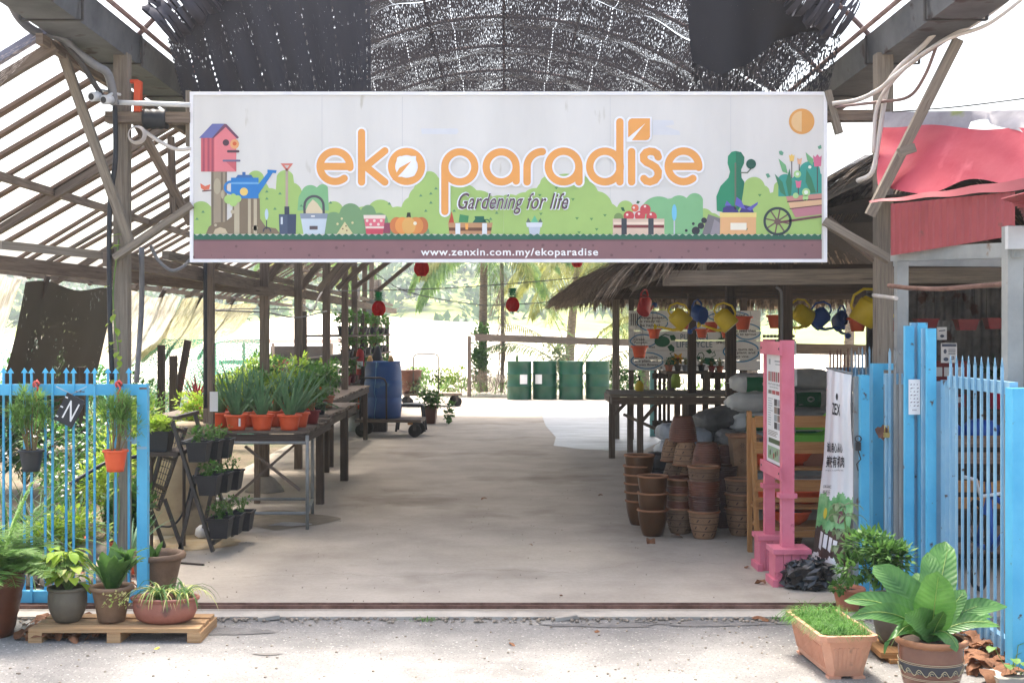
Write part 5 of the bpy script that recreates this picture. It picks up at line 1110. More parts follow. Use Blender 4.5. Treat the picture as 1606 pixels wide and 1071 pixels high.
for i, (px, y, _, lab) in enumerate(AL):
    if i in (0, 2, 4): 
        t = thing('aloe_pot', lab, 'potted aloe', (gx(px, y), y, .79), group='aloe pots on the slatted bench'); k = MB(); rr = pot_lathe(k, .093, .132, 1, .74, .012); k.build('pot', 'orange', t, world=False); soil(t, rr, .11)
        k = MB()
        for j in range(22):
            a = U(0, 6.28); tt = U(.1, .95); k.leaf((math.cos(a)*.025, math.sin(a)*.025, .1), (math.cos(a)*tt, math.sin(a)*tt, 1.15), U(.34, .56), U(.036, .052), droop=.3, n=5, fold=.6, prof=lambda t: 1-t*.94)
        k.build('foliage', 'lf_aloe', t, world=False); a0 = t
    else: t = dup(a0, (gx(px, y), y, .79), U(0, 6), lab, scale=U(.95, 1.06))
k = MB(); p = at(375, 662, 10.38); k.box(p.x-.008, p.x+.008, 10.395, 10.40, p.z-.035, p.z+.03); tag(k.build('plant_label', 'paper'), 'small white plant label on the front left aloe pot', 'label')
# mixed plants behind
kinds = [('bush', 'lf_yel', 'yellow green leafy'), ('bush', 'lf_mid', 'mid green leafy'), ('blades', 'lf_grass', 'grassy'), ('fern', 'lf_fern', 'feathery'), ('bush', 'lf_lime', 'lime green leafy'), ('blades', 'lf_aloe', 'stiff bladed'), ('bush', 'lf_grass', 'small leaved green'), ('bush', 'lf_red', 'dark red leaved')]
protos = []
row = [(350, 12.4, 4), (378, 12.3, 0), (405, 12.5, 1), (432, 12.4, 4), (458, 12.6, 0), (482, 12.3, 6), (372, 13.3, 1), (402, 13.4, 0), (436, 13.3, 2), (462, 13.6, 4), (486, 13.4, 1), (500, 12.5, 5), (512, 13.6, 6), (395, 14.2, 0), (425, 14.3, 6), (455, 14.2, 3),
       (420, 15.6, 0), (445, 15.9, 7), (468, 15.4, 1), (490, 16.2, 6), (505, 16.9, 4), (440, 17.4, 1), (470, 17.8, 0), (495, 18.2, 2), (515, 18.4, 6)]
made = {}
ordn = ['first', 'second', 'third', 'fourth', 'fifth', 'sixth', 'seventh']
cnt = {}
for (px, y, ki) in row:
    kd, mt, ds = kinds[ki]; cnt[ki] = cnt.get(ki, 0)+1
    lab = '%s potted plant on the left benches, %s of its kind from the camera' % (ds, ordn[cnt[ki]-1]) if cnt[ki] > 1 or sum(1 for r in row if r[2] == ki) > 1 else '%s plant in a pot on the benches behind the aloes' % ds
    if ki not in made:
        made[ki] = smallpot(px, y, .79, .075, .12, lab, mat=['orange', 'black', 'terra', 'dred'][ki % 4], grp='mixed potted plants on the left benches', plant=kd, pm_=mt, ph=.34 if kd != 'fern' else .3, n=34, lw=.026)
    else: dup(made[ki], (gx(px, y), y, .79), U(0, 6), lab, scale=U(.85, 1.25))
# tall leafy pot plant by the bench end
smallpot(482, 11.7, .79, .06, .11, 'upright fern like plant at the right end of the bench', grp='mixed potted plants on the left benches', plant='fern', pm_='lf_dark', ph=.3, n=14)
smallpot(489, 11.2, .79, .07, .12, 'leafy plant in a red pot at the corner of the aloe bench', mat='dred', grp='mixed potted plants on the left benches', plant='bush', pm_='lf_mid', ph=.3, n=24)
# notice on bench post
k = MB(); c = at(333, 620, 10.28); k.box(c.x-.02, c.x+.045, 10.275, 10.28, c.z-.13, c.z+.03); tag(k.build('notice_sheet', 'paper'), 'curled white notice tied to the bench post', 'notice')
# plant rack further back
t = thing('plant_rack', 'dark tiered plant rack full of small pots behind the bench posts', 'rack', (-2.55, 20.5, 0))
for z in (.35, .8, 1.2, 1.55):
    k = MB(); k.box(-3.0, -2.3, 18.8, 26, z-.03, z); k.build('shelf', 'dwood', t)
for y in (18.9, 21.2, 23.5, 25.8):
    for x in (-2.95, -2.35):
        k = MB(); k.box(x-.03, x+.03, y-.03, y+.03, 0, 1.9); k.build('upright', 'dwood', t)
pr = None; n_ = 0
for zi, z in enumerate((.35, .8, 1.2, 1.55)):
    for yi in range(9):
        y = 19.1+yi*.8; n_ += 1; lab = 'pot plant on the %s shelf of the dark rack, %s from the camera' % (['lowest', 'second', 'third', 'top'][zi], ['first', 'second', 'third', 'fourth', 'fifth', 'sixth', 'seventh', 'eighth', 'ninth'][yi])
        if pr is None or n_ in (6, 14): pr = smallpot(790+(-2.38)/y*F, y, z, .08, .13, lab, mat=['dred', 'orange', 'black'][n_ % 3], grp='small pots on the dark rack', plant='bush', pm_=['lf_mid', 'lf_dark', 'lf_grass'][n_ % 3], ph=.24, n=8, lw=.04)
        else: dup(pr, (-2.38+U(-.05, .05), y, z), U(0, 6), lab)
# overhead cables on the left bay
pipe('cable', [at(335, 487, 13), at(415, 490, 13.5), at(465, 498, 14), at(512, 488, 15)], .008, 'gconduit', 'sagging cable between the left posts', 'cable')
pipe('cable', [at(335, 486, 13), at(410, 484, 14), at(540, 487, 18)], .006, 'gconduit', 'upper straight cable between the left posts', 'cable')
pipe('cable', [at(475, 478, 15.5), at(490, 488, 15.5), at(498, 470, 15.6), at(505, 458, 16)], .010, 'conduit', 'pale looped cable beside the fourth left post', 'cable')
# far nursery shelter left
t = thing('nursery_shelter', 'low open nursery shelter with a rusty roof far behind the benches', 'shelter', (-9, 55, 0))
k = MB(); k.grid(lambda u, v: (-11.5+6.0*u, 50+9*v, 1.15+.12*math.sin(v*3)), 8, 2); k.build('roof', 'rustm', t)
for i in range(6):
    k = MB(); k.box(-11.4+i*1.15, -11.3+i*1.15, 50, 50.1, -.1, 1.14); k.build('post', 'wood', t)
k = MB(); k.box(-11.4, -5.6, 51, 53, .3, .42); k.build('bench_top', 'wood', t)
k = MB(); k.box(-9.5, -7.2, 52, 53, .42, 1.0); k.build('back_panel', 'dwood', t)
# ================================================================== THATCHED HUT (right)
def rpost(px, y, w, zt, lab, mat='wood', z0=0): return post(px, y, w, zt, lab, mat, z0, 'timber posts of the right side')
rpost(1232, 10.7, .10, 2.7, 'timber post right behind the pink notice stand', 'dwood')
rpost(1146, 13.3, .10, 2.7, 'timber post between the watering cans and the sacks', 'dwood')
rpost(1085, 16.2, .10, 2.6, 'timber post behind the upper table', 'dwood')
rpost(966, 19.0, .10, 2.2, 'pale corner post under the thatched eave', 'wood2')
rpost(990, 18.9, .07, 2.2, 'dark post at the left edge of the painted board', 'dwood')
rpost(1166, 18.9, .09, 2.4, 'dark post behind the right part of the painted board', 'dwood')
solid('timber_beam', 'thick pale crossbeam at the front of the thatched hut', 'beam', 'wood2', None, ((1.2, 9.6, 2.0), (4.4, 9.6, 2.03), .06, .115))
solid('timber_block', 'short upright block at the left end of the thick crossbeam', 'block', 'wood2', None, ((1.22, 9.57, 1.95), (1.22, 9.57, 2.16), .05, .06))
solid('timber_block', 'short hanger above the thick crossbeam', 'block', 'wood2', None, ((1.5, 9.62, 2.06), (1.5, 9.62, 2.3), .05, .06))
brace(1038, 425, 9.7, 993, 450, 11.5, .05, .07, 'pale rafter tail pointing out of the thatch', 'wood2', 'rafter')
for i, (yy, zz) in enumerate([(10.8, 2.12), (13.2, 2.12), (15.8, 2.12), (18.6, 2.12)]):
    solid('cross_beam', ['first', 'second', 'third', 'fourth'][i]+' dark tie beam inside the thatched hut', 'beam', 'dwood', 'tie beams of the thatched hut', ((1.1, yy, zz), (5.6, yy, zz), .06, .1))
th = thing('thatched_roof', 'shaggy palm thatch roof on the right of the aisle', 'roof', (3.3, 14, 2.1))
EX0, EX1, RX, RZ, EZ, Y0, Y1, YR = 0.98, 6.4, 3.7, 3.05, 2.12, 9.7, 19.3, 16.6
def lslope(u, v): return Vector((EX0+(RX-EX0)*v, Y0+(Y1-Y0-(Y1-YR)*v)*u, EZ+(RZ-EZ)*v))
def rslope(u, v): return Vector((EX1+(RX-EX1)*v, Y0+(Y1-Y0-(Y1-YR)*v)*u, EZ+(RZ-EZ)*v))
def bslope(u, v): return Vector((EX0+(RX-EX0)*v+((EX1-EX0)*(1-v))*u, Y1-(Y1-YR)*v, EZ+(RZ-EZ)*v))
k = MB()
for f in (lslope, rslope, bslope): k.grid(f, 10, 8)
k.build('underlay', 'dthatch', th)
k = MB()
def straw(f, u, v, ln_, w, lift=.03, droop=.5):
    p = f(u, v); q = f(u, max(v-.08, 0) if v > .08 else 0); d = (f(u, 0)-f(u, 1)).normalized(); d = (d+Vector((U(-.12, .12), U(-.22, .22), U(-.02, .1)))).normalized()
    k.leaf(p+Vector((0, 0, lift*U(.3, 1.5))), d, ln_, w, droop=droop, n=3, fold=.1)
for i in range(5200): straw(lslope, U(0, 1), U(0, 1)**1.3*.98, U(.35, .7), U(.012, .03), .06)
for i in range(1500): straw(lslope, U(0, 1), U(0, .06), U(.25, .55), U(.01, .022), .03, U(.5, 1.6))
for i in range(1400): straw(bslope, U(0, 1), U(0, .06), U(.2, .42), U(.012, .03), .02, 1.6)
for i in range(400): straw(bslope, U(0, 1), U(0, 1), U(.4, .7), U(.02, .04), .05)
for i in range(500): straw(rslope, U(0, .4), U(0, 1), U(.4, .7), U(.02, .04), .05)
for i in range(900):      # hanging fringe inside the far eave
    u = U(0, 1); p = bslope(u, 0)+Vector((0, -.1, .05)); k.leaf(p, (U(-.2, .2), U(-.15, .15), -1), U(.1, .34), U(.012, .04), droop=.2, n=2)
for i in range(700):      # front verge
    v = U(0, 1); p = lslope(0, v)+Vector((0, U(-.1, .1), .02)); k.leaf(p, (-.75, U(-.5, .1), -.55), U(.3, .6), U(.012, .028), droop=.5, n=3)
k.build('thatch', 'thatch', th)
for i in range(11):
    k = MB(); u = i/10; k.beam(lslope(u, .02)-Vector((0, 0, .08)), lslope(u, .98)-Vector((0, 0, .08)), .05, .07); k.build('rafter', 'wood', th)
for q in (.03, .35, .7):
    k = MB(); k.beam(lslope(0, q)-Vector((0, 0, .13)), lslope(1, q)-Vector((0, 0, .13)), .05, .06); k.build('purlin', 'wood', th)
for i in range(5):
    k = MB(); u = i/4*.8; k.beam(rslope(u, .02)-Vector((0, 0, .08)), rslope(u, .98)-Vector((0, 0, .08)), .05, .07); k.build('rafter', 'dwood', th)
# messy eave bundle seen right of the banner
k = MB()
for i in range(420):
    p = Vector((2.25+U(-.1, .75), 8.9+U(-.2, .5), 0)); p.z = 2.62+(p.x-2.25)*.5+U(-.06, .05); k.leaf(p, (-.85, U(-.4, .2), -.42), U(.25, .6), U(.01, .025), droop=.25, n=3)
tag(k.build('thatch_bundle', 'thatch'), 'loose bundle of dry fronds sticking out between banner and right post', 'thatch')
solid('rafter', 'pale sloping rafter right of the banner under the loose fronds', 'rafter', 'wood2', None, ((2.2, 8.8, 2.52), (3.0, 8.8, 2.92), .05, .06))
k = MB(); k.grid(lambda u, v: (2.2+.62*u, 8.75+1.2*v, 2.62+.36*u-.05*math.sin(3.1*v)), 10, 10, uvf=lambda u, v: (u*1.6, v*3)); tag(k.build('shade_net', net_dark), 'dark shade net draped over the thatch right of the banner', 'shade net')
# corrugated walls ---------------------------------------------------
def corr(name, fn, n, mat, lab, cat='wall', amp=.018, rows=1, nrm=(0, -1, 0)):
    k = MB(); nrm = Vector(nrm)
    k.grid(lambda u, v: Vector(fn(u, v))+nrm*(amp*math.sin(u*n*6.283)), n*6, rows); return tag(k.build(name, mat), lab, cat)
gcorr = pm('old zinc sheet', c3(92, 90, 92), c3(146, 144, 142), rough=.6, scale=3, metal=.1, spots=c3(90, 62, 54), sscale=4, sthr=.58)
corr('corrugated_wall', lambda u, v: (3.75+4*u, 13.2, 0+2.05*v), 42, gcorr, 'grey corrugated zinc wall at the back of the right shed')
corr('corrugated_wall', lambda u, v: (5.6, 13.1-7*u, 0+2.6*v), 60, gcorr, 'added unseen corrugated zinc wall keeping the right shed dark', nrm=(-1, 0, 0))  # out of view, added so the shed interior stays dark
corr('corrugated_wall', lambda u, v: (3.55+.55*u, 11.6, .2+1.5*v), 7, gcorr, 'narrow zinc panel behind the spear topped gate leaf')
solid('fence_rail', 'thick timber rail behind the hanging watering cans on the right', 'rail', 'wood', None, ((2.2, 19.6, 1.38), (6.5, 19.6, 1.30), .07, .16))
# ================================================================== RED ROOF AND GREY FRAME
t = thing('steel_portal', 'pale grey steel portal holding the red roof sheets at the right', 'frame', (2.45, 7.0, 0))
def rbox(k, a, b, w, h): k.beam(a, b, w, h, (0, 1, 0))
k = MB(); x = gx(1413.5, 7.55); k.beam((x, 7.55, 0), (x, 7.55, 2.05), .066, .066, (0, 1, 0)); k.build('post', 'greym', t)
k = MB(); x = gx(1588, 6.3); k.beam((x, 6.3, 0), (x, 6.3, 2.12), .078, .078, (0, 1, 0)); k.build('post', 'greym', t)
k = MB(); k.beam((gx(1404, 7.5), 7.5, 2.05), (gx(1592, 6.3), 6.24, 2.0), .06, .075); k.build('beam', 'greym', t)
k = MB(); k.beam((gx(1404, 7.6), 7.6, 2.02), (4.5, 7.9, 2.02), .06, .06); k.build('beam', 'greym', t)
k = MB(); k.box(gx(1575, 6.25), gx(1612, 6.25), 6.2, 6.24, at(0, 372, 6.25).z-.06, at(0, 372, 6.25).z+.05); k.build('bracket', 'whitem', t)
corr('roof_sheet', lambda u, v: Vector((gx(1397, 7.4)+(gx(1592, 6.25)-gx(1397, 7.4))*u, 7.4-1.15*u, 2.04+.03*u+(.30-.085*u)*v)), 17, 'corr', 'maroon corrugated sheet hanging below the pink tarpaulin', 'roof sheet', amp=.010)
k = MB(); k.grid(lambda u, v: Vector((gx(1362, 7.3)+(gx(1610, 6.2)-gx(1362, 7.3))*u, 7.3-1.1*u-.05*v, 2.345-.0*u-.045*v*(.3+u)+.004*math.sin(u*20))), 30, 2); tag(k.build('flashing', 'corr'), 'thin maroon flashing strip above the hanging corrugated sheet', 'flashing')
k = MB()
def curl(u, v):
    a = v*1.6; r_ = .16+.006*math.sin(v*14*6.283); return (gx(1578, 6.2)+.16*u*1.2+r_*.0, 6.2-.3*u-r_*math.sin(a)*.2+.1, 2.06+.24*math.sin(a)*1.0) if False else (gx(1572, 6.2)+r_*math.sin(a)*.75, 6.22-.35*u, 2.10+r_*math.cos(a)*.9)
k.grid(curl, 6, 110); tag(k.build('curled_sheet', 'corr'), 'curled end of a red corrugated sheet at the right edge', 'roof sheet')
def tarpf(u, v):
    y = 7.55-1.3*u+.28*(1-v); px = 1378+290*u; py = 200+(92+8*math.sin(u*9))*v; z = 1.6-(py-520)/F*y; d = .03*math.sin(u*7+v*3)+.02*math.sin(v*9-u*15)
    return (gx(px, y), y+d, z+d*.5)
k = MB(); k.grid(tarpf, 40, 16); tag(k.build('tarpaulin', 'tarp'), 'pink red tarpaulin roof stretched over the right shed', 'tarpaulin')
def tarpt(u, v):
    y = 7.88-1.3*u+.12*(1-v); px = 1378+290*u; lo = 214-16*abs(math.sin(u*3.3))*(1 if u < .6 else .6)+(16 if .3 < u < .5 else 0); py = 176-4*u+(lo-176+14*math.sin(u*8)+6)*v
    return (gx(px, y-.06), y-.06+.03*math.sin(u*31)*v, 1.6-(py-520)/F*(y-.06))
k = MB(); k.grid(tarpt, 60, 8); tag(k.build('tarpaulin_hem', 'tarpb'), 'torn silvery hem along the top of the pink tarpaulin', 'tarpaulin')
k = MB(); k.grid(lambda u, v: (gx(1380, 7.6)+2.2*u, 7.7-1.2*u+3.6*v, 2.42+.02*u+.1*v), 8, 8); tag(k.build('shed_shade_sheet', 'dthatch'), 'added black sheet keeping the shed dark under the pink tarpaulin', 'sheeting')  # black sheet added under the tarpaulin for the shade inside the shed
pipe('bent_rail', [at(1394, 448, 7.4), at(1430, 452, 7.2), at(1475, 453, 7.0), at(1530, 449, 6.7), at(1578, 445, 6.4)], .013, 'rustm', 'bent rusty rail between the two pale posts', 'rail')
pipe('bolt_rod', [at(1370, 463, 7.9), at(1406, 468, 7.5)], .012, 'conduit', 'short pale rod joining the timber post and the grey post', 'rod')
# ================================================================== RIGHT FENCES
FX = 2.42
f = thing('side_fence', 'blue spear topped side fence at the right edge', 'fence', (FX, 6.4, 0), group=None)
k = MB(); k.box(FX-.02, FX+.02, 6.05, 6.9, 1.30, 1.36); k.build('top_rail', 'blue2', f)
k = MB(); k.box(FX-.02, FX+.02, 6.05, 6.9, .07, .13); k.build('bottom_rail', 'blue2', f)
for i in range(9):
    k = MB(); y = 6.12+i*.088; k.beam((FX-.028, y, .05), (FX-.028, y, 1.43), .012, .012, (0, 1, 0)); k.tube([(FX-.028, y, 1.43), (FX-.028, y, 1.475)], [.008, .001], 4); k.build('bar', 'blue2', f)
k = MB(); k.box(FX-.045, FX+.045, 5.95, 6.04, 0, 1.335); k.build('end_post', 'blue', f)
k = MB(); k.box(FX+.046, 3.4, 5.97, 6.02, 1.285, 1.33); k.build('side_rail', 'blue', f)
k = MB(); x = gx(1493, 6.9); k.box(x-.03, x+.03, 6.92, 6.99, 0, 1.335); k.build('far_post', 'blue2', f)
def bluepost(px, w, y, zt, lab, mat='blue', z0=0): return solid('gate_tube', lab, 'tube', mat, 'blue tubes bundled at the right gate', ((gx(px, y), y, z0), (gx(px, y), y, zt), .05, w, (0, 1, 0)))
bluepost(1425.5, .034, 7.12, at(0, 511, 7.12).z, 'leftmost tube of the tall blue bundle')
bluepost(1434.5, .027, 7.16, at(0, 506, 7.16).z, 'second tube of the tall blue bundle', 'blue2')
bluepost(1441, .012, 7.2, at(0, 507, 7.2).z, 'bare brown strip inside the tall blue bundle', 'wood2')
bluepost(1446.5, .026, 7.12, at(0, 506, 7.12).z, 'tallest tube in the middle of the blue bundle')
bluepost(1452.5, .024, 7.06, at(0, 515, 7.06).z, 'shorter tube right of the tallest blue one', 'blue2')
bluepost(1460, .03, 7.02, at(0, 515, 7.02).z, 'wide right tube of the tall blue bundle')
bluepost(1469.5, .042, 7.04, at(0, 598, 7.04).z, 'short thick blue tube right of the bundle', 'blue2')
bluepost(1354, .085, 7.6, at(0, 588, 7.6).z, 'wide blue box post with hanging keys')
bluepost(1345, .02, 7.62, at(0, 590, 7.62).z, 'narrow pale channel at the left of the wide box post', 'greym')
t = thing('gate_leaf', 'folded blue gate leaf with padlock beside the timber post', 'gate', (gx(1390, 7.6), 7.6, 0), group='folded gate leaves at the right')
k = MB(); x = gx(1376, 7.7); k.box(x-.032, x+.032, 7.68, 7.74, .04, at(0, 570, 7.7).z); k.build('stile', 'blue', t)
k = MB(); k.box(x+.033, gx(1404, 7.7), 7.69, 7.73, at(0, 580, 7.7).z, at(0, 570, 7.7).z); k.build('top_rail', 'blue', t)
k = MB(); x = gx(1394, 7.45); k.box(x-.02, x+.02, 7.43, 7.47, .05, at(0, 586, 7.45).z); k.build('stile', 'blue2', t)
k = MB(); k.box(gx(1390, 7.45), gx(1424, 7.45), 7.475, 7.505, at(0, 603, 7.45).z, at(0, 586, 7.45).z); k.build('rail', 'blue2', t)
for px, tp in ((1395, 552), (1403, 550), (1411, 556), (1419, 558)):
    k = MB(); gate_bar(k, gx(px, 7.42), 7.415, .06, at(0, tp, 7.42).z, .012, False); k.tube([(gx(px, 7.42), 7.415, at(0, tp, 7.42).z), (gx(px, 7.42), 7.415, at(0, tp-6, 7.42).z)], [.007, .001], 4); k.build('bar', 'greym' if px > 1400 else 'blue2', t)
for px in (1408, 1414):
    k = MB(); gate_bar(k, gx(px, 7.5), 7.52, .06, at(0, 600, 7.5).z, .014, False); k.build('bar', 'greym', t)
k = MB(); c = at(1390, 681, 7.40); k.box(c.x-.016, c.x+.016, 7.385, 7.405, c.z-.018, c.z+.01); k.tube([(c.x-.01, 7.395, c.z+.01), (c.x-.01, 7.395, c.z+.05), (c.x+.01, 7.395, c.z+.05), (c.x+.01, 7.395, c.z+.01)], .004, 6); tag(k.build('padlock', pm('brass', c3(170, 150, 90), c3(196, 176, 116), rough=.4, metal=.6)), 'brass padlock on the folded blue gate leaf', 'padlock')
k = MB(); c = at(1383, 678, 7.423); k.poly([(c.x+.035*math.cos(a)*(1+.3*math.sin(3*a)), 7.422, c.z+.04*math.sin(a)*(1+.25*math.cos(5*a))) for a in [j*.45 for j in range(14)]][::-1]); k.build('rust_plate', 'rustm', t)
t = thing('gate_leaf', 'farther folded gate leaf with a row of thin rusty spears above the standing banner', 'gate', (gx(1350, 8.4), 8.4, 0), group='folded gate leaves at the right')
k = MB(); k.box(gx(1297, 8.5), gx(1376, 8.35), 8.38, 8.42, at(0, 592, 8.4).z, at(0, 576, 8.4).z); k.build('top_rail', 'blue2', t)
k = MB(); k.box(gx(1297, 8.5), gx(1376, 8.35), 8.38, 8.42, .06, .12); k.build('bottom_rail', 'blue2', t)
for i in range(15):
    px = 1302+i*5.6; k = MB(); y = 8.37; tp = at(0, 552+6*(i % 3 == 1)-i*.4, y).z; gate_bar(k, gx(px, y), y, .06, tp, .010, False); k.tube([(gx(px, y), y, tp), (gx(px, y), y, tp+.02)], [.006, .001], 4); k.build('bar', ['rustm', 'greym', 'blue2'][0 if i < 6 else 1 + (i % 2)], t)
k = MB(); c = at(1346, 688, 7.55); k.tube([c+Vector((.018*math.cos(a), 0, .018*math.sin(a))) for a in [j*.6 for j in range(11)]], .004, 5, closed=True); k.box(c.x-.014, c.x+.014, 7.54, 7.56, c.z-.07, c.z-.02); k.tube([c+Vector((0, 0, -.07)), c+Vector((.015, 0, -.12)), c+Vector((-.01, 0, -.15)), c+Vector((.0, 0, -.19))], .004, 5); tag(k.build('hanging_keys', 'darkm'), 'ring, lock and chain hanging on the wide blue box post', 'keys')
# sheet on bundle
t = thing('notice_sheet', 'white printed sheet tied on the tall blue tube bundle', 'notice', at(1434, 622, 7.08))
k = MB(); a, b = at(1425, 595, 7.085), at(1443, 650, 7.085); k.box(a.x, b.x, 7.083, 7.086, b.z, a.z); k.build('sheet', 'paper', t)
k = MB()
def shf(x, y): return (a.x+(b.x-a.x)*x, 7.0822, a.z-(a.z-b.z)*y)
ink2 = flat('faded ink', 120, 100, 110)
for r_ in range(7):
    for c_ in range(3): q = rnd.random(); stroke(k, [(.15+.28*c_, .14+.1*r_+.02*q), (.15+.28*c_+.16*q+.03, .14+.1*r_)], .025, shf, cap=False)
addtext(k, 'www', .3, .7, .85, .89, shf); k.build('print', ink2, t)
# ================================================================== PINK NOTICE STAND
t = thing('notice_stand', 'pink wooden stand on two box feet holding a tall poster, seen edge on', 'notice stand', (1.8, 8.35, 0))
k = MB(); k.box(1.762, 1.842, 8.08, 8.14, .2, 1.545); k.build('post', 'pink', t)
k = MB(); k.box(1.762, 1.83, 8.60, 8.66, .2, 1.545); k.build('post', 'pink', t)
k = MB(); k.box(1.745, 1.760, 8.06, 8.68, 1.45, 1.535); k.build('top_board', 'pink', t)
k = MB(); k.box(1.745, 1.760, 8.06, 8.68, .66, .735); k.build('bottom_board', 'pink', t)
k = MB(); k.box(1.775, 1.80, 8.141, 8.599, .74, 1.5); k.build('back_panel', 'pink', t)
for y0_, y1_ in ((8.065, 8.155), (8.585, 8.675)):
    k = MB(); k.box(1.745, 1.858, y0_, y1_, .545, .575); k.build('collar', 'pink', t)
for y0_, y1_, xa, xb in ((7.99, 8.21, 1.69, 1.93), (8.52, 8.74, 1.70, 1.90)):
    k = MB(); k.box(xa, xb, y0_, y1_, .205, .235); k.build('cap', 'pink', t)
    k = MB()
    n = 4
    for i in range(n): w = (xb-xa-.03)/n; k.box(xa+.015+w*i, xa+.015+w*(i+1)-.003, y0_+.015, y1_-.015, 0, .204)
    k.build('foot_box', 'pink', t)
    k = MB(); k.box(xa-.004, xa+.03, y0_-.006, y1_+.006, 0, .045); k.box(xb-.03, xb+.004, y0_-.006, y1_+.006, 0, .045); k.build('toe_block', 'pink', t)
k = MB()
for y in (8.085, 8.63):
    for z in (1.49, .70): k.tube([(1.7445, y, z), (1.741, y, z)], .007, 8)
k.build('bolts', 'darkm', t)
ps = MB()
def pf(L): return lambda x, y: (1.7735-.0006*L, 8.595-.45*x, 1.455-.72*y)
pcols = ['paper', flat('poster red', 168, 62, 66), flat('poster brown', 128, 112, 100), flat('poster ink', 60, 52, 56), flat('poster green', 76, 96, 62), flat('poster grey', 150, 156, 160), flat('poster pale green', 150, 176, 140)]
def rect(m_, x0, y0, x1, y1, f_, mt): m_.mat = mt; m_.poly([f_(x0, y0), f_(x0, y1), f_(x1, y1), f_(x1, y0)])
rect(ps, 0, 0, 1, 1, pf(0), 0); rect(ps, .15, .05, .27, .10, pf(1), 5); rect(ps, .55, .06, .9, .075, pf(1), 5); rect(ps, .6, .09, .9, .1, pf(1), 5)
for i in range(6): rect(ps, .12+i*.13, .165, .12+i*.13+.10, .255, pf(1), [1, 2, 1, 1, 2, 1][i])
ps.mat = 3; addtext(ps, 'PERATURAN KEBUN', .12, .9, .27, .288, pf(1)); addtext(ps, 'SELAMAT DATANG', .2, .8, .30, .315, pf(1))
for i in range(3): rect(ps, .12+i*.26, .335, .12+i*.26+.23, .37, pf(1), [2, 1, 1][i])
for i in range(12): rect(ps, .1, .41+i*.022, .1+.35*U(.5, 1), .417+i*.022, pf(1), 5)
for i in range(4): rect(ps, .52, .41+i*.07, .72, .472+i*.07, pf(1), [3, 2, 5, 3][i]); rect(ps, .74, .41+i*.07, .92, .472+i*.07, pf(1), [5, 3, 2, 5][i])
for i in range(4): rect(ps, .1, .705+i*.014, .1+.75*U(.6, 1), .711+i*.014, pf(1), 2)
rect(ps, .14, .775, .94, .82, pf(1), 4); rect(ps, .08, .85, .92, .97, pf(1), 6)
for i in range(7): disc(ps, .14+i*.12, .93-.02*(i % 3), .05, pf(2+(i % 2)*.3), 9, .028); ps.mat = [4, 5, 1, 4, 2, 5, 4][i]
ps.build('poster', pcols, t)
# ================================================================== STANDING BANNER (right)
LB = [(1297, 578, 8.20), (1296, 640, 8.2), (1292, 720, 8.22), (1284, 790, 8.24), (1277, 850, 8.26), (1270, 902, 8.27)]
RB = [(1336, 588, 7.98), (1337, 650, 7.97), (1338, 720, 7.96), (1338, 790, 7.95), (1330, 860, 7.94), (1317, 930, 7.92)]
def lerp3(P, v):
    t_ = v*(len(P)-1); i = min(int(t_), len(P)-2); q = t_-i; return [P[i][j]+(P[i+1][j]-P[i][j])*q for j in range(3)]
def sbf(L=0):
    def g_(u, v):
        a, b = lerp3(LB, min(max(v, 0), 1)), lerp3(RB, min(max(v, 0), 1)); A_, B_ = at(*a), at(*b); p = A_.lerp(B_, u)
        d = .028*math.sin(u*3.1)+.008*math.sin(u*19+v*2)+(.03*math.sin(v*9)*u)
        return p+Vector((-.55, -.8, 0))*(d+.0012*L)
    return g_
t = thing('standing_banner', 'crumpled white fabric banner with green garden picture leaning on the folded gates', 'banner', at(1305, 915, 8.05))
sbm = ['paper', pm('printed foliage', c3(64, 142, 78), c3(150, 200, 140), rough=.6, scale=9, detail=8, bump=0), pm('printed soil', c3(52, 34, 30), c3(84, 60, 50), rough=.6, scale=8, bump=0), pm('printed dark green', c3(26, 92, 60), c3(40, 112, 74), rough=.6)]
k = MB(); g_ = sbf(); nu, nv = 36, 170
ids = [[k.V(g_(i/nu, j/nv)) for j in range(nv+1)] for i in range(nu+1)]
for i in range(nu):
    for j in range(nv):
        v = j/nv+.014*math.sin(i*.35)+.006*math.sin(i*1.3); k.mat = 0 if v < .56 else 1 if v < .72 else 2 if v < .86 else 0 if v < .965 else 3
        k.Fc((ids[i][j], ids[i][j+1], ids[i+1][j+1], ids[i+1][j]), None, True)
k.build('fabric', sbm, t)
fq = sbf(4)
for s_, x0, x1, y0, y1 in (('ZEX', .3, .62, .16, .215), ('诚心用心从心', .12, .70, .330, .372), ('美味有机肉', .12, .74, .384, .436), ('organic healthy life', .12, .72, .445, .453), ('ORGANIC', .1, .38, .515, .528), ('有机乐', .1, .36, .536, .558), ('Nature is the art of living', .16, .75, .895, .902), ('Healthy soil healthy food', .16, .7, .91, .917), ('Grown with care', .16, .6, .925, .932)):
    k = MB(); addtext(k, s_, x0, x1, y0, y1, fq, offset=.02 if y1-y0 > .03 else 0); k.build('printed_line', 'ink', t)
k = MB(); disc(k, .5, .125, .035, fq, 12, .018); k.build('emblem', 'ink', t)
k = MB(); fq = sbf(5)
for i in range(4): k = MB(); cpoly(k, [(.18+i*.15, .735+.01*i), (.18+i*.15, .82-.012*(i % 2)), (.29+i*.15, .83-.012*(i % 2)), (.29+i*.15, .74+.01*i)], fq); k.build('white_figure', 'paper', t)
for x, y, a, b, mt in ((.26, .645, .07, .028, flat('corn yellow', 220, 206, 60)), (.72, .66, .11, .03, flat('plum print', 110, 66, 74)), (.5, .65, .12, .035, flat('leaf print', 92, 130, 70))): k = MB(); disc(k, x, y, a, fq, 14, b); k.build('picture', mt, t)
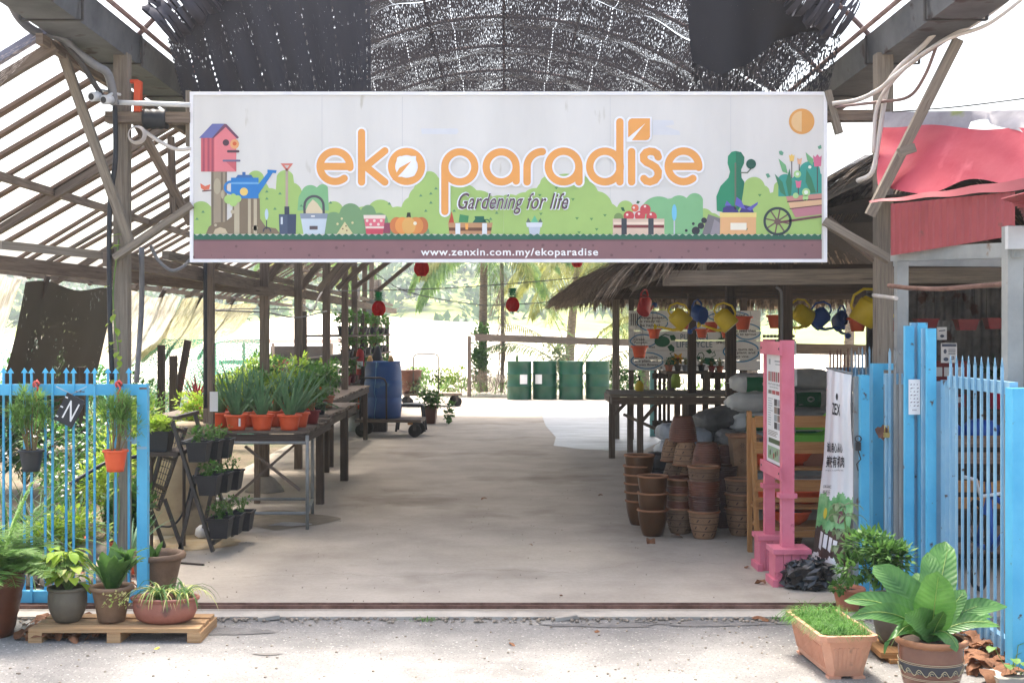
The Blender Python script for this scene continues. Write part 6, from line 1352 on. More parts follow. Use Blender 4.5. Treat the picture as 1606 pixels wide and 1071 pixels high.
k = MB(); k.tube([at(1296, 577, 8.2), at(1337, 586, 7.98)], .008, 6); k.tube([at(1300, 580, 8.25), at(1339, 925, 8.0)], .007, 6); k.build('pole', 'greym', t)
# ================================================================== BIN BAG
def crumple(c, rx, ry, rz, n=20, amp=.18, seed=1, e=1.0):
    r_ = random.Random(seed); ph = [(r_.uniform(-1, 1), r_.uniform(-1, 1), r_.uniform(-1, 1), r_.uniform(0, 6), r_.uniform(3, 11)) for _ in range(11)]+[(r_.uniform(-1, 1), r_.uniform(-1, 1), r_.uniform(-1, 1), r_.uniform(0, 6), r_.uniform(14, 26)) for _ in range(7)]
    k = MB()
    def f_(u, v):
        a = u*6.2832; b = (v-.5)*math.pi; d = Vector((math.cos(a)*math.cos(b), math.sin(a)*math.cos(b), math.sin(b)))
        w = sum(math.sin((d.x*p[0]+d.y*p[1]+d.z*p[2])*p[4]+p[3]) for p in ph)/14
        dd = Vector([math.copysign(abs(q)**e, q) for q in d])
        return Vector((c[0]+dd.x*rx*(1+amp*w*2), c[1]+dd.y*ry*(1+amp*w*2), c[2]+max(-1, dd.z)*rz*(1+amp*w*2)))
    k.grid(f_, n*2, n); return k
c = at(1265, 905, 7.95); k = crumple((c.x, 7.95, .085), .15, .11, .09, 15, .30, 5, .8); k.v = [tuple(Vector(p)+Vector((U(-.011, .011), U(-.011, .011), U(-.011, .011)))) for p in k.v]; k.sm = [False]*len(k.sm)
for i in range(16): 
    p = rnd.choice(k.v); k.leaf(p, (U(-1, 1), U(-1, .2), U(0, 1)), U(.02, .04), U(.02, .04), droop=1, n=2, fold=.6)
for i in range(len(k.v)):
    if k.v[i][2] < 0: k.v[i] = (k.v[i][0], k.v[i][1], .002)
tag(k.build('bin_bag', 'bag'), 'crumpled black bin bag lying by the pink stand', 'bin bag')
# ================================================================== TIERED SHELF
t = thing('tiered_shelf', 'varnished pine tiered shelf with orange bowls behind the pink stand', 'shelf', (1.9, 9.1, 0))
sy = 9.2
for (a, b) in (((1175, 645), (1176, 865)), ((1181, 655), (1188, 876))):
    k = MB(); ya = 9.25; yb = 3200/(b[1]-520); k.beam(at(a[0], a[1], 9.15), (gx(b[0], yb), yb, 0), .03, .05, (0, 1, 0)); k.build('leg', 'pine2', t)
    k = MB(); k.beam(at(a[0], a[1], 9.15)+Vector((.78, .0, 0)), Vector((gx(b[0], yb)+.78, yb, 0)), .03, .05, (0, 1, 0)); k.build('leg', 'pine2', t)
for (ya, yb, dd) in ((652, 670, 9.12), (693, 711, 9.06), (752, 770, 9.0), (780, 787, 8.98), (832, 842, 8.98)):
    k = MB(); z0, z1 = at(0, yb, dd).z, at(0, ya, dd).z; k.box(gx(1184, dd), gx(1186, dd)+.66, dd-.01, dd+.012, z0, z1); k.build('board', 'pine2', t)
for z, dd in ((.62, 9.13), (.36, 9.0)):
    k = MB(); k.box(gx(1186, dd), gx(1186, dd)+.64, dd+.014, dd+.36, z-.015, z); k.build('shelf_board', 'pine2', t)
bl = thing('orange_bowl', 'wide orange bowl on the middle tier, left', 'bowl', (gx(1212, 9.3), 9.25, .36), group='orange bowls on the pine shelf')
k = MB(); k.lathe([(.07, 0), (.12, .04), (.14, .085), (.15, .09), (.15, .1), (.13, .098), (.11, .05)], (0, 0, 0), 24); k.build('bowl', 'orange', bl, world=False); soil(bl, .12, .075)
for px, y, z, lab in ((1262, 9.25, .36, 'wide orange bowl on the middle tier, right'), (1205, 9.3, .62, 'orange bowl on the upper tier, left'), (1246, 9.4, .62, 'dark soiled orange bowl on the upper tier, centre'), (1240, 9.2, .215, 'orange bowl on the lower rail of the shelf')): dup(bl, (gx(px, y), y, z), 0, lab)
k = MB(); k.box(gx(1186, 9.2), gx(1186, 9.2)+.6, 9.06, 9.4, .19, .213); tag(k.build('loose_board', 'pine2'), 'loose board bridging the lower rails of the pine shelf', 'board')
for i, (px, y, z, w, mt, lab) in enumerate([(1272, 9.5, .9, .3, 'lf_lime', 'lime green tray lying on top of the pine shelf'), (1270, 9.4, .80, .34, 'lf_lime', 'second lime green tray between the shelf boards')]):
    k = MB(); x = gx(px, y); k.grid(lambda u, v: (x-w/2+w*u, y-.15+.3*v, z+.05*(2*u-1)**4+.04*(2*v-1)**4), 10, 6); k.box(x-w/2, x+w/2, y-.155, y-.15, z-.02, z+.05); tag(k.build('plastic_tray', flat('lime plastic', 96, 168, 40, rough=.5)), lab, 'tray')
k = MB(); x = gx(1278, 9.4); k.box(x-.1, x+.08, 9.3, 9.5, .62, .79); tag(k.build('cardboard_box', pm('cardboard', c3(120, 76, 56), c3(140, 92, 70))), 'brown cardboard box on the pine shelf', 'box')
k = MB(); x = gx(1262, 9.35); k.box(x-.12, x+.15, 9.28, 9.5, .46, .53); tag(k.build('white_box', 'white'), 'white polystyrene box on the pine shelf', 'box')
# ================================================================== POTS IN STACKS
GS = 'stacked pots for sale on the floor'
def pprof(r, h, kind):
    P = []; N = 44 if kind in ('dglaze', 'brownpot', 'tan2') else 16
    for i in range(N+1):
        t_ = i/N; rr = r*(.62+.36*math.sin(t_*1.45)**.8)
        if kind in ('dglaze', 'brownpot', 'tan2'): rr += abs(math.sin(t_*11*3.1416))*r*.05
        P.append((rr, h*.93*t_))
    return P
protosP = {}
def makepot(kind, r=.118, h=.21):
    t = thing('stacked_pot', 'x', 'pot', (0, 0, 0), group=GS); k = MB(); P = pprof(r, h, kind)
    k.lathe(P, (0, 0, 0), 28); rt = P[-1][0]
    k.mat = 1; k.lathe([(rt*.98, h*.925), (rt+.008, h*.93), (rt+.011, h*.965), (rt+.006, h), (rt-.006, h), (rt-.012, h*.95)], (0, 0, 0), 28, cap0=False)
    k.mat = 0; k.lathe([(rt-.012, h*.95), (rt*.9, h*.6), (rt*.6, .03), (.001, .025)], (0, 0, 0), 28, cap0=False)
    body = {'amber': 'amber', 'beige': 'beige', 'dglaze': 'dglaze', 'brownpot': 'brownpot', 'tan2': 'tan'}[kind]; rim = {'amber': 'rimterra', 'beige': 'rimterra', 'dglaze': 'dglaze', 'brownpot': 'brownpot', 'tan2': 'rimterra'}[kind]
    k.build('pot', [body, rim], t, world=False)
    if kind in ('beige', 'tan2'):
        k = MB()
        def rad(z): 
            N_ = len(P)-1; i = min(int(z/(h*.93)*N_), N_-1); q = z/(h*.93)*N_-i; return P[i][0]+(P[i+1][0]-P[i][0])*q
        for z in (.06, .115, .165): k.lathe([(rad(z-.0025)+.0012, z-.0025), (rad(z)+.0016, z), (rad(z+.0025)+.0012, z+.0025)], (0, 0, 0), 28, cap0=False)
        for ri, z in enumerate((.035, .088, .14)):
            for j in range(16):
                a = (j+ri*.5)/16*6.283; s_ = 1 if j % 2 else -1
                def sp(da, dz): q = rad(z+dz)+.0018; return (q*math.cos(a+da), q*math.sin(a+da), z+dz)
                k.poly([sp(-.11, -.010*s_), sp(-.02, -.007*s_-.004), sp(.11, .010*s_), sp(.02, .007*s_+.004)])
        k.build('carving', 'carve', t, world=False)
    if kind in ('dglaze', 'brownpot'):
        k = MB()
        for j in range(5):
            a0_ = j/5*6.283+.3
            for q in range(6):
                an = q*math.pi/3
                def sp(d_, e_): z = .12+d_*math.sin(an)+e_*math.cos(an); aa = a0_+(d_*math.cos(an)-e_*math.sin(an))/r; rr = r*.975+.002; return (rr*math.cos(aa), rr*math.sin(aa), z)
                k.poly([sp(.004, 0), sp(.013, -.004), sp(.024, 0), sp(.013, .004)])
        k.build('carving', 'carve', t, world=False)
    return t
usedP = set()
def putpot(kind, px, y, z, lab, up=True, s=1, tilt=0, sw=1):
    if kind not in protosP: protosP[kind] = makepot(kind)
    H = .21*s; rot = (tilt if up else math.pi+tilt, 0, U(0, 6)); loc = (gx(px, y), y, z if up else z+H)
    p = protosP[kind]
    if kind not in usedP: usedP.add(kind); p.location = loc; p.rotation_euler = rot; p.scale = (s*sw, s*sw, s); p['label'] = lab; return p
    return dup(p, loc, rot, lab, scale=(s*sw, s*sw, s))
od = ['bottom', 'second', 'third', 'fourth', 'fifth', 'topmost']
for i, l_ in enumerate(['bottom pot of the front amber glazed stack', 'middle pot of the front amber glazed stack', 'top pot of the front amber glazed stack']): putpot('amber', 1023.5, 10.02, i*.132, l_, s=1.0)
for i in range(6): putpot('amber', 1003+i*-.8+(4 if i == 5 else 0), 10.6, i*.072, od[i]+' pot of the tightly nested amber stack at the left', s=.98 if i < 5 else 1.05)
for i, (kd, l_) in enumerate([('beige', 'leaf carved beige pot at the bottom of the front centre stack'), ('dglaze', 'dark glazed pot, second in the front centre stack'), ('brownpot', 'red brown ribbed pot, third in the front centre stack'), ('tan2', 'pale rimmed ribbed pot on top of the front centre stack')]): putpot(kd, 1104, 9.9, i*.115, l_, s=1.03)
for i in range(5): putpot(['tan2', 'brownpot', 'tan2', 'brownpot', 'amber'][i], 1067, 10.15, i*.058, od[i]+' pot of the flat nested stack behind the amber pots', s=.98, tilt=0 if i < 4 else .0)
putpot('brownpot', 1066, 10.25, .24, 'tilted brown pot lying across the flat nested stack', s=.95, tilt=.22)
for i, (kd, l_) in enumerate([('beige', 'leaf carved pot at the bottom of the right stack beside the pine shelf'), ('beige', 'leaf carved pot, second in the right stack beside the pine shelf'), ('tan2', 'ribbed tan pot on top of the right stack beside the pine shelf')]): putpot(kd, 1162, 10.05, i*.115, l_, s=1.03)
for i in range(4): putpot('dglaze', 1134, 10.45, i*.10, od[i]+' dark pot of the shaded stack between the two carved stacks', s=.98)
# second rank: columns carrying the upside-down pots
for i in range(3): putpot('brownpot', 1060, 10.75, i*.04, od[i]+' pot hidden low behind the flat nested stack', s=.98)
putpot('tan2', 1060, 10.75, .29, 'upturned ribbed pot on the low hidden stack, left', up=False, s=.98)
putpot('beige', 1056, 10.85, .50, 'upturned beige pot at the left edge of the top row', up=False, s=.9)
putpot('beige', 1085, 10.65, .28, 'upturned beige pot below the top row, centre', up=False, s=1)
putpot('beige', 1076, 10.6, .49, 'upturned leaf carved pot in the middle of the top row', up=False, s=.93)
putpot('dglaze', 1085, 10.65, .07, 'dark pot under the upturned ones, centre', s=1)
putpot('brownpot', 1108, 10.4, .48, 'large upturned ribbed brown pot right of the top row', up=False, s=1.03)
putpot('brownpot', 1108, 10.42, .27, 'upturned brown pot supporting the large ribbed one', up=False, s=1.0)
putpot('brownpot', 1110, 10.45, .06, 'brown pot at the foot of the upturned column', s=1.0)
putpot('brownpot', 1071, 10.65, .685, 'dark ribbed upturned pot crowning the whole pile', up=False, s=1.0, sw=.98)
for i in range(3): putpot('brownpot', 1140, 10.7, .2+i*.12, ['lower', 'middle', 'upper'][i]+' upturned ribbed pot at the dark right end of the pile', up=False, s=1.0)
putpot('dglaze', 1140, 10.7, 0, 'dark pot carrying the ribbed column at the right end of the pile', s=1)
t = thing('square_planter', 'tall square carved planter with a flared rim beside the pine shelf', 'planter', (gx(1166, 10.5), 10.5, .42))
k = MB(); k.lathe([(.12, 0), (.155, .30), (.157, .31)], (0, 0, 0), 4); k.mat = 1; k.lathe([(.157, .31), (.18, .315), (.18, .335), (.16, .335), (.15, .3)], (0, 0, 0), 4, cap0=False); k.M = None; k.bm_transform(Matrix.Rotation(R(45), 4, 'Z'), 0)
for i in range(len(k.sm)): k.sm[i] = False
k.build('body', ['beige', 'rimterra'], t, world=False)
k = MB()
for j in range(4):
    z = .06+j*.065; y_ = -(.085+.0247*z/.3)-.0035
    for q in range(6):
        an = q*1.047; cx = (-.03 if j % 2 else .03); k.poly([(cx+.004*math.cos(an), y_-.003, z+.004*math.sin(an)), (cx+.013*math.cos(an)-.003*math.sin(an), y_-.003, z+.013*math.sin(an)+.003*math.cos(an)), (cx+.024*math.cos(an), y_-.003, z+.024*math.sin(an)), (cx+.013*math.cos(an)+.003*math.sin(an), y_-.003, z+.013*math.sin(an)-.003*math.cos(an))])
k.build('carving', 'carve', t, world=False)
for i in range(3): putpot('dglaze', 1166, 10.55, i*.075, od[i]+' dark dish pot under the square carved planter', s=1.05)
for i, (px, y) in enumerate([(1215, 9.5), (1240, 9.55)]): putpot('beige', px, y, 0, ['carved pot in the shade under the pine shelf, left', 'carved pot in the shade under the pine shelf, right'][i], s=.9)
# ================================================================== SACKS
def sack(px, y, z, lx, ly, lz, rot, mat, lab, grp, seed, band=False, tilt=0):
    c = (gx(px, y), y, z); t = thing('sack', lab, 'sack', c, (0, tilt, rot), grp)
    k = crumple((0, 0, lz/2), lx/2, ly/2, lz/2, 20, .11, seed, .55); k.build('bag', mat, t, world=False)
    k = MB()
    for s_ in (-1, 1): k.quad((s_*lx*.47, -ly*.36, lz*.5), (s_*lx*.53, -ly*.32, lz*.52), (s_*lx*.53, ly*.32, lz*.48), (s_*lx*.47, ly*.36, lz*.5))
    k.build('seam', mat, t, world=False)
    if band:
        k = MB()
        def fb(u, v):
            a = -.75+1.3*v; ca, sa = math.cos(a), math.sin(a); 
            return (lx*(-.30+.52*u), -abs(ca)**.62*ly/2*1.045-.004, lz/2+math.copysign(abs(sa)**.62, sa)*lz/2*1.03)
        k.grid(fb, 8, 8); k.build('printed_band', 'gband', t, world=False)
        k = MB(); 
        for r_ in (.018, .026): k.tube([(r_*1.4*math.cos(a), -ly/2*1.07-.004, lz*.5+r_*math.sin(a)) for a in [j*.45 for j in range(14)]], .0022, 4, closed=True)
        k.build('emblem', 'paper', t, world=False)
    return t
GW, GG = 'white sacks with green print', 'grey sacks piled behind the pots'
for i in range(6): sack(1190+[0, 4, -3, 2, 0, 3][i], 13.0, i*.195, .64, .42, .2, [0, .05, -.04, .03, -.05, .04][i], 'wbag', od[i]+' white sack of the stack left of the pink stand', GW, 20+i, band=i in (1, 3, 5))
for i in range(6): sack(1262, 13.4, i*.2, .5, .42, .205, [.1, -.05, .04, 0, .05, -.1][i], 'wbag', od[i]+' white sack of the stack right of the pink stand', GW, 30+i, band=i in (2, 4))
for i in range(6): sack(1308, 13.5, i*.19, .46, .4, .195, [-.1, .05, -.04, 0, .05, .1][i], 'wbag', od[i]+' white sack of the stack beside the standing banner', GW, 40+i, band=i in (3, 5))
for i, (px, y, z, rt, tl, mt, lab) in enumerate([
    (1120, 13.2, 0, .3, 0, 'gbag', 'grey sack at the foot of the pile'), (1122, 13.2, .17, .25, -.05, 'gbag', 'grey sack, second layer of the pile'), (1118, 13.2, .33, .35, -.12, 'gbag', 'grey sack, third layer of the pile'),
    (1124, 13.1, .49, .3, -.15, 'gbag', 'grey sack, fourth layer of the pile'), (1128, 13.0, .63, .35, -.2, 'gbag', 'topmost grey sack leaning against the dark post'), (1160, 12.6, .42, .2, .2, 'gbag', 'small grey sack right of the dark post'),
    (1062, 12.6, 0, .2, 0, 'sbag', 'pale clear sack on the floor behind the pots'), (1066, 12.6, .16, .1, .0, 'sbag', 'second pale clear sack behind the pots'), (1068, 12.6, .32, .15, .1, 'sbag', 'third pale clear sack behind the pots'), (1070, 12.7, .48, .1, .15, 'sbag', 'topmost pale clear sack with a sheen'),
    (1035, 12.0, 0, .15, 0, 'dbag', 'black sack at the left foot of the pile'), (1034, 12.0, .14, -.1, .05, 'dbag', 'second black sack at the left of the pile'), (1048, 12.0, .27, .1, .1, 'dbag', 'third black sack under the pale ones')]):
    sack(px, y, z, .52 if mt != 'dbag' else .44, .34, .19, rt, mt, lab, GG, 60+i, tilt=tl)
for i, (px, y, z, r_, mt, lab) in enumerate([(1122, 11.3, .42, .12, 'dbag', 'tied black bag perched on the grey sacks'), (1146, 11.6, .44, .09, 'gbag', 'round grey bundle beside the tied black bag'), (1116, 11.5, .18, .17, 'dbag', 'big black bag behind the upturned pots'), (1145, 11.6, .1, .2, 'dbag', 'black bag on the floor behind the carved stacks')]):
    k = crumple((gx(px, y), y, z+r_*.6), r_*1.1, r_, r_*.75, 14, .14, 90+i, .85)
    if i == 0: k.tube([(gx(px, y)+.06, y-.05, z+.12), (gx(px, y)+.1, y-.07, z+.17)], [.02, .03], 6)
    tag(k.build('tied_bag', mt), lab, 'bag')
for k_ in (11.4, 11.6): pass
solid('pallet_block', 'low pallet under the grey sacks', 'pallet', 'dwood', None, ((1.75, 12.6, .0), (2.6, 12.6, .0), .5, .04))
# ================================================================== FRONT RIGHT POTS
t = thing('trough_planter', 'long peach plastic trough of grass standing end on at the lower right', 'planter', (1.585, 6.2, -.02), R(4), group=GRP); t.scale = (.97, .84, .97)
k = MB()
def rrect(hx, hy, z, c_=.03): return [(-hx+c_, -hy, z), (hx-c_, -hy, z), (hx, -hy+c_, z), (hx, hy-c_, z), (hx-c_, hy, z), (-hx+c_, hy, z), (-hx, hy-c_, z), (-hx, -hy+c_, z)]
rows = [rrect(.085, .29, .012, .02), rrect(.092, .30, .04), rrect(.125, .335, .185), rrect(.14, .35, .187), rrect(.143, .353, .215), rrect(.125, .335, .217), rrect(.115, .325, .17)]
ids = [[k.V(p) for p in r] for r in rows]; k.Fc(ids[0][::-1])
for a, b in zip(ids, ids[1:]):
    for i in range(8): k.Fc((a[i], a[(i+1) % 8], b[(i+1) % 8], b[i]))
for (px_, py_) in ((-.06, -.27), (.06, -.27), (-.06, .27), (.06, .27)): k.box(px_-.03, px_+.03, py_-.03, py_+.03, 0, .0118)
for j in range(7):
    x = -.06+j*.02; k.beam((x*.9, -.300, .045), (x*1.15, -.329, .155), .011, .008, (0, 1, 0))
for j in range(18):
    y = -.25+j*.03
    for s_ in (-1, 1): k.beam((s_*.094, y, .045), (s_*.1205, y, .155), .008, .011, (0, 1, 0))
k.build('trough', 'terra3', t, world=False); k = MB(); k.poly([(-.118, -.325, .195), (.118, -.325, .195), (.118, .325, .195), (-.118, .325, .195)]); k.build('soil', 'soil', t, world=False)
k = MB()
for i in range(1700):
    b = (U(-.11, .11), U(-.32, .32), .19); k.leaf(b, (U(-.8, .8)-.2, U(-.8, .8), 1), U(.05, .16), .0032, droop=1.5, n=3, fold=.4)
for i in range(60): k.leaf((-.1, U(.1, .32), .2), (-1, U(-.5, .5), .7), U(.08, .14), .005, droop=1.6, n=4, fold=.3)
k.build('foliage', 'lf_grass', t, world=False)
k = MB(); c = at(1332, 1052, 6.2); k.lathe([(.012, 0), (.008, .001)], (0, 0, 0), 8)
# patterned pot
t = thing('potted_plant', 'glazed brown pot with a scrolled band and huge glossy leaves at the lower right', 'potted plant', (gx(1460, 5.72), 5.72, -.02), group=GRP)
k = MB(); H = .255
prof = [(.105, 0), (.115, .02), (.125, .06), (.133, .1), (.139, .15), (.142, .2), (.140, .225)]
k.lathe(prof, (0, 0, 0), 40); k.mat = 1; k.lathe([(.139, .222), (.155, .228), (.161, .24), (.158, .252), (.146, .255), (.136, .248)], (0, 0, 0), 40, cap0=False); k.mat = 2; k.lathe([(.136, .248), (.132, .2)], (0, 0, 0), 40, cap0=False)
k.build('pot', [pm('brown salt glaze', c3(110, 72, 58), c3(132, 92, 74), rough=.25, scale=4, bump=.05, coat=.3), 'rimterra', 'dglaze'], t, world=False)
k = MB(); k.lathe([(.1275, .088), (.1368, .118), (.1405, .148)], (0, 0, 0), 40, cap0=False); k.build('dark_band', pm('slate glaze', c3(44, 46, 54), c3(58, 60, 68), rough=.3), t, world=False)
k = MB()
for z in (.082, .088, .150, .157): rr = .1245+(z-.06)*.18; k.tube([((rr+.001)*math.cos(a), (rr+.001)*math.sin(a), z) for a in [j*math.pi/20 for j in range(40)]], .0012, 4, closed=True)
for j in range(16):
    a0_ = j*6.283/16; P_ = []
    for q in range(14): 
        t_ = q/13; a = a0_+t_*.42; z = .118+.014*math.sin(t_*6.283*1.0); rr = .1372+(z-.118)*.2; P_.append(((rr+.0015)*math.cos(a), (rr+.0015)*math.sin(a), z))
    k.tube(P_, .0018, 4)
    a = a0_+.1; k.tube([((.139)*math.cos(a+.05*math.cos(b)), .139*math.sin(a+.05*math.cos(b)), .116+.006*math.sin(b)) for b in [q*.7 for q in range(7)]], .0014, 4)
k.build('scroll_pattern', flat('pale slip', 196, 184, 150), t, world=False); soil(t, .128, .235)
k = MB(); o_ = Vector((gx(1460, 5.72), 5.72, 0)); bs = Vector((0, 0, .24))
L9 = [(1484, 858, .14, .25, 'u'), (1470, 905, .15, -.12, 'u'), (1395, 885, .13, .1, 's'), (1345, 918, .11, -.02, 's'), (1352, 940, .09, -.12, 's'), (1398, 975, .10, -.16, 'd'), (1556, 930, .09, .05, 's'), (1562, 962, .08, -.05, 's'), (1548, 945, .07, .12, 's'), (1500, 990, .06, -.16, 'd'), (1425, 950, .12, -.1, 's'), (1440, 905, .12, .16, 'u'), (1505, 930, .09, .02, 'u'), (1478, 960, .07, -.1, 'u'), (1450, 875, .10, .2, 'u')]
for (px, py, w, dy, m_) in L9:
    tip = at(px, py, 5.72+dy)-o_+Vector((0, 0, .0)); v = tip+Vector((0, 0, .02))-bs; ln_ = v.length*(1.12 if m_ != 'd' else 1.25); dr = {'u': .25, 's': .75, 'd': 1.6}[m_]
    d = (v.normalized()+Vector((0, 0, {'u': .08, 's': .38, 'd': .9}[m_]))).normalized()
    vn = Vector((v.x, v.y, 0)); side = Vector((1, 0, 0)) if abs(v.x) < .12 else d.cross(Vector((0, -1, .35))).cross(d)*-1 if False else (d.cross(Vector((0, -.75, .65))))
    if side.length < .1: side = Vector((1, 0, 0))
    k.mat = 0; k.leaf(bs+Vector((U(-.02, .02), U(-.02, .02), 0)), d, ln_, w, droop=dr, n=12, fold=.28, side=side, wave=.05, prof=lambda t: (.25+.95*math.sin(math.pi*min(1, t*.78+.12))**1.0)*(1 if t < .9 else (1-t)*7+.3), twist=U(-.3, .3))
    k.mat = 1; p = Vector(bs); dd = d.copy(); Pn = [p.copy()]
    for i in range(11): p = p+dd*ln_/12; dd = (dd+Vector((0, 0, -dr/12*1.6))).normalized(); Pn.append(p+Vector((0, -.002, .002)))
    k.tube(Pn, [.004*(1-i/14) for i in range(12)], 4, cap=False)
k.build('foliage', ['lf_big', 'vein'], t, world=False)
# olive pot with shrub on a block
t = thing('potted_plant', 'grey olive pot with a dense small leaved shrub behind the peach trough', 'potted plant', (gx(1405, 6.45), 6.45, .03), group=GRP)
k = MB(); rr = pot_lathe(k, .12, .24, 1, .66, .012, belly=.04); k.build('pot', 'olive', t, world=False); soil(t, rr, .2)
k = MB(); bush(k, (-.09, .05, .42), (.19, .15, .15), 1500, .022, .045); k.build('foliage', ['lf_mid', 'gstem'], t, world=False)
k = MB(); k.box(gx(1372, 6.35), gx(1440, 6.35), 6.25, 6.6, .0, .028); k.box(gx(1388, 6.3), gx(1420, 6.3), 6.22, 6.34, -.02, .0); tag(k.build('pine_block', 'pine2'), 'piece of pine pallet under the olive pot at the lower right', 'pallet')
t = thing('potted_plant', 'small terracotta pot with a tall grey green umbrella leaved stem beside the standing banner', 'potted plant', (gx(1330, 7.35), 7.35, 0), group=GRP)
k = MB(); rr = pot_lathe(k, .085, .13, 1, .7, .014); k.build('pot', 'terra', t, world=False); soil(t, rr, .11)
k = MB(); k.mat = 1; k.tube([(0, 0, .1), (-.01, 0, .3), (-.015, -.02, .45), (-.03, 0, .58)], [.009, .008, .006, .004], 6); k.mat = 0
for z, n in ((.36, 7), (.45, 8), (.54, 8), (.6, 7)):
    for i in range(n):
        a = i/n*6.283+z*7; c_ = Vector((-.02+.05*math.cos(a*2), .03*math.sin(a*3), z)); k.leaf(c_, (math.cos(a), math.sin(a)*.8, .25), U(.08, .13), .03, droop=1.4, n=4, fold=.25)
k.build('foliage', ['lf_sage', 'gstem'], t, world=False)
k = MB(); bush(k, (gx(1318, 7.3)-.0, 7.25, .17), (.07, .05, .05), 120, .02, .035, stems=False); tag(k.build('ground_plant', ['lf_mid']), 'low green plant spilling beside the terracotta pot', 'plant')
t = thing('garden_plant', 'young plant with round light leaves at the lower right corner', 'plant', (gx(1590, 5.9), 5.9, -.02))
k = MB(); k.mat = 1
for i in range(11):
    a = U(0, 6.28); e = Vector((-.02+math.cos(a)*.1, math.sin(a)*.06, U(.06, .17))); k.mat = 1; k.tube([(0, 0, 0), e*.6, e], .002, 4, cap=False); k.mat = 0; k.leaf(e, (math.cos(a), math.sin(a)-.3, .3), U(.045, .07), .045, droop=.8, n=4, fold=.2)
k.build('foliage', ['lf_fern', 'gstem'], t, world=False)
k = MB(); k.box(gx(1560, 5.85), gx(1680, 5.85), 5.8, 6.1, -.02, .02); tag(k.build('concrete_block', 'conc'), 'grey concrete slab at the lower right corner', 'slab')
# fallen leaves ------------------------------------------------------
def dead(k, x, y, z, s_, n=1):
    for _ in range(n): a = U(0, 6.28); k.leaf((x, y, z+.008), (math.cos(a), math.sin(a), U(.1, .5)), s_*U(.7, 1.2), s_*U(.35, .6), droop=U(.6, 1.8), n=5, fold=U(-.7, .9), wave=.08)
for px, py, s_, lab in [(1019, 849, .17, 'long dry leaf in front of the amber pots'), (1052, 842, .12, 'dry leaf against the flat nested stack'), (1200, 917, .10, 'dry leaf at the foot of the pink stand'), (1206, 970, .12, 'dry leaf lying by the kerb strip near the trough'), (799, 1003, .06, 'small reddish leaf on the asphalt left of the middle'), (938, 984, .05, 'tiny orange leaf on the asphalt below the kerb strip'), (250, 1010, .045, 'yellow leaf fallen in front of the pallet'), (300, 997, .08, 'red brown leaf beside the right end of the pallet'), (945, 778, .06, 'small leaf in the middle of the concrete floor'), (830, 855, .035, 'tiny dark leaf on the left of the concrete floor'), (1176, 890, .06, 'dark leaf under the leg of the pine shelf'), (763, 783, .06, 'small brown leaf far down the aisle'), (880, 935, .04, 'tiny leaf near the gate track')]:
    y = gd(py); k = MB(); dead(k, gx(px, y), y, 0 if y > 7.33 else -.02, s_)
    tag(k.build('fallen_leaf', pm('yellowed leaf', c3(196, 176, 60), c3(214, 196, 90), transl=.2) if 'yellow' in lab else 'dryleaf'), lab, 'leaf', 'leaves fallen on the ground')
k = MB()
for i in range(70): dead(k, gx(U(50, 215), 6.85), U(6.7, 7.15), U(-.02, .02), .13)
for i in range(60): dead(k, gx(U(-10, 220), 7.6), U(7.5, 8.3), U(0, .03), .1)
tag(k.build('leaf_litter', 'dryleaf'), 'heap of dry brown leaves under and behind the pallet', 'dead leaves', kind='stuff')
k = MB()
for i in range(60): dead(k, gx(U(1500, 1575), 6.2), U(5.85, 6.5), U(-.02, .06), .13)
tag(k.build('leaf_litter', 'dryleaf'), 'heap of dry brown leaves beside the blue side fence', 'dead leaves', kind='stuff')
k = MB()
for i in range(500): x, y = U(-3.4, 3.4), U(5.3, 7.18); s_ = U(.003, .009); k.lathe([(s_, 0), (s_*.6, s_*.8)], (x, y, -.02), 5, cap1=True)
for i in range(240): x, y = U(-2.6, 2.0), U(7.5, 13); s_ = U(.002, .006); k.lathe([(s_, 0), (s_*.6, s_*.8)], (x, y, .001), 5, cap1=True)
for i in range(700): x, y = U(-3, 2.4), 7.2-abs(rnd.gauss(0, .06)); s_ = U(.004, .014); k.lathe([(s_, 0), (s_*.6, s_*.8)], (x, y, -.015), 5, cap1=True)
tag(k.build('grit', 'stone'), 'loose grit and small stones scattered on the asphalt', 'grit', kind='stuff')
k = MB()
for cx, n in ((670, 40), (1275, 60), (1225, 30)):
    for i in range(n): x = gx(cx, 7.13)+rnd.gauss(0, .05); k.leaf((x, 7.14+U(-.03, .03), -.02), (U(-1, 1), U(-1, 1), 1), U(.02, .05), .005, droop=1, n=2)
tag(k.build('weeds', 'lf_grass'), 'little tufts of weeds along the kerb strip', 'weeds', kind='stuff')
for i, (xa, xb, lab) in enumerate([(gx(870, 7.16), gx(905, 7.16), 'broken piece of kerb lying by the gate track'), (gx(408, 7.2), gx(440, 7.2), 'broken concrete fragment in front of the gate track')]):
    k = MB(); k.beam((xa, 7.14, -.01), (xb, 7.17, .0), .03, .02); tag(k.build('rubble', 'conc'), lab, 'rubble')
